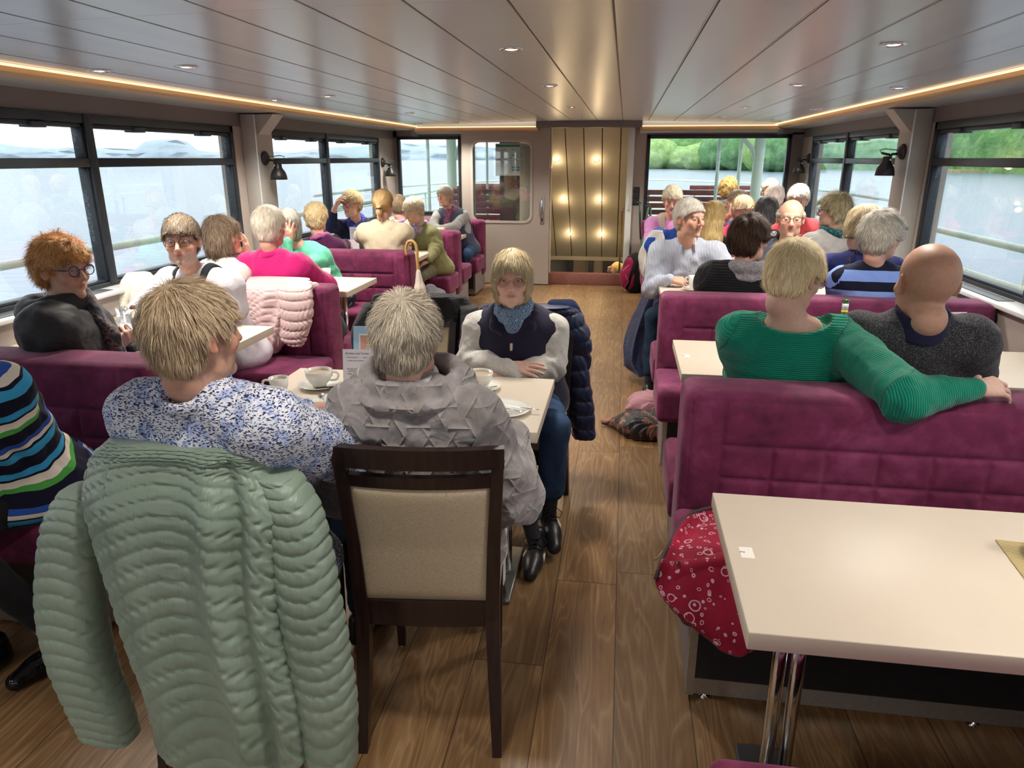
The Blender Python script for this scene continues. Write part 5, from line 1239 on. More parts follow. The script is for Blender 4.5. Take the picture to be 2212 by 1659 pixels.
        sdf_obj(pants.get('name','trousers'),pf,np.min(q,0)-.2,np.max(q,0)+.2,pants.get('hh',.013),[pants['mat']],root)
        for sd in (-1,1):
            sh=(shoes or {}).get('dir',{}).get(sd); fdv=np.asarray(sh if sh is not None else (0,1,0),f32); fdv=fdv@Rb if (sh is not None) else fdv
            fdv/=np.linalg.norm(fdv); a=AN[sd]+np.array([0,0,-.02]); 
            n_=np.array([0,0,1],f32); n_=n_-fdv*(n_@fdv); n_/=np.linalg.norm(n_); sdv=np.cross(fdv,n_); Rs=np.stack([sdv,fdv,n_],1).astype(f32)
            def sf(P,a=a,Rs=Rs):
                q=(P-a)@Rs; d=cone(q,(0,-.02,-.035),(0,.10,-.045),.038,.034); d=sm(d,cone(q,(0,.09,-.048),(0,.165,-.052),.040,.030),.03); d=sm(d,cone(q,(0,-.03,.02),(0,-.035,-.04),.034,.036),.02)
                return smx(d,-.077-q[:,2]+0*q[:,0],.006)
            smat=(shoes or {}).get('mat',SHOE)
            so=sdf_obj('shoe',sf,a-.24,a+.24,(shoes or {}).get('hh',.011),[smat],root)
            if shoes and shoes.get('after'): shoes['after'](so,sd,a,Rs,root)
            sdf_obj('sock',lambda P,a=a,k=K[sd]:cone(P,a+np.array([0,0,-.03]),a+(k-a)*.34,.031,.037),a-.15,a+.26,.012,[(shoes or {}).get('sock',SOCK)],root)
    info=dict(root=root,C7=C7,S=S,Hc=Hc,Rh=Rh,hip=hip,A=A,torso=torso,armd=armd,s=s,nk=nk,L=L,Rb=Rb)
    if extra: extra(info)
    return info
SHOE=M('black_shoe',hx('1b1a1b'),.35,nscale=30,namt=.2); SOCK=M('dark_sock',hx('2b2c31'),.9,nscale=300,namt=.2)
# ---------------------------------------------------------------- fabrics
def fab(name,col,rough=.9,bs=0,ba=.3,bd=.002,sheen=.15,var=.06,vs=40,ribs=0,ribd=.002,melange=None,ribdir=0):
    if name in MATS: return MATS[name]
    t=NT(name); c=hx(col); n=t.noise(vs,detail=4)
    cc=t.ramp(n,[(.35,tuple(v*(1-var) for v in c)),(.65,tuple(min(1,v*(1+var)) for v in c))])
    if melange: m=t.noise(melange[1],detail=2,rough=.8); cc=t.mix(cc,hx(melange[0]),t.ramp(m,[(.5,(0,)*3),(.62,(melange[2],)*3)]))
    b=None
    if ribs:
        a=t.n('ShaderNodeVertexColor'); a.layer_name='Col'; x=t.n('ShaderNodeSeparateColor'); t.l(a.outputs['Color'],x.inputs[0]); r=t.math('SINE',t.math('MULTIPLY',x.outputs[ribdir],ribs)); h=t.math('MULTIPLY',t.math('ADD',r,1),.5)
        h=t.math('POWER',h,.6); cc=t.mix(cc,tuple(v*.62 for v in c),t.math('MULTIPLY',t.math('SUBTRACT',1,h),.7)); b=t.bump(h,.9,ribd)
    if bs: t.bump(t.noise(bs,detail=3),ba,bd,prev=b)
    t.set(col=cc,rough=rough,spec=.2,sheen=sheen); MATS[name]=t.m; return t.m
def stripes(name,bands,scale,tilt=(0,0,0),rough=.85,wob_=0):
    """bands: list of (width, hex); phase from the Col attribute (metres)"""
    t=NT(name); a=t.n('ShaderNodeVertexColor'); a.layer_name='Col'; x=t.n('ShaderNodeSeparateColor'); t.l(a.outputs['Color'],x.inputs[0])
    tot=sum(b[0] for b in bands); f=t.math('FRACT',t.math('ADD',t.math('DIVIDE',x.outputs[0],tot*scale),10)); st=[];p=0
    for wd,cx in bands: st.append((p/tot,hx(cx))); p+=wd
    cc=t.ramp(f,st,'CONSTANT'); t.set(col=cc,rough=rough,spec=.2,sheen=.1); t.bump(t.noise(300,detail=2),.15,.001); return t.m
def leaf_print():
    t=NT('floral_shirt_cotton'); c=t.co((1,1,1)); base=t.ramp(t.noise(26,c,detail=2),[(.48,hx('eceef8')),(.60,hx('b9c6ea'))])
    def leaves(sc,rot,thr,off):
        w_=t.n('ShaderNodeMapping'); w_.inputs['Scale'].default_value=(sc,sc,sc*2.6); w_.inputs['Rotation'].default_value=rot; w_.inputs['Location'].default_value=off
        n=t.n('ShaderNodeTexNoise'); n.inputs['Scale'].default_value=40; t.l(c,n.inputs['Vector']); va=t.n('ShaderNodeVectorMath',operation='MULTIPLY_ADD'); t.l(n.outputs['Color'],va.inputs[0]); va.inputs[1].default_value=(.02,.02,.02); t.l(c,va.inputs[2]); t.l(va.outputs[0],w_.inputs[0])
        return t.math('LESS_THAN',t.vor(1,w_.outputs[0]),thr)
    d1=leaves(80,(.3,.6,.2),.29,(0,0,0)); d2=leaves(80,(.2,-.8,.5),.30,(3,5,1)); d3=leaves(85,(.9,1.6,.1),.27,(7,1,4)); d4=leaves(75,(.1,2.4,.9),.25,(2,9,4))
    cc=t.mix(base,hx('7086bd'),t.math('MAXIMUM',d4,d3)); cc=t.mix(cc,hx('333a5e'),t.math('MAXIMUM',d1,d2)); l=leaves(70,(.5,1.1,.4),.20,(11,2,6)); cc=t.mix(cc,hx('3a3030'),l)
    t.set(col=cc,rough=.8,spec=.2); t.bump(t.noise(14,c,detail=3),.35,.012); return t.m
def fleece_print():
    t=NT('embossed_grey_fleece'); c=t.co((1,1,1)); b=None
    ls=[]
    for i,a in enumerate((0,PI/3,-PI/3)):
        cc=t.co((1,1,1),rot=(0,a,0)); y=t.n('ShaderNodeSeparateXYZ'); t.l(cc,y.inputs[0])
        u=t.math('FRACT',t.math('MULTIPLY',y.outputs['Z'],19)); lin_=t.math('SUBTRACT',1,t.math('MULTIPLY',t.math('ABSOLUTE',t.math('SUBTRACT',u,.5)),2.0)); g=t.math('GREATER_THAN',t.math('FRACT',t.math('ADD',t.math('MULTIPLY',y.outputs['X'],9.5),t.math('MULTIPLY',t.math('FLOOR',t.math('MULTIPLY',y.outputs['Z'],19)),.37))),.42)
        ls.append(t.math('MULTIPLY',t.math('POWER',lin_,5),g))
    r=t.math('MAXIMUM',t.math('MAXIMUM',ls[0],ls[1]),ls[2])
    n=t.noise(38,detail=5,rough=.7); nn=t.noise(7,detail=3,dist=1)
    cc=t.ramp(t.math('ADD',t.math('MULTIPLY',n,.35),t.math('MULTIPLY',nn,.65)),[(.34,hx('7c7676')),(.55,hx('999292')),(.7,hx('b4afb2'))]); cc=t.mix(cc,hx('b3aba6'),t.math('MULTIPLY',r,.45))
    t.set(col=cc,rough=.95,spec=.1,sheen=.6); bb=t.bump(r,.8,.007); bb=t.bump(t.noise(9,detail=3,dist=1.5),.6,.02,prev=bb); t.bump(t.noise(160,detail=3),.25,.0015,prev=bb); return t.m
def shiny(name,col,sc=18,amt=.5,rough=.45,dist=.006,sheen=.1):
    if name in MATS: return MATS[name]
    t=NT(name); c=hx(col); n=t.noise(sc,t.co((1,1,2.2)),detail=4,dist=.8)
    t.set(col=t.ramp(t.noise(8),[(.3,tuple(v*.93 for v in c)),(.7,tuple(min(1,v*1.06) for v in c))]),rough=rough,spec=.4,sheen=sheen); t.bump(n,amt,dist); MATS[name]=t.m; return t.m
def denim(name,col):
    if name in MATS: return MATS[name]
    t=NT(name); c=hx(col); n=t.noise(12,t.co((1,1,.5)),detail=4)
    t.set(col=t.mix(t.ramp(n,[(.3,tuple(v*.75 for v in c)),(.7,tuple(min(1,v*1.3) for v in c))]),t.ramp(t.noise(700,detail=1),[(.4,(.8,.8,.85)),(.6,(1.15,1.15,1.1))]),1,'MULTIPLY'),rough=.9,spec=.15); t.bump(t.noise(9,t.co((1,1,1.6)),detail=3,dist=.8),.35,.012); MATS[name]=t.m; return t.m
JEANS=denim('blue_denim',  '344866'); DJEANS=denim('dark_denim','26364a'); BLKT=fab('black_trouser_cloth','1c1b1e',sheen=.1,bs=30,ba=.4,bd=.006); DK=fab('dark_trouser_cloth','33343c',sheen=.05)
# ---------------------------------------------------------------- hair presets
def H(style,c1,c2,c3,**k): d=dict(style=style,cols=(hx(c1),hx(c2),hx(c3))); d.update(k); return d
W=lambda px,py,Y:('w',*atY(px,py,Y))
HP=lambda px,py,Y:tuple(atY(px,py,Y))
Z3=lambda px,py,z:('w',*atZ(px,py,z))
NAVYM=M('navy_frame',hx('2c3566'),.3); DARKM=M('dark_frame',hx('2a2422'),.3); GOLDM=M('thin_gold_frame',hx('a98a62'),.3,metal=.6); REDM=M('plum_frame',hx('7a3a52'),.35)
# --- 1 blond-grey man in the floral shirt
FLOR=leaf_print()
def shirt_collar_up(mat,name='shirt_collar',**k): return dict(name=name,mat=mat,R=.064,r=.011,h=2.0,up=.032,fw=.008,hh=.005,**k)
person('man with tousled blond hair and white shirt with blue flowers, seen from behind',HP(420,722,1.48),-26,(-.99,1.62),-6,'a',
 H('tousled','8f7f6a','bda78b','dccbb0',thick=.008,len=.046,lift=.30,jit=.20,w=.0011,seed=3,crown=(0,-.05,.10),wa=.004,nape=.004,cols_=0),
 dict(name='floral_shirt',mat=FLOR,seed=4,puff=.012,slv=.012,low=True,fold=.006),dict(mat=DJEANS),s=1.0,c7=-.162,sw=.175,fat=1.22,h=.0042,ht=.007,nst=22000,face=dict(ruddy=1.0),
 arms={-1:dict(el=(-.30,.22,.84),wr=(-.12,.55,.80)),1:dict(el=(.29,.17,.80),wr=(.14,.52,.80))},collar=shirt_collar_up(FLOR,tilt=-6),neck=1.12,wr=(20,.009))
# --- 2 grey-haired woman in the fleece
FLC=fleece_print()
def wide_collar(tp,q):
    C7=q['C7']
    def cf(P):
        q_=P-C7-np.array([0,-.004,.050],f32)
        d=tor(q_,(0,.030,.000),.104,.022,rotm(0,D(12)),(1.18,.88,1.5))
        d=sm(d,tor(q_,(0,.020,-.022),.135,.013,rotm(0,D(16)),(1.15,.82,1)),.03)
        d=sm(d,cone(q_,(-.12,.045,-.01),(-.165,.02,-.05),.022,.014),.02); d=sm(d,cone(q_,(.12,.045,-.01),(.165,.02,-.05),.022,.014),.02)
        return d-.005*wob(P,34,6,2)
    sdf_obj('fleece_collar',cf,C7-.26,C7+.24,.006,[FLC],q['root'])
    sdf_obj('blouse_collar',lambda P:tor(P,C7+np.array([0,.014,.056]),.058,.010,rotm(0,D(8)),(1.02,1.1,1.5)),C7-.15,C7+.16,.006,[M('white_blouse',hx('e9ecf2'),.8,nscale=60)],q['root'])
person('woman with short thick grey hair and embossed grey fleece jacket, seen from behind',HP(880,730,1.72),-3,(-.50,1.80),3,'b',
 H('tousled','938a7d','bdb4a5','e4ddd0',thick=.011,len=.040,lift=.16,jit=.26,w=.0011,seed=5,wa=.004,curl=.12,crown=(.01,-.06,.10)),
 dict(name='fleece_jacket',mat=FLC,seed=6,puff=.020,slv=.014,cuff=.02,low=True,fold=.007,after=wide_collar),dict(mat=M('white_trousers',hx('dcdde4'),.9,nscale=20)),s=.95,c7=-.165,sw=.140,fat=.98,h=.0045,ht=.007,nst=22000,face=dict(ruddy=.9),
 arms={-1:dict(el=('w',-.76,1.78,.72),wr=('w',-.78,2.05,.79),hide=True),1:dict(el=('w',-.275,1.80,.72),wr=('w',-.32,2.06,.79),hide=True)},wr=(24,.010))
# --- 3 smiling woman
GREYJ=fab('heather_grey_jersey','bdb9b3',melange=('d9d6d2',240,.6),bs=24,ba=.5,bd=.012); NAVYF=fab('navy_fleece','252236',sheen=.3,bs=400,ba=.4)
def vest(tp,q):
    C7,S,torso=q['C7'],q['S'],q['torso']; hip=q['hip']
    def vf(P):
        d=torso(P,.020); 
        for sd in (-1,1): d=sub(d,cone(P,S[sd]+np.array([sd*.050,.0,.05]),S[sd]+np.array([sd*.035,.03,-.13]),.052,.078),.012)
        d=sub(d,ell(P,C7+np.array([0,.055,.075]),(.066,.075,.09)),.01)
        d=sub(d,cone(P,(0,C7[1]+.16,C7[2]-.05),(0,C7[1]+.24,.6),.0022,.0022),.006)
        return d-.003*wob(P,22,3)
    sdf_obj('fleece_vest',vf,np.array([-.3,-.3,.5]),C7+np.array([.3,.3,.15]),.0055,[NAVYF],q['root'])
    for sd in (-1,1):
        def cl(P,sd=sd):
            d=chain(P-C7,[(sd*.066,-.03,.030),(sd*.088,.05,.020),(sd*.080,.105,-.022),(sd*.045,.128,-.048)],[.020,.024,.022,.012],.01); e=np.abs((P-C7)@np.array([sd*.35,.25,.90],f32)-(.022))-.018
            return d-.001*wob(P,60)
        sdf_obj('vest_collar',cl,C7-.2,C7+.2,.005,[NAVYF],q['root'])
    zp=C7+np.array([0,.148,-.085]); m=MB(); m.box((zp[0]-.006,zp[1]-.004,zp[2]-.034),(zp[0]+.006,zp[1]+.006,zp[2]),bev=.002); m.tube([(zp[0],zp[1]-.002,zp[2]),(zp[0],zp[1]+.004,zp[2]-.12),(zp[0],zp[1]-.004,zp[2]-.25)],.0022,n=6); m.build('zip_puller',M('zip_silver',hx('cdbfa8'),.3,metal=.7),q['root'])
SCB=NT('blue_marled_snood'); SCB.set(col=SCB.ramp(SCB.wave(55,SCB.co((1,1,1),rot=(.3,.5,.2)),dist=9,dscale=1.6),[(.25,hx('2c4468')),(.5,hx('4f76a6')),(.8,hx('9db8d6'))]),rough=.9,sheen=.3); SCB.bump(SCB.wave(55,SCB.co((1,1,1),rot=(.3,.5,.2)),dist=9,dscale=1.6),.8,.003)
def p3x(q):
    pass
SNK=NT('black_sneaker'); SNK.set(col=SNK.ramp(SNK.noise(14),[(.3,hx('141416')),(.7,hx('242426'))]),rough=.38)
def sneaker(so,sd,a,Rs,root):
    X=Matrix([[float(Rs[i,j]) for j in range(3)]+[float(a[i])] for i in range(3)]+[[0,0,0,1]])
    m=MB(); 
    for k in range(6):
        y=.035+k*.014; z=.012-k*.0085; m.tube([X@Vector((-.026,y-.004,z-.016)),X@Vector((0,y,z+.001)),X@Vector((.026,y+.006,z-.016))],.0026,n=6)
        m.tube([X@Vector((.026,y-.004,z-.016)),X@Vector((0,y,z+.002)),X@Vector((-.026,y+.006,z-.016))],.0026,n=6)
    for s in (-1,1): m.tube([X@Vector(p) for p in ((0,.03,.02),(s*.03,.02,.034),(s*.05,.035,.022),(s*.038,.05,.004),(0,.035,.018))],.0022,n=6)
    m.build('laces',M('black_lace',hx('101012'),.7),so)
    m=MB()
    for s in (-1,1): m.tube([X@Vector((s*.036,-.02,-.055)),X@Vector((s*.041,.05,-.035)),X@Vector((s*.038,.10,-.062))],.006,n=6,flat=.5)
    m.build('side_stripe',M('cream_stripe',hx('d8cdb8'),.5),so)
    m=MB(); m.box((-.014,.006,.014),(.014,.010,.040),mat=X@Matrix.Rotation(-.5,4,'X'),bev=.002); m.build('tongue_label',M('tongue_label_dark',hx('2a2523'),.6),so)
person('smiling woman with a blond bob, navy vest and blue snood, arms folded',HP(1106,601,3.03),186,(-.42,3.14),180,'d',
 H('bob','93856a','c3b492','ded2b6',len=.05,low=-.098,w=.0013,seed=7,jit=.12,lift=.10,zf=.056,fw=.080,wide=.088,wa=.003),
 dict(name='grey_jersey',mat=GREYJ,seed=2,slv=.006,after=vest),dict(mat=JEANS,flare=.014,hh=.009,te=.74),s=.98,sw=.165,fat=1.12,h=.0036,ht=.0065,nst=14000,face=dict(smile=1.6,ruddy=.8,jaw=1.03,browk=.35),glass=dict(fm=GOLDM,lens=glass_mat('rose_lens',0,tint=(.86,.78,.80),gl=.15),rw=.0265,rh=.0225,shape=2.2,th=.0010),
 arms={1:dict(el=W(1016,778,3.02),wr=W(1092,792,2.865),fd=(1,.10,-.02),fw=True,bn=(0,-.45,1),curl=.12,thumb=.15),-1:dict(el=W(1192,792,3.02),wr=W(1112,812,2.86),fd=(-1,.12,.0),fw=True,bn=(0,-.5,.8),curl=.25)},
 legs={-1:dict(k=('w',-.235,2.72,.57),a=Z3(1186,1095,.17)),1:dict(k=('w',-.44,2.70,.55),a=Z3(1158,1160,.10))},shoes=dict(mat=SNK.m,hh=.006,after=sneaker,dir={-1:(.28,-1,-.30),1:(-.02,-1,-.02)}),
 collar=dict(name='snood',mat=SCB.m,R=.064,r=.027,h=1.25,up=.048,fw=.018,wob=.005,wfreq=55,tail=[((0,.085,.02),(0,.11,-.02),.045,.035)],hh=.0045),wr=(26,.007))
# --- 4 red-haired woman in the dark parka
PARK=shiny('black_parka','2b2b2e',14,.5,.6,.010); SCD=NT('dark_patterned_scarf'); SCD.set(col=SCD.ramp(SCD.noise(16,detail=3,dist=2),[(.42,hx('2a2a30')),(.55,hx('4b4a50')),(.60,hx('8a6a5c')),(.66,hx('34343a'))],'LINEAR'),rough=.85,sheen=.2); SCD.bump(SCD.noise(18,dist=1),.7,.01)
def hood(tp,q):
    C7=q['C7']; by=q['root']
    sdf_obj('hood',lambda P:sm(tor(P,C7+np.array([0,.0,.03]),.095,.034,rotm(0,D(10)),(1.05,1.1,1.35)),ell(P,C7+np.array([-.02,-.09,-.02]),(.12,.05,.065)),.05)-.004*wob(P,30,2),C7-.32,C7+.3,.008,[PARK],q['root'])
    sdf_obj('patterned_scarf',lambda P:sm(tor(P,C7+np.array([0,.035,.035]),.070,.024,rotm(0,D(20)),(1,1.2,1.4)),chain(P-C7,[(.02,.12,.03),(.04,.19,-.12),(.05,.22,-.30)],[.032,.042,.040],.02),.03)-.007*wob(P,36,4,2),C7+np.array([-.2,-.15,-.42]),C7+.3,.007,[SCD.m],q['root'])
    sdf_obj('purple_top',lambda P:chain(P-C7,[(-.02,.13,-.06),(-.01,.185,-.25),(.0,.19,-.38)],[.05,.06,.06],.02),C7+np.array([-.2,-.1,-.5]),C7+.3,.009,[fab('purple_knit','6a4fb8')],q['root'])
person('woman with curly red hair and round blue glasses in a dark hooded parka',HP(136,582,2.70),-102,(-2.42,2.70),-62,'a',
 H('curly','a8723f','c99a62','e6c48e',thick=.024,len=.040,curl=.9,wa=.008,lift=.45,jit=.35,w=.0013,seed=9,fringe=.012,wf=48),
 dict(name='parka',mat=PARK,seed=5,puff=.030,slv=.022,cuff=.012,low=True,fold=.010,after=hood),dict(mat=JEANS),s=1.02,c7=-.17,sw=.185,fat=1.25,h=.0038,ht=.008,nst=12000,face=dict(ruddy=.9,nose=1.05,browk=.4,jaw=1.05),glass=dict(fm=NAVYM,shape=2.2,rw=.0225,rh=.0205,th=.0021),gaze=(.30,-.05),
 arms={1:dict(el=W(140,800,2.60),wr=W(235,800,2.92)),-1:dict(el=W(238,772,3.0),wr=W(288,757,2.98),fd=(-.25,-.25,1),fw=True,bn=(.8,-.6,.2),curl=(.75,.8,.85,.9),thumb=.2)},wr=(18,.012))
# --- 5 man with braces
WHT=fab('white_cotton_shirt','e6e3ea',bs=16,ba=.5,bd=.014,var=.02)
def braces(tp,q):
    C7,S,torso,hip=q['C7'],q['S'],q['torso'],q['hip']
    for sd in (-1,1):
        def bf(P,sd=sd):
            sh=torso(P,.014+.006); band=np.abs(P[:,0]-sd*(.098-.03*np.clip((C7[2]-P[:,2])/.4,0,1)))-.019
            return np.maximum(np.maximum(np.abs(sh)-.0045,band),.62-P[:,2])
        sdf_obj('brace',bf,np.array([-.25,-.35,.6]),C7+np.array([.25,.35,.1]),.005,[fab('navy_webbing','33406a' if sd>0 else '23242c')],q['root'])
person('man with brown fringe and glasses in a white shirt with dark braces, facing the camera',HP(393,520,3.52),200,(-2.28,3.80),172,'b',
 H('short','4f4438','75685a','958a7c',thick=.012,len=.035,fringe=.010,w=.0014,seed=11,fwd=(0,.5,0),crown=(0,-.07,.10)),
 dict(name='white_shirt',mat=WHT,seed=8,puff=.010,slv=.012,low=True,after=braces),dict(mat=DK),s=1.06,sw=.18,fat=1.35,h=.0042,ht=.0085,nst=9000,face=dict(ruddy=.9,jaw=1.05,stubble=.35,browk=.8),glass=dict(fm=DARKM,shape=2.6,rw=.0255,rh=.0185,th=.0016),gaze=(0,-.15),
 arms={1:dict(el=W(265,720,3.55),wr=W(285,722,3.2),curl=.5),-1:dict(el=W(500,660,3.6),wr=W(420,690,3.2))},collar=dict(name='neckband',mat=WHT,R=.070,r=.007,up=.012,fw=.02,tilt=18))
# --- 6 brown-haired woman in lace cardigan
person('woman with wavy brown bob and cream lace cardigan, in profile beside the column',HP(483,508,4.32),-72,(-2.56,4.34),-25,'a',
 H('bob','55463a','7d6a58','9a8a78',len=.06,low=-.125,w=.0017,seed=13,curl=.35,lift=.3,jit=.22,wide=.100,wa=.008,zf=.03,wf=40),
 dict(name='lace_cardigan',mat=fab('cream_lace_knit','e3dbd2',bs=150,ba=1,bd=.004,var=.05),seed=3,puff=.01),dict(mat=DK),s=1.03,sw=.165,fat=1.05,nst=5000,face=dict(ruddy=1.2,smile=1),
 arms={1:dict(el=W(500,590,4.5),wr=W(530,556,4.75),fd=(.2,.1,1),fw=True,bn=(1,0,0),curl=.3)})
# --- 7 white-haired woman in magenta
person('woman with short white hair in a bright magenta cardigan, seen from behind',HP(583,492,4.36),-8,(-2.17,4.36),-4,'a',
 H('short','b8b0a0','dcd6c8','f2eee4',thick=.017,len=.035,w=.0017,seed=15,crown=(0,-.03,.11),nape=.0),
 dict(name='magenta_cardigan',mat=fab('magenta_wool','c2216f',bs=240,ba=.6,bd=.003,sheen=.4,var=.10,vs=160),seed=5,puff=.014,slv=.008,low=True),dict(mat=DK),s=1.04,sw=.18,fat=1.3,nst=6000,face=dict(ruddy=.8),
 arms={1:dict(el=W(700,618,4.50),wr=W(660,575,4.75)),-1:dict(el=W(520,640,4.5),wr=W(560,590,4.8))},collar=dict(name='cardigan_collar',mat=MATS['magenta_wool'],R=.070,r=.016,up=.018,h=1.3,tilt=-10))
# --- 8 grey bob, mint jumper
person('woman with grey bob and glasses in a mint green jumper, hand on her cheek',HP(624,486,5.32),200,(-2.30,5.50),172,'b',
 H('bob','6f6c66','8f8c84','a8a59c',len=.06,low=-.105,w=.002,seed=17,zf=.045,wide=.092),
 dict(name='mint_jumper',mat=fab('mint_knit','62b898',bs=200,ba=.4,bd=.003),seed=6),dict(mat=DK),s=1.0,nst=3500,face=dict(ruddy=.8),glass=dict(fm=REDM,th=.0018),
 arms={1:dict(el=W(618,560,5.15),wr=W(622,522,5.18),fd=(.05,.05,1),fw=True,bn=(0,-1,0),curl=.1,thumb=.6),-1:dict(el=W(690,560,5.35),wr=W(655,575,5.05))})
# --- 9 curly blonde with scarf
PUR=fab('deep_purple_knit','4a1f42',sheen=.2)
person('woman with curly blond hair, dark purple cardigan and pink scarf, back turned',HP(684,472,6.12),5,(-2.52,6.08),0,'b',
 H('curly','b8a27a','d8c69e','ecdfc0',thick=.024,len=.03,curl=.6,wa=.006,w=.0024,seed=19,nape=-.004),
 dict(name='purple_cardigan',mat=PUR,seed=7),dict(mat=DK),s=1.02,nst=3000,h=.007,sw=.155,collar=dict(name='pink_scarf',mat=fab('pink_violet_scarf','a0609a',melange=('d04070',60,.9),var=.2),R=.07,r=.022,up=.03,wob=.006),arms={1:dict(el=W(745,530,6.2),wr=W(735,545,6.4))})
# --- 10 navy jacket, hand to forehead
NAV=fab('navy_jacket_cloth','1e2744',sheen=.15,bs=20,ba=.4,bd=.01); BLUES=fab('royal_blue_scarf','3a3f8c',bs=30,ba=.8,bd=.01)
person('woman in a navy jacket and glasses, one hand raised to her forehead',HP(760,441,6.86),164,(-2.62,7.22),176,'b',
 H('tousled','8d7d5c','bba983','d9ccac',thick=.014,len=.05,fringe=.012,w=.0024,seed=21,fwd=(.8,.3,0),lift=.2),
 dict(name='navy_jacket',mat=NAV,seed=8,puff=.012,low=True),dict(mat=DK),s=1.03,nst=3000,h=.0055,sw=.175,fat=1.15,face=dict(smile=1.3),glass=dict(fm=REDM,th=.0022),
 arms={1:dict(el=W(716,487,6.75),wr=W(722,452,6.72),fd=(.40,.0,.9),fw=True,bn=(-.6,-.2,.5),curl=.45,thumb=.6,sleeve=.86),-1:dict(el=W(800,520,6.9),wr=W(770,538,6.65))},
 collar=dict(name='blue_scarf',mat=BLUES,R=.068,r=.024,up=.025,fw=.02,wob=.006,h=1.3,tail=[((.03,.10,.0),(-.04,.15,-.10),.04,.03)]))
# --- 11 ponytail
CREAMJ=fab('cream_jacket_cloth','d2c6aa',bs=14,ba=.4,bd=.01,var=.03)
person('woman with a blond ponytail and black hair tie in a cream jacket, seen from behind',HP(828,441,6.02),0,(-2.02,6.02),2,'b',
 H('pony','bfa06c','dfc492','f0dcb0',thick=.006,len=.06,w=.002,seed=23,lift=.03,jit=.05),
 dict(name='cream_jacket',mat=CREAMJ,seed=9,puff=.012,low=True),dict(mat=DK),s=1.0,nst=4500,h=.006,sw=.165,fat=1.08,
 arms={1:dict(el=W(878,505,6.1),wr=W(868,535,6.35)),-1:dict(el=W(782,510,6.1),wr=W(800,545,6.35))},
 extra=lambda q:sdf_obj('hair_tie',lambda P:tor((P-q['Hc'])@q['Rh'],(0,-.128,-.028),.015,.0085,None,(1,1,1))-.002*wob(P,160),q['Hc']-.22,q['Hc']+.2,.004,[M('black_scrunchie',hx('141416'),.9)],q['root']))
# --- 12 
person('person with short brown hair and lilac collar, seen just behind the ponytail woman',HP(862,446,7.86),0,(-2.30,7.83),0,'b',
 H('short','5f5242','85765f','9f9078',thick=.014,len=.03,w=.0026,seed=25),dict(name='cream_top',mat=CREAMJ,seed=2),dict(mat=DK),nst=1500,h=.008,ht=.013,collar=dict(name='lilac_collar',mat=fab('lilac_collar_cloth','a48cc4'),R=.07,r=.018,up=.02))
# --- 13 olive jumper
OLV=fab('olive_knit','85835a',bs=200,ba=.3,bd=.003); KHK=fab('khaki_trousers','73705c',bs=16,ba=.5,bd=.01)
SCP=fab('pastel_check_scarf','8f95b4',melange=('c98f9c',34,.9),var=.25,vs=26,bs=26,ba=.6,bd=.01)
def lapb(q): pass
person('woman with grey-blond hair in an olive jumper and pastel scarf, looking down at her hand',HP(893,455,6.98),146,(-1.93,7.28),150,'d',
 H('short','a59a84','cfc6b0','e2dccb',thick=.015,len=.04,fringe=.01,w=.0022,seed=27,crown=(0,-.02,.11)),
 dict(name='olive_jumper',mat=OLV,seed=3,puff=.010,low=True,slv=.006),dict(mat=KHK,hh=.010),hp=-22,s=1.0,nst=3500,h=.005,sw=.165,fat=1.2,face=dict(smile=2,ruddy=.9),
 arms={-1:dict(el=W(942,535,6.95),wr=W(925,562,6.72),fd=(-.8,-.4,-.35),fw=True,bn=(0,-.3,1),curl=.3),1:dict(el=W(868,520,6.8),wr=W(860,545,6.6))},
 legs={-1:dict(k=Z3(905,597,.50),a=Z3(900,662,.10)),1:dict(k=('w',-2.2,6.85,.53),a=('w',-2.2,6.9,.1))},
 collar=dict(name='pastel_scarf',mat=SCP,R=.072,r=.028,up=.02,fw=.02,wob=.007,h=1.3,tail=[((.0,.11,.0),(.0,.16,-.10),.05,.035)]))
# --- 14 far left woman
VST=fab('slate_quilted_vest','4a4d60',ribs=190,ribd=.006); RSC=fab('red_navy_floral_scarf','5a4a62',melange=('c04a58',42,.95),var=.3,vs=30)
person('woman with short white hair, slate vest and red scarf at the far left table',HP(961,424,8.58),160,(-1.93,8.74),176,'b',
 H('short','a8a294','cfcabd','e5e1d6',thick=.013,len=.04,fringe=.012,w=.0026,seed=29),
 dict(name='grey_sleeves',mat=fab('mid_grey_jersey','9a9a98'),seed=4),dict(mat=JEANS,hh=.011),nst=2500,h=.006,sw=.165,fat=1.1,face=dict(ruddy=1.2,smile=-.5),
 arms={-1:dict(el=W(985,487,8.45),wr=W(960,492,8.25)),1:dict(el=W(935,485,8.4),wr=W(948,493,8.2))},
 legs={-1:dict(k=('w',-1.80,8.30,.54),a=Z3(998,628,.09)),1:dict(k=('w',-1.99,8.30,.54),a=('w',-1.98,8.4,.09))},
 collar=dict(name='floral_scarf',mat=RSC,R=.066,r=.026,up=.02,fw=.02,wob=.007,h=1.2,tail=[((.0,.11,.0),(.0,.16,-.16),.045,.035)]),
 extra=lambda q:sdf_obj('quilted_vest',lambda P:sub(sub(sub(q['torso'](P,.022),cone(P,q['S'][1]+np.array([.05,0,.05]),q['S'][1]+np.array([.045,.0,-.14]),.055,.07),.012),cone(P,q['S'][-1]+np.array([-.05,0,.05]),q['S'][-1]+np.array([-.045,0,-.14]),.055,.07),.012),ell(P,q['C7']+np.array([0,.10,.0]),(.05,.08,.16)),.01),np.array([-.3,-.3,.5]),q['C7']+np.array([.3,.3,.12]),.009,[VST],q['root']))
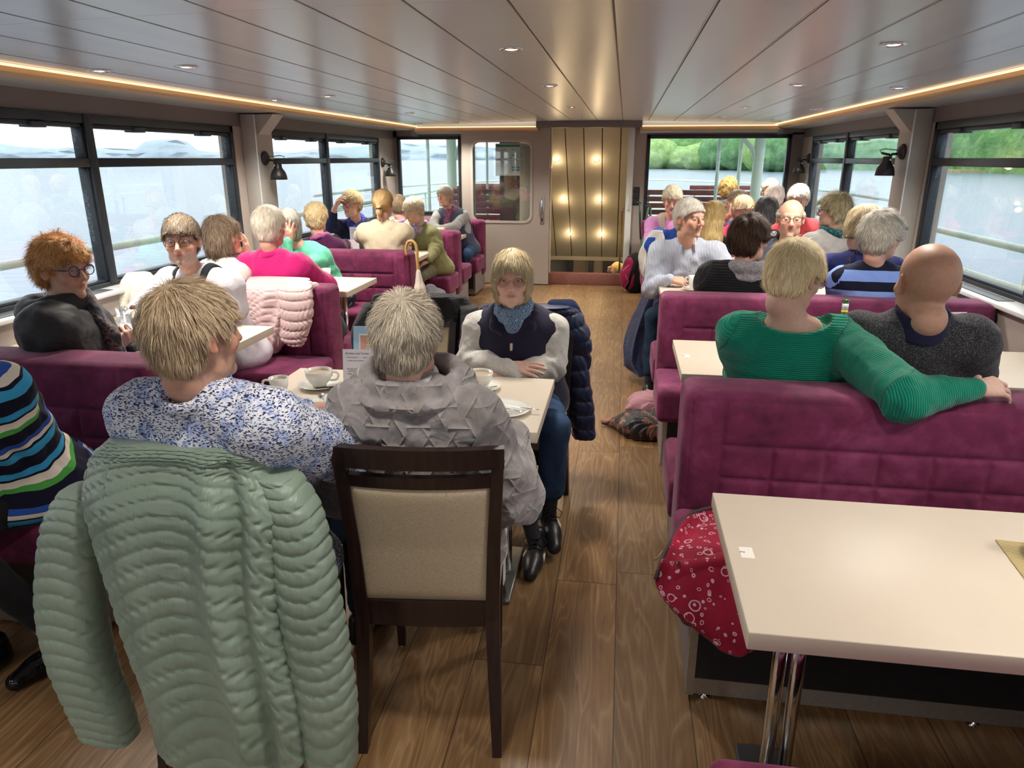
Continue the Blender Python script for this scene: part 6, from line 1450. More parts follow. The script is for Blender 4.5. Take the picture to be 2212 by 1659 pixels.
# --- 15 man in the striped shirt
t=NT('fine_striped_shirt'); x_=t.n('ShaderNodeSeparateXYZ'); t.l(t.co(),x_.inputs[0]); a_=t.n('ShaderNodeVertexColor'); a_.layer_name='Col'
u_=t.math('FRACT',t.math('MULTIPLY',x_.outputs['X'],95)); t.set(col=t.mix(hx('dde3ef'),hx('5a6788'),t.ramp(u_,[(0,(0,)*3),(.62,(0,)*3),(.66,(1,)*3),(.93,(1,)*3),(.97,(0,)*3)])),rough=.85,spec=.2); t.bump(t.noise(15,detail=3,dist=.6),.5,.012); STRP=t.m
def stripcol(tp,q):
    C7=q['C7']
    for sd in (-1,1): sdf_obj('collar_wing',lambda P,sd=sd:chain(P-C7,[(sd*.066,-.035,.052),(sd*.070,.045,.045),(sd*.045,.085,.012),(sd*.052,.105,-.040)],[.012,.014,.013,.005],.01),C7-.15,C7+.18,.005,[STRP],q['root'])
    m=MB(); 
    for k in range(3): 
        z=C7[2]-.08-.085*k; y=C7[1]+.142+.012*k; m.lathe([(0,.004),(.0055,.003),(.0055,0)],n=10,mat=Matrix.Translation((0,y,z))@Matrix.Rotation(-PI/2,4,'X'))
    m.build('shirt_buttons',M('shirt_button',hx('6b6f80'),.4),q['root'])
    m=MB(); m.box((-.135,C7[1]+.115,C7[2]-.165),(-.095,C7[1]+.128,C7[2]-.125),mat=None,bev=.001); m.build('paper_slip',PAPER,q['root'])
person('white-haired man in a finely striped shirt, hands beside a tall white mug',HP(1490,472,5.22),218,(.50,5.62),178,'c',
 H('short','b4b0a8','d6d3cc','efede8',thick=.013,len=.035,w=.0016,seed=31,fwd=(.5,-.2,.2),rz=9,nape=.0,cutf=1),
 dict(name='striped_shirt',mat=STRP,seed=5,puff=.012,slv=.012,fold=.007,low=True,after=stripcol),dict(mat=DJEANS,hh=.009),s=1.08,sw=.19,fat=1.2,h=.0042,ht=.008,nst=8000,face=dict(ruddy=1.3,nose=1.15,jaw=1.08,stubble=.25),
 arms={1:dict(el=W(1412,622,5.30),wr=W(1447,603,5.12),fd=(1,.15,-.12),fw=True,bn=(0,-.5,1),curl=.5,thumb=.4),-1:dict(el=W(1575,600,5.3),wr=W(1532,602,5.12),fd=(-1,.1,-.10),fw=True,bn=(0,-.5,1),curl=.5)},
 legs={1:dict(k=('w',.25,5.10,.54),a=('w',.24,5.05,.10)),-1:dict(k=('w',.55,5.12,.54),a=('w',.60,5.0,.1))},shoes=dict(dir={1:(-.05,-1,0),-1:(.1,-1,0)},hh=.008,mat=M('black_leather_shoe',hx('1e1c1b'),.28,nscale=20)),neck=1.1)
# --- 16 dark brown hair, black poncho
def fchk(tp,q): sdf_obj('grey_scarf',lambda P:sm(tor(P,q['C7']+np.array([0,-.005,.045]),.080,.034,rotm(0,D(-4)),(1.1,1.08,1.2)),tor(P,q['C7']+np.array([0,.0,-.01]),.10,.02,None,(1.1,1.0,1)),.03)-.004*wob(P,50,3),q['C7']-.2,q['C7']+.2,.007,[fab('grey_boucle_scarf','77757a',melange=('b8b6b4',160,.7),bs=180,ba=.8,bd=.004)],q['root'])
person('woman with full dark brown hair in a black ribbed poncho, back turned',HP(1620,518,4.42),-50,(None,4.42),-6,'a',
 H('curly','24170f','3c281c','5c4030',thick=.024,len=.045,curl=.25,w=.0018,seed=33,wa=.006,lift=.2,nape=-.014,fringe=.01),
 dict(name='black_poncho',mat=fab('black_ribbed_knit','161519',ribs=420,ribd=.003,sheen=.2),seed=6,puff=.035,slv=.03,low=True),dict(mat=DK),s=1.08,sw=.175,fat=1.25,h=.005,ht=.0085,nst=6000,
 arms={-1:dict(el=W(1545,632,4.55),wr=W(1530,622,4.80)),1:dict(el=W(1690,625,4.6),wr=W(1660,610,4.9))},collar=None,extra=lambda q:fchk(None,q),face=dict(ruddy=.9))
# --- 17 green jumper
GRN=fab('emerald_ribbed_knit','0f8a70',ribs=880,ribd=.0028,sheen=.25,var=.03)
t=bpy.data.materials['emerald_ribbed_knit']
person('woman with short blond hair in a ribbed green jumper, arm along the bench',HP(1716,598,2.64),-48,(.66,2.68),-8,'d',
 H('tousled','d8c69c','f2e6c0','fffae6',thick=.013,len=.042,w=.0014,seed=35,lift=.14,jit=.20,wa=.004,nape=.002,curl=.08),
 dict(name='green_jumper',mat=GRN,seed=2,puff=.012,slv=.010,fold=.004,phase='arm',neckcut=((0,-.02,.035),(.125,.115,.052))),dict(mat=DK),hp=-14,s=1.0,c7=-.17,sw=.175,fat=1.18,h=.0042,ht=.006,nst=15000,face=dict(ruddy=.6),
 glass=dict(fm=GOLDM,lens=LENSD,shape=2.2,rw=.024,rh=.0215,th=.0014),neck=1.12,
 arms={1:dict(el=('w',*atY(1955,858,2.27)),wr=('w',*atY(2112,838,2.30)),fd=(1,.45,.0),fw=True,bn=(.1,-.55,1),curl=.32,thumb=.75,sleeve=.97),-1:dict(el=('w',.50,2.80,.82),wr=('w',.62,3.1,.79))})
# --- 18 bald man
def poloband(q):
    C7,nk=q['C7'],q['nk']; ax=nk+np.array([0,.015,.10])-C7; L_=np.linalg.norm(ax); ax=ax/L_; b0=C7+np.array([0,.000,-.012],f32)
    def cf(P):
        v=P-b0; t=v@ax; rad=np.sqrt(((v-t[:,None]*ax)*np.array([1,.95,1],f32)).__pow__(2).sum(1)); R_=.090-.13*t
        return np.maximum(np.maximum(np.abs(rad-R_)-.0055,t-.075),-t-.01)*.9
    sdf_obj('polo_collar',cf,C7-.18,C7+.18,.0045,[NVY],q['root'])
CHAR=fab('charcoal_melange_knit','2f2f34',melange=('8a8a8c',260,.55),bs=260,ba=.5,bd=.002,var=.06); NVY=fab('navy_pique','2a2a48',bs=500,ba=.4)
person('bald man in a charcoal jumper with a navy polo collar, seen from behind',HP(2002,612,2.60),4,(1.04,2.82),0,'c',
 None,dict(name='charcoal_jumper',mat=CHAR,seed=7,puff=.012,slv=.010,low=True),dict(mat=DK),s=1.15,c7=-.128,sw=.190,fat=1.22,h=.0042,ht=.0075,face=dict(ruddy=.5,scalp=.25,jaw=1.06,browk=.4),neck=1.22,
 extra=lambda q:poloband(q),
 arms={1:dict(el=('w',1.33,2.80,.80),wr=('w',1.22,3.12,.79)),-1:dict(el=('w',.72,2.88,.80),wr=('w',.85,3.14,.79))},wr=(18,.006))
# --- 19 blue stripes
BST=stripes('blue_navy_striped_jersey',[(1,'14182c'),(1.15,'7f9be0'),(1.0,'14182c'),(1.25,'8aa4e2')],.052)
person('grey-haired woman in a top with wide light blue and navy stripes',HP(1904,512,4.26),-58,(None,4.40),-4,'b',
 H('tousled','8f8c86','bab6ac','e0dcd0',thick=.026,len=.04,curl=.35,w=.0018,seed=37,wa=.007,lift=.18,nape=-.004,wf=40),
 dict(name='striped_top',mat=BST,seed=3,puff=.012,fold=.003,phase='arm'),dict(mat=DK),s=1.05,sw=.17,fat=1.25,h=.005,ht=.0075,nst=8000,glass=dict(fm=M('clear_frame',hx('b9b4c8'),.2),th=.0018),
 arms={-1:dict(el=W(1815,640,4.55),wr=W(1840,622,4.85)),1:dict(el=W(1990,640,4.5),wr=W(1960,620,4.8))},face=dict(ruddy=.9))
# --- 20 navy jumper with chain
def chainbag(q):
    C7=q['C7']; m=MB(); pts=[Vector((-.02,-.02,.055)),Vector((-.06,-.085,.0)),Vector((-.065,-.125,-.10)),Vector((-.06,-.145,-.20)),Vector((-.05,-.15,-.30))]; B_=Vector([float(v) for v in C7]); n=22
    for i in range(n):
        f=i/(n-1)*(len(pts)-1); k=min(int(f),len(pts)-2); p=B_+pts[k].lerp(pts[k+1],f-k); T=Matrix.Translation(p)@Matrix.Rotation(PI/2*(i%2),4,'Z')
        ring=[T@Vector((.0065*math.cos(a),0,.0115*math.sin(a))) for a in [2*PI*j/10 for j in range(11)]]; m.tube(ring,.0022,n=5,cap=False)
    m.build('chain_strap',M('bronze_chain',hx('6a5a44'),.35,metal=.6),q['root'])
person('woman with a blond bob and navy jumper with a bronze chain strap',HP(1868,488,4.66),-58,(None,4.50),-22,'b',
 H('bob','857658','b3a482','d3c8ac',len=.06,low=-.080,w=.0018,seed=39,wide=.090,zf=.03,lift=.06,jit=.08),
 dict(name='navy_jumper',mat=fab('navy_fine_knit','272c5c',bs=18,ba=.3,bd=.008),seed=8,slv=.006),dict(mat=DK),hp=-12,s=1.0,sw=.17,nst=5000,fat=1.05,arms={-1:dict(el=W(1805,600,4.65),wr=W(1820,600,4.9))},extra=chainbag)
# --- 21 man with glasses
person('balding man with dark rectangular glasses in a slate jacket, facing the camera',HP(1708,472,5.34),172,(None,5.62),178,'c',
 H('balding','8a877f','b5b2a8','cfccc4',thick=.008,len=.025,w=.0016,seed=41),
 dict(name='slate_jacket',mat=fab('slate_cloth','4f566a'),seed=4,low=True),dict(mat=DK),s=1.08,sw=.18,fat=1.15,h=.0042,nst=4000,face=dict(ruddy=1.4,nose=1.15,smile=-.6,jaw=1.0),glass=dict(fm=DARKM,shape=3.6,rw=.0245,rh=.0155,th=.0019),gaze=(0,-.35),
 collar=dict(name='grey_collar',mat=fab('dark_grey_knit','46444a'),R=.070,r=.018,up=.03,h=1.4,fw=.016))
# --- 22 teal scarf
person('woman with spiky ash blond hair in a pale grey jacket and teal scarf',HP(1800,455,6.10),62,(None,6.15),18,'b',
 H('tousled','8a8266','b8b090','d8d0b0',thick=.020,len=.05,w=.0024,seed=43,lift=.45,jit=.3,wa=.006,nape=.002),
 dict(name='pale_grey_jacket',mat=fab('pale_grey_cloth','b4b1ae',bs=12,ba=.4,bd=.01),seed=5,puff=.012,low=True),dict(mat=DK),s=1.04,sw=.17,fat=1.15,nst=3500,glass=dict(fm=M('teal_frame',hx('3f6a70'),.3),th=.002),
 collar=dict(name='teal_scarf',mat=fab('teal_patterned_scarf','1f5058',melange=('5f9a98',70,.8),var=.3),R=.075,r=.028,up=.03,wob=.006))
# --- 23 dark grey hair
person('woman with smooth dark grey hair and a black and white collar, back turned',HP(1656,458,6.14),-12,(None,6.15),0,'b',
 H('bob','3f3f42','5c5c60','8a8a8c',len=.06,low=-.075,w=.0022,seed=45,wide=.088,lift=.06),
 dict(name='black_top',mat=fab('black_jersey','1c1c20'),seed=6),dict(mat=DK),s=1.02,nst=3500,h=.007,collar=dict(name='zebra_collar',mat=fab('zebra_cloth','e8e8e8',melange=('0c0c10',50,1.0)),R=.075,r=.022,up=.02))
# --- 24 pink jacket with glasses
PNK=fab('coral_pink_fleece','d4486c',sheen=.3)
person('woman with blond fringe and thin glasses in a bright pink jacket',HP(1605,455,6.94),192,(None,7.35),176,'b',
 H('tousled','a08c70','cbb898','e0d4bc',thick=.014,len=.05,w=.0024,seed=47,fringe=.008,lift=.2,fwd=(.4,.2,0)),
 dict(name='pink_jacket',mat=PNK,seed=7,puff=.012,low=True),dict(mat=DK),s=1.05,sw=.175,fat=1.15,nst=3000,h=.0055,face=dict(ruddy=1.1),glass=dict(fm=REDM,shape=3,rh=.0165,th=.0016),hp=-8,arms={1:dict(el=W(1548,540,6.9),wr=W(1570,548,6.7))},
 collar=dict(name='polo_collar',mat=PNK,R=.07,r=.015,up=.015,h=1.3,fw=.02))
# --- 25 long blonde hair
person('woman with long blond hair over a black top, back turned',HP(1541,468,6.02),-8,(None,6.12),0,'b',
 H('long','bfa46c','e0c78e','f2e2b4',len=.09,low=-.32,w=.0022,seed=49,wide=.088,lift=.06,jit=.08,wa=.004),
 dict(name='black_top',mat=fab('black_jersey','1c1c20'),seed=8),dict(mat=DK),s=1.0,nst=5000,h=.007,sw=.155)
# --- 26 blue shirt leaning
person('bald person in a royal blue shirt, mostly hidden behind the striped shirt',HP(1482,457,6.32),-5,(None,6.14),-5,'c',
 None,dict(name='blue_shirt',mat=fab('royal_blue_cotton','2b52a8',bs=16,ba=.5,bd=.012),seed=9,puff=.015),dict(mat=DK),s=1.02,h=.007,face=dict(ruddy=1.2),arms={-1:dict(el=W(1425,510,6.4),wr=W(1440,520,6.7))})
# --- 27 pink sleeves and beige vest
def bvest(q): sdf_obj('beige_vest',lambda P:sub(sub(sub(q['torso'](P,.022),cone(P,q['S'][1]+np.array([.05,0,.05]),q['S'][1]+np.array([.045,.0,-.14]),.055,.07),.012),cone(P,q['S'][-1]+np.array([-.05,0,.05]),q['S'][-1]+np.array([-.045,0,-.14]),.055,.07),.012),ell(P,q['C7']+np.array([0,.11,.0]),(.05,.08,.14)),.01),np.array([-.3,-.3,.5]),q['C7']+np.array([.3,.3,.12]),.009,[fab('beige_vest_cloth','b9ab9c')],q['root'])
person('white-haired woman in a pink top and beige vest looking down, beside the doorway pillar',HP(1452,432,7.05),176,(None,7.36),178,'b',
 H('short','aaa28c','d2ccb8','e8e4d6',thick=.017,len=.04,fringe=.01,w=.0024,seed=51,curl=.15),
 dict(name='pink_top',mat=fab('orchid_pink_knit','c98ac0'),seed=2,puff=.008,low=True),dict(mat=DK),hp=-14,s=1.0,nst=3000,h=.0055,sw=.165,fat=1.1,face=dict(ruddy=1.2),extra=bvest,
 arms={1:dict(el=W(1405,525,6.95),wr=W(1412,545,6.75)),-1:dict(el=W(1500,520,7.0),wr=W(1470,540,6.8))})
# --- 28 curly blonde, camouflage hood
person('person with curly blond hair and a green hooded jacket at the far window',HP(1573,411,8.72),-10,(None,8.66),0,'b',
 H('curly','80683c','ac9258','c8b27c',thick=.026,len=.04,curl=.8,w=.0028,seed=53,lift=.4,wa=.008),
 dict(name='hooded_jacket',mat=fab('grey_green_camo','5c6a62',melange=('8a9a94',30,.8),var=.25),seed=3,puff=.015),dict(mat=DK),nst=2200,h=.008,ht=.013,collar=dict(name='hood',mat=fab('grey_hood','5a6360'),R=.08,r=.036,up=.03,h=1.3),
 arms={1:dict(el=(.30,.05,.82),wr=(.2,-.10,.70)),-1:dict(el=(-.30,.05,.82),wr=(-.2,-.10,.70))})
# --- 29 raised hand
person('woman with short brown hair and a raised hand behind the pink jacket',HP(1590,437,7.80),75,(None,7.90),40,'c',
 H('short','5c5044','85786a','a89c90',thick=.014,len=.035,w=.0026,seed=55,fringe=.008),
 dict(name='grey_blue_top',mat=fab('grey_blue_cotton','8a90a8'),seed=4),dict(mat=DK),nst=2000,h=.0065,ht=.012,s=.98,
 arms={-1:dict(el=W(1560,478,7.55),wr=W(1580,462,7.45),fd=(.25,0,1),fw=True,bn=(0,-1,0),curl=(.1,.5,.9,1),thumb=.7,sleeve=.5)})
# --- 30, 30b
person('person with wavy white hair, the higher of two white heads before the right deck post',HP(1664,412,8.75),170,(None,8.98),178,'b',
 H('tousled','aaa49c','d0cbc2','ebe7e0',thick=.020,len=.04,w=.0028,seed=57,curl=.3),dict(name='grey_jumper',mat=fab('mid_grey_jersey','9a9a98'),seed=5),dict(mat=DK),nst=2000,h=.008,ht=.013)
person('person with wavy white hair, the lower of two white heads, back turned',HP(1673,428,7.90),-10,(None,7.93),0,'b',
 H('tousled','b0a8a0','d8d2c8','efeae2',thick=.018,len=.04,w=.0028,seed=59,curl=.3),dict(name='cream_top',mat=CREAMJ,seed=5),dict(mat=DK),nst=2000,h=.008,ht=.013)
# --- 31 coral jacket
person('white-haired woman in a coral jacket and white floral scarf, partly hidden',HP(1724,432,6.92),165,(None,7.34),168,'b',
 H('curly','a8a298','d2cdc4','ece8e0',thick=.020,len=.035,curl=.5,w=.0026,seed=61),
 dict(name='coral_jacket',mat=fab('coral_cotton','e0646c'),seed=6,low=True),dict(mat=DK),hp=-14,nst=2500,h=.006,sw=.17,fat=1.15,collar=dict(name='white_floral_scarf',mat=fab('white_floral_cloth','e6e0ec',melange=('8a3a72',55,.9)),R=.07,r=.024,up=.01,fw=.02,tail=[((.0,.11,.0),(-.02,.16,-.2),.04,.035)]))
# --- 32 striped jumper at the left edge
LST=stripes('blue_green_striped_jersey',[(1.5,'14142a'),(.8,'3a9fcf'),(.25,'14142a'),(.5,'e8ddd0'),(.6,'2f56b0'),(1.2,'14142a'),(.5,'4fa34a'),(.7,'e8ddd0'),(.25,'14142a'),(.7,'38a0d8')],.030)
person('person in a navy, blue, green and cream striped jumper at the left edge',(-2.08,1.74,1.17),160,(-2.05,2.02),176,'b',
 H('short','8a8478','b0aa9c','ccc8bc',thick=.016,len=.03,w=.002,seed=63),
 dict(name='striped_jumper',mat=LST,seed=7,puff=.016,low=True,fold=.008,slv=.012,phase=lambda V:V[:,2]*.85+.35*np.abs(V[:,0]+.16)+.25*V[:,1]),dict(mat=BLKT,hh=.010),s=1.0,sw=.19,fat=1.4,h=.007,ht=.007,nst=1500,
 arms={-1:dict(el=('w',-1.92,1.80,.80),wr=('w',-2.15,1.50,.80)),1:dict(el=('w',-2.6,1.8,.85),wr=('w',-2.5,1.5,.8))},
 legs={-1:dict(k=('w',-1.98,1.62,.53),a=('w',-1.80,1.78,.10)),1:dict(k=('w',-2.2,1.60,.53),a=('w',-1.99,1.68,.10))},shoes=dict(dir={-1:(-.3,-1,0),1:(-.15,-1,0)},mat=M('black_patent',hx('101012'),.12),sock=M('skin_ankle',hx('b98a74'),.6,nscale=50)))
# --- 33 downstairs
person('blond person in the lower saloon seen under the sloping stair ceiling',tuple(atY(1332,582,13.0)),80,(float(atY(1332,582,13.0).x),13.1),60,'c',
 H('short','b08a4c','d8b070','f0d090',thick=.016,len=.03,w=.003,seed=65),dict(name='dark_top',mat=fab('black_jersey','1c1c20')),None,h=.008,ht=.014,nst=1000,hipz=atY(1332,582,13.0).z-.70,
 arms={-1:dict(el=W(1308,600,12.85),wr=W(1314,588,12.8),fd=(0,0,1),fw=True,bn=(-1,0,0),curl=1.0),1:dict(el=W(1340,620,13.1),wr=W(1330,620,12.9))})
# ---------------------------------------------------------------- coats, bags, umbrellas
def cr(keys,t):
    """Catmull-Rom through rows of numbers"""
    k=np.array(keys,float); n=len(k); f=np.clip(t,0,1)*(n-1); i=min(int(f),n-2); u=f-i
    a,b,c,d=k[max(i-1,0)],k[i],k[i+1],k[min(i+2,n-1)]
    return .5*((2*b)+(c-a)*u+(2*a-5*b+4*c-d)*u*u+(3*b-3*c+d-a)*u**3)
def quilt(name,keys,mat,parent,chan=16,puff=.010,n=96,rows=200,U=(1,0,0),Vd=(0,1,0),bend=.0,sq=2.6,fold=None,seams=(),wr=.0025,seed=1,closed=.92):
    """padded, channel-quilted tube or panel; keys rows: x,y,z, half width, half thickness"""
    U=np.array(U,float); U/=np.linalg.norm(U); Vd=np.array(Vd,float); Vd/=np.linalg.norm(Vd)
    V=[]
    for j in range(rows):
        v=j/(rows-1); x,y,z,a,b=cr(keys,v); e=1.0
        if v<.03: e=math.sin(v/.03*PI/2)**.5*.97+.03
        if v>.985: e=.9+.1*math.cos((v-.985)/.015*PI/2)
        for i in range(n):
            t=2*PI*i/n; c,s=math.cos(t),math.sin(t); cu=abs(c)**(2/sq)*(1 if c>0 else -1); sv=abs(s)**(2/sq)*(1 if s>0 else -1)
            ph=v*chan+bend*chan*(cu*cu-.3)*.06+ (fold[3]*cu if fold and len(fold)>3 else 0)
            p=(abs(math.sin(PI*ph))**.42)*puff if chan else 0
            for (su,sw_) in seams: p*=1-.85*math.exp(-((cu-su-.0*v)/sw_)**2)*(1 if s<0 else 0)
            off_=0
            if fold: 
                for (fu,fw_,fa) in fold[0]: off_+=fa*math.exp(-((cu-fu)/fw_)**2)*min(1,v*2.5)
            w_=wr*math.sin(cu*a*260+3*math.sin(ph*PI)+math.sin(v*40+seed))*(.4+.6*abs(math.cos(PI*ph))) if chan else wr*math.sin(cu*a*60+v*9+seed)
            r=p+w_
            q=np.array([x,y,z])+U*(a*e*cu+r*c)+Vd*(b*e*sv+r*s-(off_ if s<0 else 0)); V.append(q)
    V=np.array(V); F=[]
    for j in range(rows-1):
        for i in range(n): k=(i+1)%n; F.append((j*n+i,(j+1)*n+i,(j+1)*n+k,j*n+k))
    # close the ends with a centre point each (degenerate quads)
    c0_=len(V); V=np.vstack([V,V[:n].mean(0),V[-n:].mean(0)+np.array([0,0,.01])])
    for i in range(0,n,2): F.append((c0_,i,(i+1)%n,(i+2)%n)); F.append((c0_+1,(rows-1)*n+(i+2)%n,(rows-1)*n+(i+1)%n,(rows-1)*n+i))
    return fastmesh(name,V,np.array(F),[mat],None,parent)
def K(px,py,Y,a,b): p=atY(px,py,Y); return (p.x,p.y,p.z,a,b)
def rel(keys,o): return [(k[0]-o[0],k[1]-o[1],k[2]-o[2],k[3],k[4]) for k in keys]
SAGE=NT('sage_quilted_nylon'); c_=SAGE.co((1,1,1)); SAGE.set(col=SAGE.ramp(SAGE.noise(5,c_),[(.3,hx('7a8b7c')),(.7,hx('90a192'))]),rough=.42,spec=.4,sheen=.15)
b_=SAGE.bump(SAGE.noise(1,SAGE.co((150,40,26)),detail=4,dist=.6),.45,.004); SAGE.bump(SAGE.noise(60,detail=2),.15,.002,prev=b_); SAGE=SAGE.m
o=(-1.0,1.40,0); r=empty('quilted_jacket','sage green quilted jacket hanging over the back of the blond man\'s chair','jacket',o)
body=[(-1.0,1.435,.985,.185,.050),(-1.0,1.43,.968,.200,.062),K(392,992,1.43,.222,.066),K(395,1080,1.385,.243,.066),K(405,1180,1.36,.228,.062),K(425,1290,1.34,.212,.060),K(452,1400,1.325,.205,.062),K(485,1500,1.32,.200,.064),K(505,1620,1.315,.195,.062)]
quilt('jacket_body',rel(body,o),SAGE,r,chan=24,puff=.0060,n=150,rows=420,bend=-2.0,fold=([(.45,.16,.034),(.66,.08,-.022),(.88,.14,.020),(-.55,.30,.020)],),seams=[(-.62,.015),(.93,.02)],seed=2)
sl=[K(190,1052,1.42,.050,.045),K(162,1120,1.39,.064,.050),K(152,1220,1.375,.074,.052),K(156,1330,1.36,.080,.054),K(178,1430,1.35,.080,.054),K(213,1520,1.345,.077,.052),K(238,1585,1.34,.070,.046)]
quilt('sleeve',rel(sl,o),SAGE,r,chan=20,puff=.0060,n=80,rows=300,U=(1,0,-.1),bend=-.7,seed=5,wr=.0012)
sr=[K(592,1015,1.43,.045,.045),K(628,1090,1.40,.062,.050),K(650,1190,1.38,.068,.052),K(668,1300,1.36,.071,.052),K(688,1410,1.35,.072,.052),K(705,1520,1.34,.070,.050),K(715,1645,1.335,.060,.044)]
quilt('sleeve',rel(sr,o),SAGE,r,chan=20,puff=.0060,n=80,rows=300,U=(1,0,-.05),bend=.6,seed=8,wr=.0012)
quilt('jacket_collar',rel([K(285,992,1.46,.02,.03),K(330,982,1.47,.035,.03),K(385,974,1.48,.036,.028),K(440,986,1.47,.02,.025)],o),SAGE,r,chan=0,n=30,rows=50,U=(0,0,1),Vd=(0,1,0),wr=.002)
MB().tube([Vector(atY(px,py,Y))-Vector(o) for px,py,Y in ((700,1140,1.43),(722,1220,1.42),(735,1330,1.41),(742,1420,1.40))],.004,n=6).build('zip_edge',M('zip_grey',hx('7d8378'),.4),r)
# navy puffer on the smiling woman's chair
NPUF=shiny('navy_puffer_nylon','1d2745',60,.35,.38,.004)
o=(-.43,3.36,0); r=empty('puffer_coat','navy puffer coat hanging over the back of the smiling woman\'s chair','coat',o)
bd=[(-.42,3.27,.965,.18,.05),(-.42,3.31,.925,.235,.085),(-.40,3.33,.80,.265,.085),(-.39,3.37,.65,.255,.05),(-.385,3.37,.50,.235,.05),(-.375,3.37,.36,.21,.045)]
quilt('coat_body',rel(bd,o),NPUF,r,chan=9,puff=.012,n=100,rows=150,seed=3,bend=1)
quilt('sleeve',rel([K(1208,712,3.33,.045,.04),K(1232,760,3.34,.055,.05),K(1247,830,3.35,.058,.05),K(1256,890,3.35,.056,.05),K(1262,946,3.35,.048,.04)],o),NPUF,r,chan=8,puff=.011,n=50,rows=130,seed=4)
quilt('sleeve',rel([(-.68,3.33,.88,.05,.04),(-.71,3.34,.75,.055,.05),(-.70,3.34,.6,.055,.05),(-.69,3.34,.45,.05,.04)],o),NPUF,r,chan=8,puff=.011,n=50,rows=110,seed=6)
sdf_obj('coat_collar',lambda P:chain(P,[(.12,-.035,.955),(.20,-.03,.945),(.25,-.02,.90)],[.03,.038,.02],.02)-.003*wob(P,40),np.array([-.1,-.2,.8]),np.array([.35,.2,1.05]),.008,[NAV],r)
MB().tube([Vector(atY(px,py,3.30))-Vector(o) for px,py in ((1205,790),(1208,860),(1212,930),(1216,985))],.004,n=6).build('coat_zip',M('zip_grey',hx('7d8378'),.4),r)
# black coat on the other chair
o=(-.98,3.40,0); r=empty('black_coat','black coat over the chair across the table, behind the grey-haired woman\'s head','coat',o); BC=shiny('black_coat_cloth','1e1e20',22,.6,.7,.01)
quilt('coat_body',rel([(-.97,3.35,.985,.19,.06),(-.97,3.39,.95,.25,.075),(-.96,3.41,.8,.265,.07),(-.95,3.41,.6,.25,.065),(-.95,3.41,.38,.23,.06)],o),BC,r,chan=0,n=90,rows=120,wr=.006,fold=([(.3,.15,.03),(-.4,.2,.03),(.7,.1,.02)],))
quilt('sleeve',rel([(-.72,3.34,.94,.05,.05),(-.695,3.30,.82,.058,.055),(-.70,3.28,.66,.055,.05),(-.71,3.28,.52,.05,.045)],o),BC,r,chan=0,n=40,rows=70,wr=.005)
quilt('sleeve',rel([(-1.20,3.34,.94,.05,.05),(-1.24,3.30,.82,.058,.055),(-1.24,3.28,.66,.055,.05),(-1.23,3.28,.52,.05,.045)],o),BC,r,chan=0,n=40,rows=70,wr=.005)
# pale pink quilted coat over the bench
PKC=shiny('pale_pink_nylon','cdb1b0',70,.4,.45,.004)
o=(-2.0,3.95,0); r=empty('pink_coat','pale pink quilted coat draped over the bench behind the magenta cardigan','coat',o)
quilt('coat_body',rel([K(606,603,4.16,.16,.03),K(603,601,4.04,.185,.035),K(598,625,3.955,.20,.035),K(590,665,3.94,.205,.035),K(583,700,3.93,.17,.034),K(584,730,3.925,.11,.03),K(588,762,3.925,.03,.02)],o),PKC,r,chan=14,puff=.007,n=110,rows=200,bend=-5,fold=([(-.2,.2,.02),(.35,.1,.015)],),seed=3)
quilt('coat_front',rel([K(640,606,4.02,.085,.03),K(636,625,3.93,.100,.034),K(640,660,3.905,.098,.034),K(640,700,3.895,.085,.032),K(634,733,3.89,.070,.028),K(640,748,3.89,.03,.02)],o),PKC,r,chan=9,puff=.009,n=80,rows=150,bend=.5,seed=5)
quilt('coat_side',rel([K(668,612,4.05,.03,.06),K(678,630,4.06,.035,.07),K(684,655,4.08,.035,.06),K(690,680,4.10,.02,.03)],o),PKC,r,chan=6,puff=.006,n=50,rows=70,seed=6)
# grey handbag on the bench end
p=atY(719,706,4.28); r=empty('handbag','dark grey leather handbag with a dangling strap at the bench end by the pink coat','bag',(p.x,p.y,p.z)); LEA=M('grey_leather',hx('4b4d52'),.45,nscale=30,bscale=260,bamt=.3); 
Rb_=rotm(D(20),D(-8),D(-22))
sdf_obj('bag_body',lambda P:ell((P@Rb_),(0,0,0),(.085,.035,.095))*.5+.5*(np.max(np.abs(P@Rb_)-np.array([.07,.022,.075]),1)-.012),np.array([-.16]*3),np.array([.16]*3),.006,[LEA],r)
m=MB(); m.lathe([(0,.004),(.012,.003),(.012,0)],n=14,mat=Matrix.Translation((.02,-.04,.02))@Matrix.Rotation(PI/2,4,'X')); m.build('bag_clasp',CHROME,r)
m=MB(); m.tube([Vector(atY(a,b,Y))-p for a,b,Y in ((692,700,4.2),(700,735,4.2),(715,765,4.22),(731,783,4.25),(738,770,4.28),(738,740,4.3),(742,715,4.3))],.013,n=8,flat=.25); m.build('bag_strap',M('black_strap',hx('202226'),.5),r)
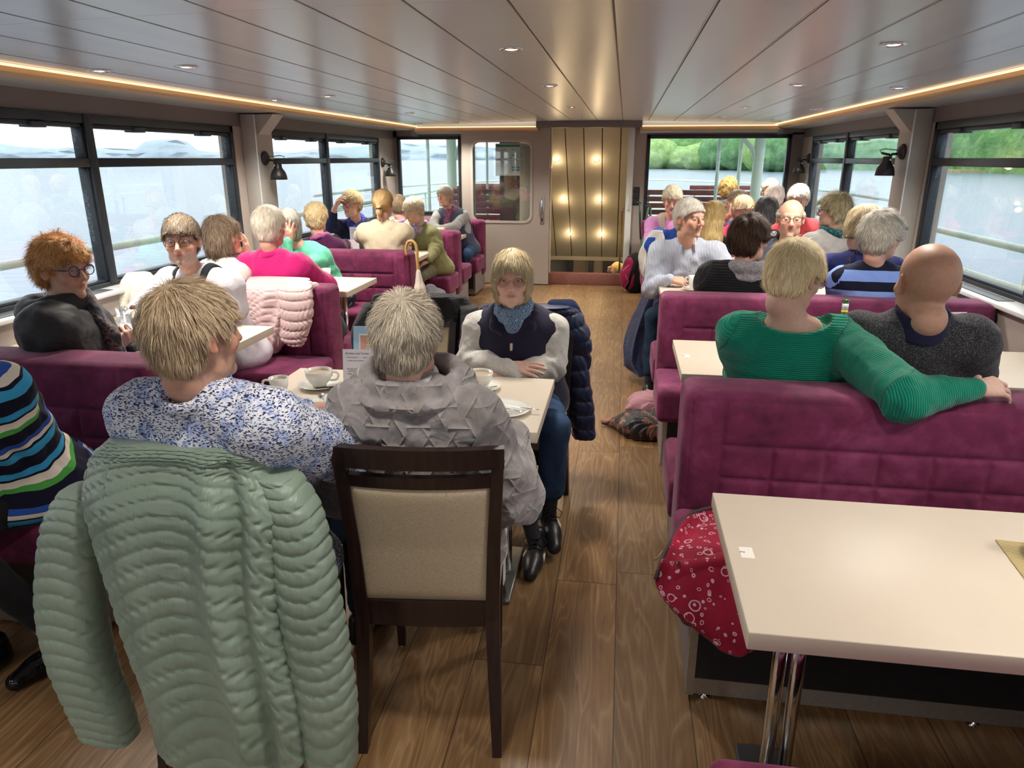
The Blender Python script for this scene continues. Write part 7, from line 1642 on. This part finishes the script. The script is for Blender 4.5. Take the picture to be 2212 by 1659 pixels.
# crook umbrella on the third bench
o=Vector((-1.66,5.66,0)); r=empty('crook_umbrella','cream umbrella with a curved wooden crook handle hooked on the bench end','umbrella',o)
m=MB(); zc=.95; pts=[(-.075,.02,zc-.085),(-.078,.015,zc-.03),(-.062,.01,zc+.015),(-.03,.0,zc+.033),(.002,0,zc+.015),(.016,0,zc-.03),(.018,0,zc-.12),(.02,0,zc-.22)]; m.tube([cr(pts,i/24) for i in range(25)],.0125,n=12); m.build('wooden_handle',M('bent_cane',hx('c09a5e'),.35,nscale=20,namt=.12),r)
sdf_obj('umbrella_canopy',lambda P:chain(P,[(.022,0,.74),(.03,0,.60),(.05,.0,.42),(.055,0,.08)],[.018,.040,.052,.008],.02)-.007*np.sin(np.arctan2(P[:,1],P[:,0]-.04)*6+P[:,2]*9)*np.clip((.74-P[:,2])*4,0,1),np.array([-.1,-.12,.02]),np.array([.18,.12,.8]),.007,[shiny('cream_umbrella_cloth','d8cfc0',20,.4,.7,.006)],r)
m=MB(); m.lathe([(.014,zc-.235),(.016,zc-.23),(.016,zc-.205),(.0125,zc-.2)],c=(.02,0,0),n=16); m.build('metal_ferrule',CHROME,r)
o=Vector((-1.56,5.84,.0)); r=empty('grey_coat','grey coat and cream lining slipping off the bench end beside the crook umbrella','coat',o)
sdf_obj('coat_cloth',lambda P:chain(P,[(-.02,0,.56),(.02,.0,.50),(.035,-.02,.34),(.03,-.02,.06)],[.05,.075,.07,.05],.03)-.012*wob(P,22,3),np.array([-.2,-.2,-.01]),np.array([.2,.2,.68]),.009,[fab('grey_coat_cloth','6c6d72',bs=18,ba=.5,bd=.012)],r)
# red coat with bubbles on the front bench
t=NT('red_bubble_print'); c=t.co((1,1,1))
n_=t.n('ShaderNodeTexNoise'); n_.inputs['Scale'].default_value=12; t.l(c,n_.inputs['Vector']); va=t.n('ShaderNodeVectorMath',operation='MULTIPLY_ADD'); t.l(n_.outputs['Color'],va.inputs[0]); va.inputs[1].default_value=(.03,.03,.03); t.l(c,va.inputs[2])
def rings(sc,r0,r1,keep):
    v=t.n('ShaderNodeTexVoronoi'); v.inputs['Scale'].default_value=sc; v.inputs['Randomness'].default_value=.85; t.l(va.outputs[0],v.inputs['Vector']); s_=t.n('ShaderNodeSeparateColor'); t.l(v.outputs['Color'],s_.inputs[0])
    rr=t.math('MULTIPLY',t.math('ADD',t.math('MULTIPLY',s_.outputs[0],.6),.5),r1); d=v.outputs['Distance']; a=t.math('LESS_THAN',d,rr); b=t.math('GREATER_THAN',d,t.math('MULTIPLY',rr,r0)); return t.math('MULTIPLY',t.math('MULTIPLY',a,b),t.math('GREATER_THAN',s_.outputs[1],keep))
mk=t.math('MAXIMUM',rings(21,.78,.36,.22),rings(46,.62,.32,.15)); t.set(col=t.mix(t.ramp(t.noise(9,c),[(.3,hx('8f1a35')),(.7,hx('a8223f'))]),hx('dfb0bf'),mk),rough=.75,spec=.2,sheen=.15); t.bump(t.noise(13,c,detail=3,dist=.5),.5,.015); BUB=t.m
ctrl=[[(1482,1118,2.24),(1520,1100,2.25),(1570,1092,2.25),(1640,1090,2.25),(1720,1095,2.25)],
[(1452,1165,2.12),(1500,1150,2.12),(1570,1140,2.12),(1640,1140,2.12),(1720,1150,2.12)],
[(1428,1215,1.98),(1480,1212,1.98),(1560,1215,1.97),(1640,1225,1.97),(1720,1240,1.97)],
[(1416,1252,1.87),(1470,1290,1.85),(1560,1300,1.84),(1640,1310,1.84),(1720,1320,1.84)],
[(1442,1300,1.82),(1500,1345,1.80),(1575,1370,1.79),(1650,1380,1.79),(1720,1380,1.79)],
[(1478,1338,1.81),(1535,1384,1.79),(1592,1417,1.78),(1625,1402,1.78),(1660,1385,1.79)]]
def cpt(q,j):
    if j<3:
        a=atZ(q[0],q[1],.505+.02*(j==0))
        return tuple(a) if a.y<2.24 else tuple(atY(q[0],q[1],2.24))
    return tuple(atY(q[0],q[1],q[2]-(.05,.045,.04)[j-3]))
G_=np.array([[cpt(q,j) for q in row] for j,row in enumerate(ctrl)]); o=Vector((.42,1.95,.48)); r=empty('bubble_print_coat','crimson coat printed with white bubbles lying on the front bench corner','coat',o)
nu_,nv_=70,90; V=[]
for j in range(nv_):
    row=[cr(G_[:,i],j/(nv_-1)) for i in range(5)]
    for i in range(nu_):
        q=cr(row,i/(nu_-1)); u=i/nu_; v=j/nv_; q=q+np.array([0,-.35,.6])*.010*(math.sin(u*15+v*6)+.6*math.sin(v*17-u*9)+.5*math.sin(u*31)*v); V.append(q-np.array(o))
V=np.array(V); V2=V+np.array([0,.5,-.8])*.014; F=[];n1=len(V)
for j in range(nv_-1):
    for i in range(nu_-1): a=j*nu_+i; F.append((a,a+1,a+nu_+1,a+nu_)); F.append((n1+a,n1+a+nu_,n1+a+nu_+1,n1+a+1))
for j in range(nv_-1):
    for a in (j*nu_,): F.append((a,a+nu_,n1+a+nu_,n1+a))
    a=j*nu_+nu_-1; F.append((a+nu_,a,n1+a,n1+a+nu_))
for i in range(nu_-1):
    a=i; F.append((a+1,a,n1+a,n1+a+1)); a=(nv_-1)*nu_+i; F.append((a,a+1,n1+a+1,n1+a))
fastmesh('coat_body',np.vstack([V,V2]),np.array(F),[BUB],None,r)
quilt('sleeve',rel([K(1680,1225,1.92,.05,.03),K(1600,1230,1.90,.060,.034),K(1530,1242,1.88,.055,.032),K(1470,1243,1.86,.045,.030),K(1452,1240,1.855,.040,.026)],o),BUB,r,chan=0,n=40,rows=60,U=(0,.25,1),Vd=(.1,1,-.2),wr=.003)
sdf_obj('coat_bulk',lambda P:ell(P,(.02,.08,-.005),(.20,.20,.055))-.01*wob(P,18),np.array([-.3,-.25,-.1]),np.array([.35,.35,.15]),.010,[BUB],r)
m=MB()
for px,py in ((1464,1217),(1476,1238)): m.lathe([(0,.004),(.008,.003),(.008,0)],c=Vector(atY(px,py,1.845))-o,n=12)
m.build('snap_button',M('antique_brass',hx('5b5140'),.35,metal=.7),r)
zp=[Vector(tuple(q))-o for q in (G_[3,0],G_[2,0],G_[1,0],G_[0,0],G_[0,1],G_[0,2])]
MB().tube([cr([tuple(q) for q in zp],i/20) for i in range(21)],.006,n=7).build('piping',M('dark_piping',hx('43393c'),.6),r)
m=MB(); p1=Vector(atY(1432,1190,1.98))-o; p2=Vector(atY(1412,1210,1.97))-o; m.tube([p1,(p1+p2)/2+Vector((0,-.01,0)),p2],.0025,n=6); m.build('draw_cord',M('beige_cord',hx('b09a78'),.7),r)
# umbrellas lying on the floor by the bench
o=Vector(tuple(atZ(1405,895,.0))); r=empty('pink_umbrella','loosely folded pink umbrella lying on the floor beside the bench end','umbrella',o); PKU=shiny('pink_umbrella_cloth','b88490',26,.4,.5,.008)
def crum(P,c,rr,k,s_,f=30): return ell(P,c,rr)-k*np.abs(np.sin(np.arctan2(P[:,1]-c[1]+.12,P[:,0]-c[0]-.10)*f*.42+2.0*wob(P,11,s_)))-.004*wob(P,45,s_)
sdf_obj('umbrella_canopy',lambda P:smx(sm(crum(P,(0,.02,.065),(.135,.13,.065),.022,2),chain(P,[(-.05,-.02,.09),(-.16,-.06,.05)],[.045,.012],.02),.03),-P[:,2]+.004,.004),np.array([-.3,-.3,-.01]),np.array([.3,.3,.2]),.006,[PKU],r)
o=Vector(tuple(atZ(1395,940,.0))); r=empty('black_umbrella','black and brown folded umbrella with a stubby handle on the floor beside the pink one','umbrella',o)
BKU=NT('black_brown_umbrella_cloth'); BKU.set(col=BKU.ramp(BKU.noise(11,detail=2,dist=1.5),[(.50,hx('1b1a1c')),(.60,hx('8a5d4c'))]),rough=.45); BKU.bump(BKU.noise(18,detail=3,dist=1),.5,.01)
sdf_obj('umbrella_canopy',lambda P:smx(sm(crum(P,(-.01,.03,.055),(.16,.15,.058),.024,5,26),chain(P,[(-.12,.06,.05),(-.26,.12,.03)],[.05,.02],.03),.03),-P[:,2]+.004,.004),np.array([-.36,-.3,-.01]),np.array([.3,.3,.2]),.006,[BKU.m],r)
m=MB(); m.tube([(.06,-.06,.05),(.075,-.16,.035),(.08,-.215,.030)],[.010,.012,.020],n=14); m.build('umbrella_handle',M('olive_handle',hx('6b5c44'),.35),r); m=MB(); m.tube([(.05,.0,.06),(.06,-.10,.05)],.007,n=8); m.build('umbrella_shaft',CHROME,r)
# backpack
o=Vector((.155,9.10,0)); r=empty('backpack','black and magenta backpack on the floor beside the stair opening','backpack',o); BKB=fab('black_ripstop','1d1c20',bs=60,ba=.3,bd=.004); MGB=fab('magenta_ripstop','8e2148',bs=60,ba=.3,bd=.004)
def bpk(P): d=sm(ell(P,(.02,0,.22),(.17,.13,.24)),ell(P,(.03,.02,.38),(.11,.10,.12)),.06); return smx(d-.006*wob(P,22,3),-P[:,2]+.004,.01)
sdf_obj('pack_body',bpk,np.array([-.25,-.22,-.01]),np.array([.25,.22,.55]),.009,[BKB],r)
def pock(P): return np.maximum(smx(sm(ell(P,(-.05,-.06,.20),(.115,.085,.16)),ell(P,(-.04,-.05,.36),(.07,.06,.09)),.03),-P[:,2]+.03,.01),.018-np.abs(P[:,0]+.03-.25*(P[:,2]-.2)))
sdf_obj('pack_pocket',pock,np.array([-.25,-.22,0]),np.array([.2,.2,.5]),.008,[MGB],r)
m=MB(); m.tube([(-.135,-.10,.10),(-.10,-.13,.22),(-.13,-.10,.28),(-.06,-.12,.36)],.004,n=6); m.tube([(-.12,-.11,.05),(-.05,-.155,.16),(-.10,-.13,.25)],.003,n=6); m.build('bungee_cord',M('pink_cord',hx('c8849a'),.6),r)
# coats beside the striped-shirt man
NVC=shiny('dark_navy_anorak','262c48',14,.6,.5,.014)
o=Vector((.12,5.35,0)); r=empty('navy_anorak','dark navy anorak hanging down to the floor beside the striped-shirt man','coat',o)
quilt('coat_body',rel([K(1418,610,5.62,.05,.05),K(1408,650,5.55,.09,.07),K(1396,700,5.45,.13,.08),K(1388,750,5.35,.15,.08),K(1386,785,5.28,.13,.075),K(1395,808,5.22,.09,.06)],o),NVC,r,chan=0,n=90,rows=110,wr=.008,fold=([(-.5,.2,.04),(.1,.15,-.03),(.5,.2,.04)],))
quilt('sleeve',rel([K(1405,620,5.6,.04,.04),K(1385,680,5.5,.05,.045),K(1368,740,5.4,.055,.05),K(1362,790,5.35,.05,.045)],o),NVC,r,chan=0,n=40,rows=70,wr=.006)
o=Vector((.25,6.0,0)); r=empty('white_blue_jacket','white and royal blue jacket hanging on the bench end behind the striped-shirt man','jacket',o)
WJ=shiny('offwhite_jacket_cloth','dcd6cc',14,.5,.7,.012); BJ=fab('royal_blue_cotton','2b52a8',bs=16,ba=.5,bd=.012)
quilt('jacket_body',rel([K(1420,497,6.02,.05,.05),K(1412,520,5.98,.08,.06),K(1400,548,5.95,.07,.06),K(1393,575,5.93,.05,.05),K(1396,600,5.92,.02,.03)],o),WJ,r,chan=0,n=60,rows=80,wr=.006,fold=([(-.3,.2,.02),(.4,.2,.02)],))
quilt('blue_lining',rel([K(1408,512,5.90,.03,.02),K(1404,530,5.88,.045,.02),K(1408,552,5.88,.035,.02),K(1405,590,5.86,.045,.02),K(1412,605,5.86,.02,.02)],o),BJ,r,chan=0,n=30,rows=50,wr=.004)
# cream coat behind the man with braces
o=Vector((-2.72,3.86,0)); r=empty('cream_coat','cream coat on the bench between the window and the man with braces','coat',o)
quilt('coat_body',rel([K(300,588,3.90,.07,.05),K(296,610,3.88,.10,.07),K(292,645,3.86,.11,.08),K(300,690,3.84,.11,.08),K(310,730,3.80,.10,.07)],o),shiny('cream_coat_cloth','dedaca',14,.6,.8,.014),r,chan=0,n=70,rows=80,wr=.007,fold=([(-.3,.2,.02),(.4,.2,.02)],))
# purple bag under the red-haired woman's table
p=atY(288,828,2.85); o_=sdf_obj('purple_bag',lambda P:sm(ell(P,(0,0,0),(.045,.05,.06)),tor(P,(0,0,.06),.03,.007,rotm(0,D(90),0)),.01)-.006*wob(P,40),np.array([-.12]*3),np.array([.14]*3),.007,[fab('violet_bag_cloth','6a58b8')],None,loc=p); tag(o_,'small violet bag beside the bench end under the red-haired woman\'s table','bag')
# green rucksack with walking poles in the far window corner
o=Vector((.30,8.55,.47)); r=empty('green_rucksack','green rucksack with dark walking poles at the left edge of the far right window','bag',o); GRK=fab('green_ripstop','2f7a5c',bs=40,ba=.5,bd=.006)
sdf_obj('rucksack_body',lambda P:ell(P,(0,0,.17),(.09,.10,.17))-.01*wob(P,30),np.array([-.16,-.18,-.03]),np.array([.16,.18,.4]),.009,[GRK],r)
m=MB()
for a,b in (((-.08,0,.0),(-.02,0,.62)),((.07,0,.05),(.0,.02,.60)),((-.09,.02,.25),(-.12,0,.66))): m.tube([a,b],[.008,.014],n=8); m.tube([(b[0]-.03,b[1],b[2]),(b[0]+.02,b[1],b[2]+.01)],.012,n=8)
m.build('walking_poles',M('dark_green_pole',hx('1e3a30'),.5),r)
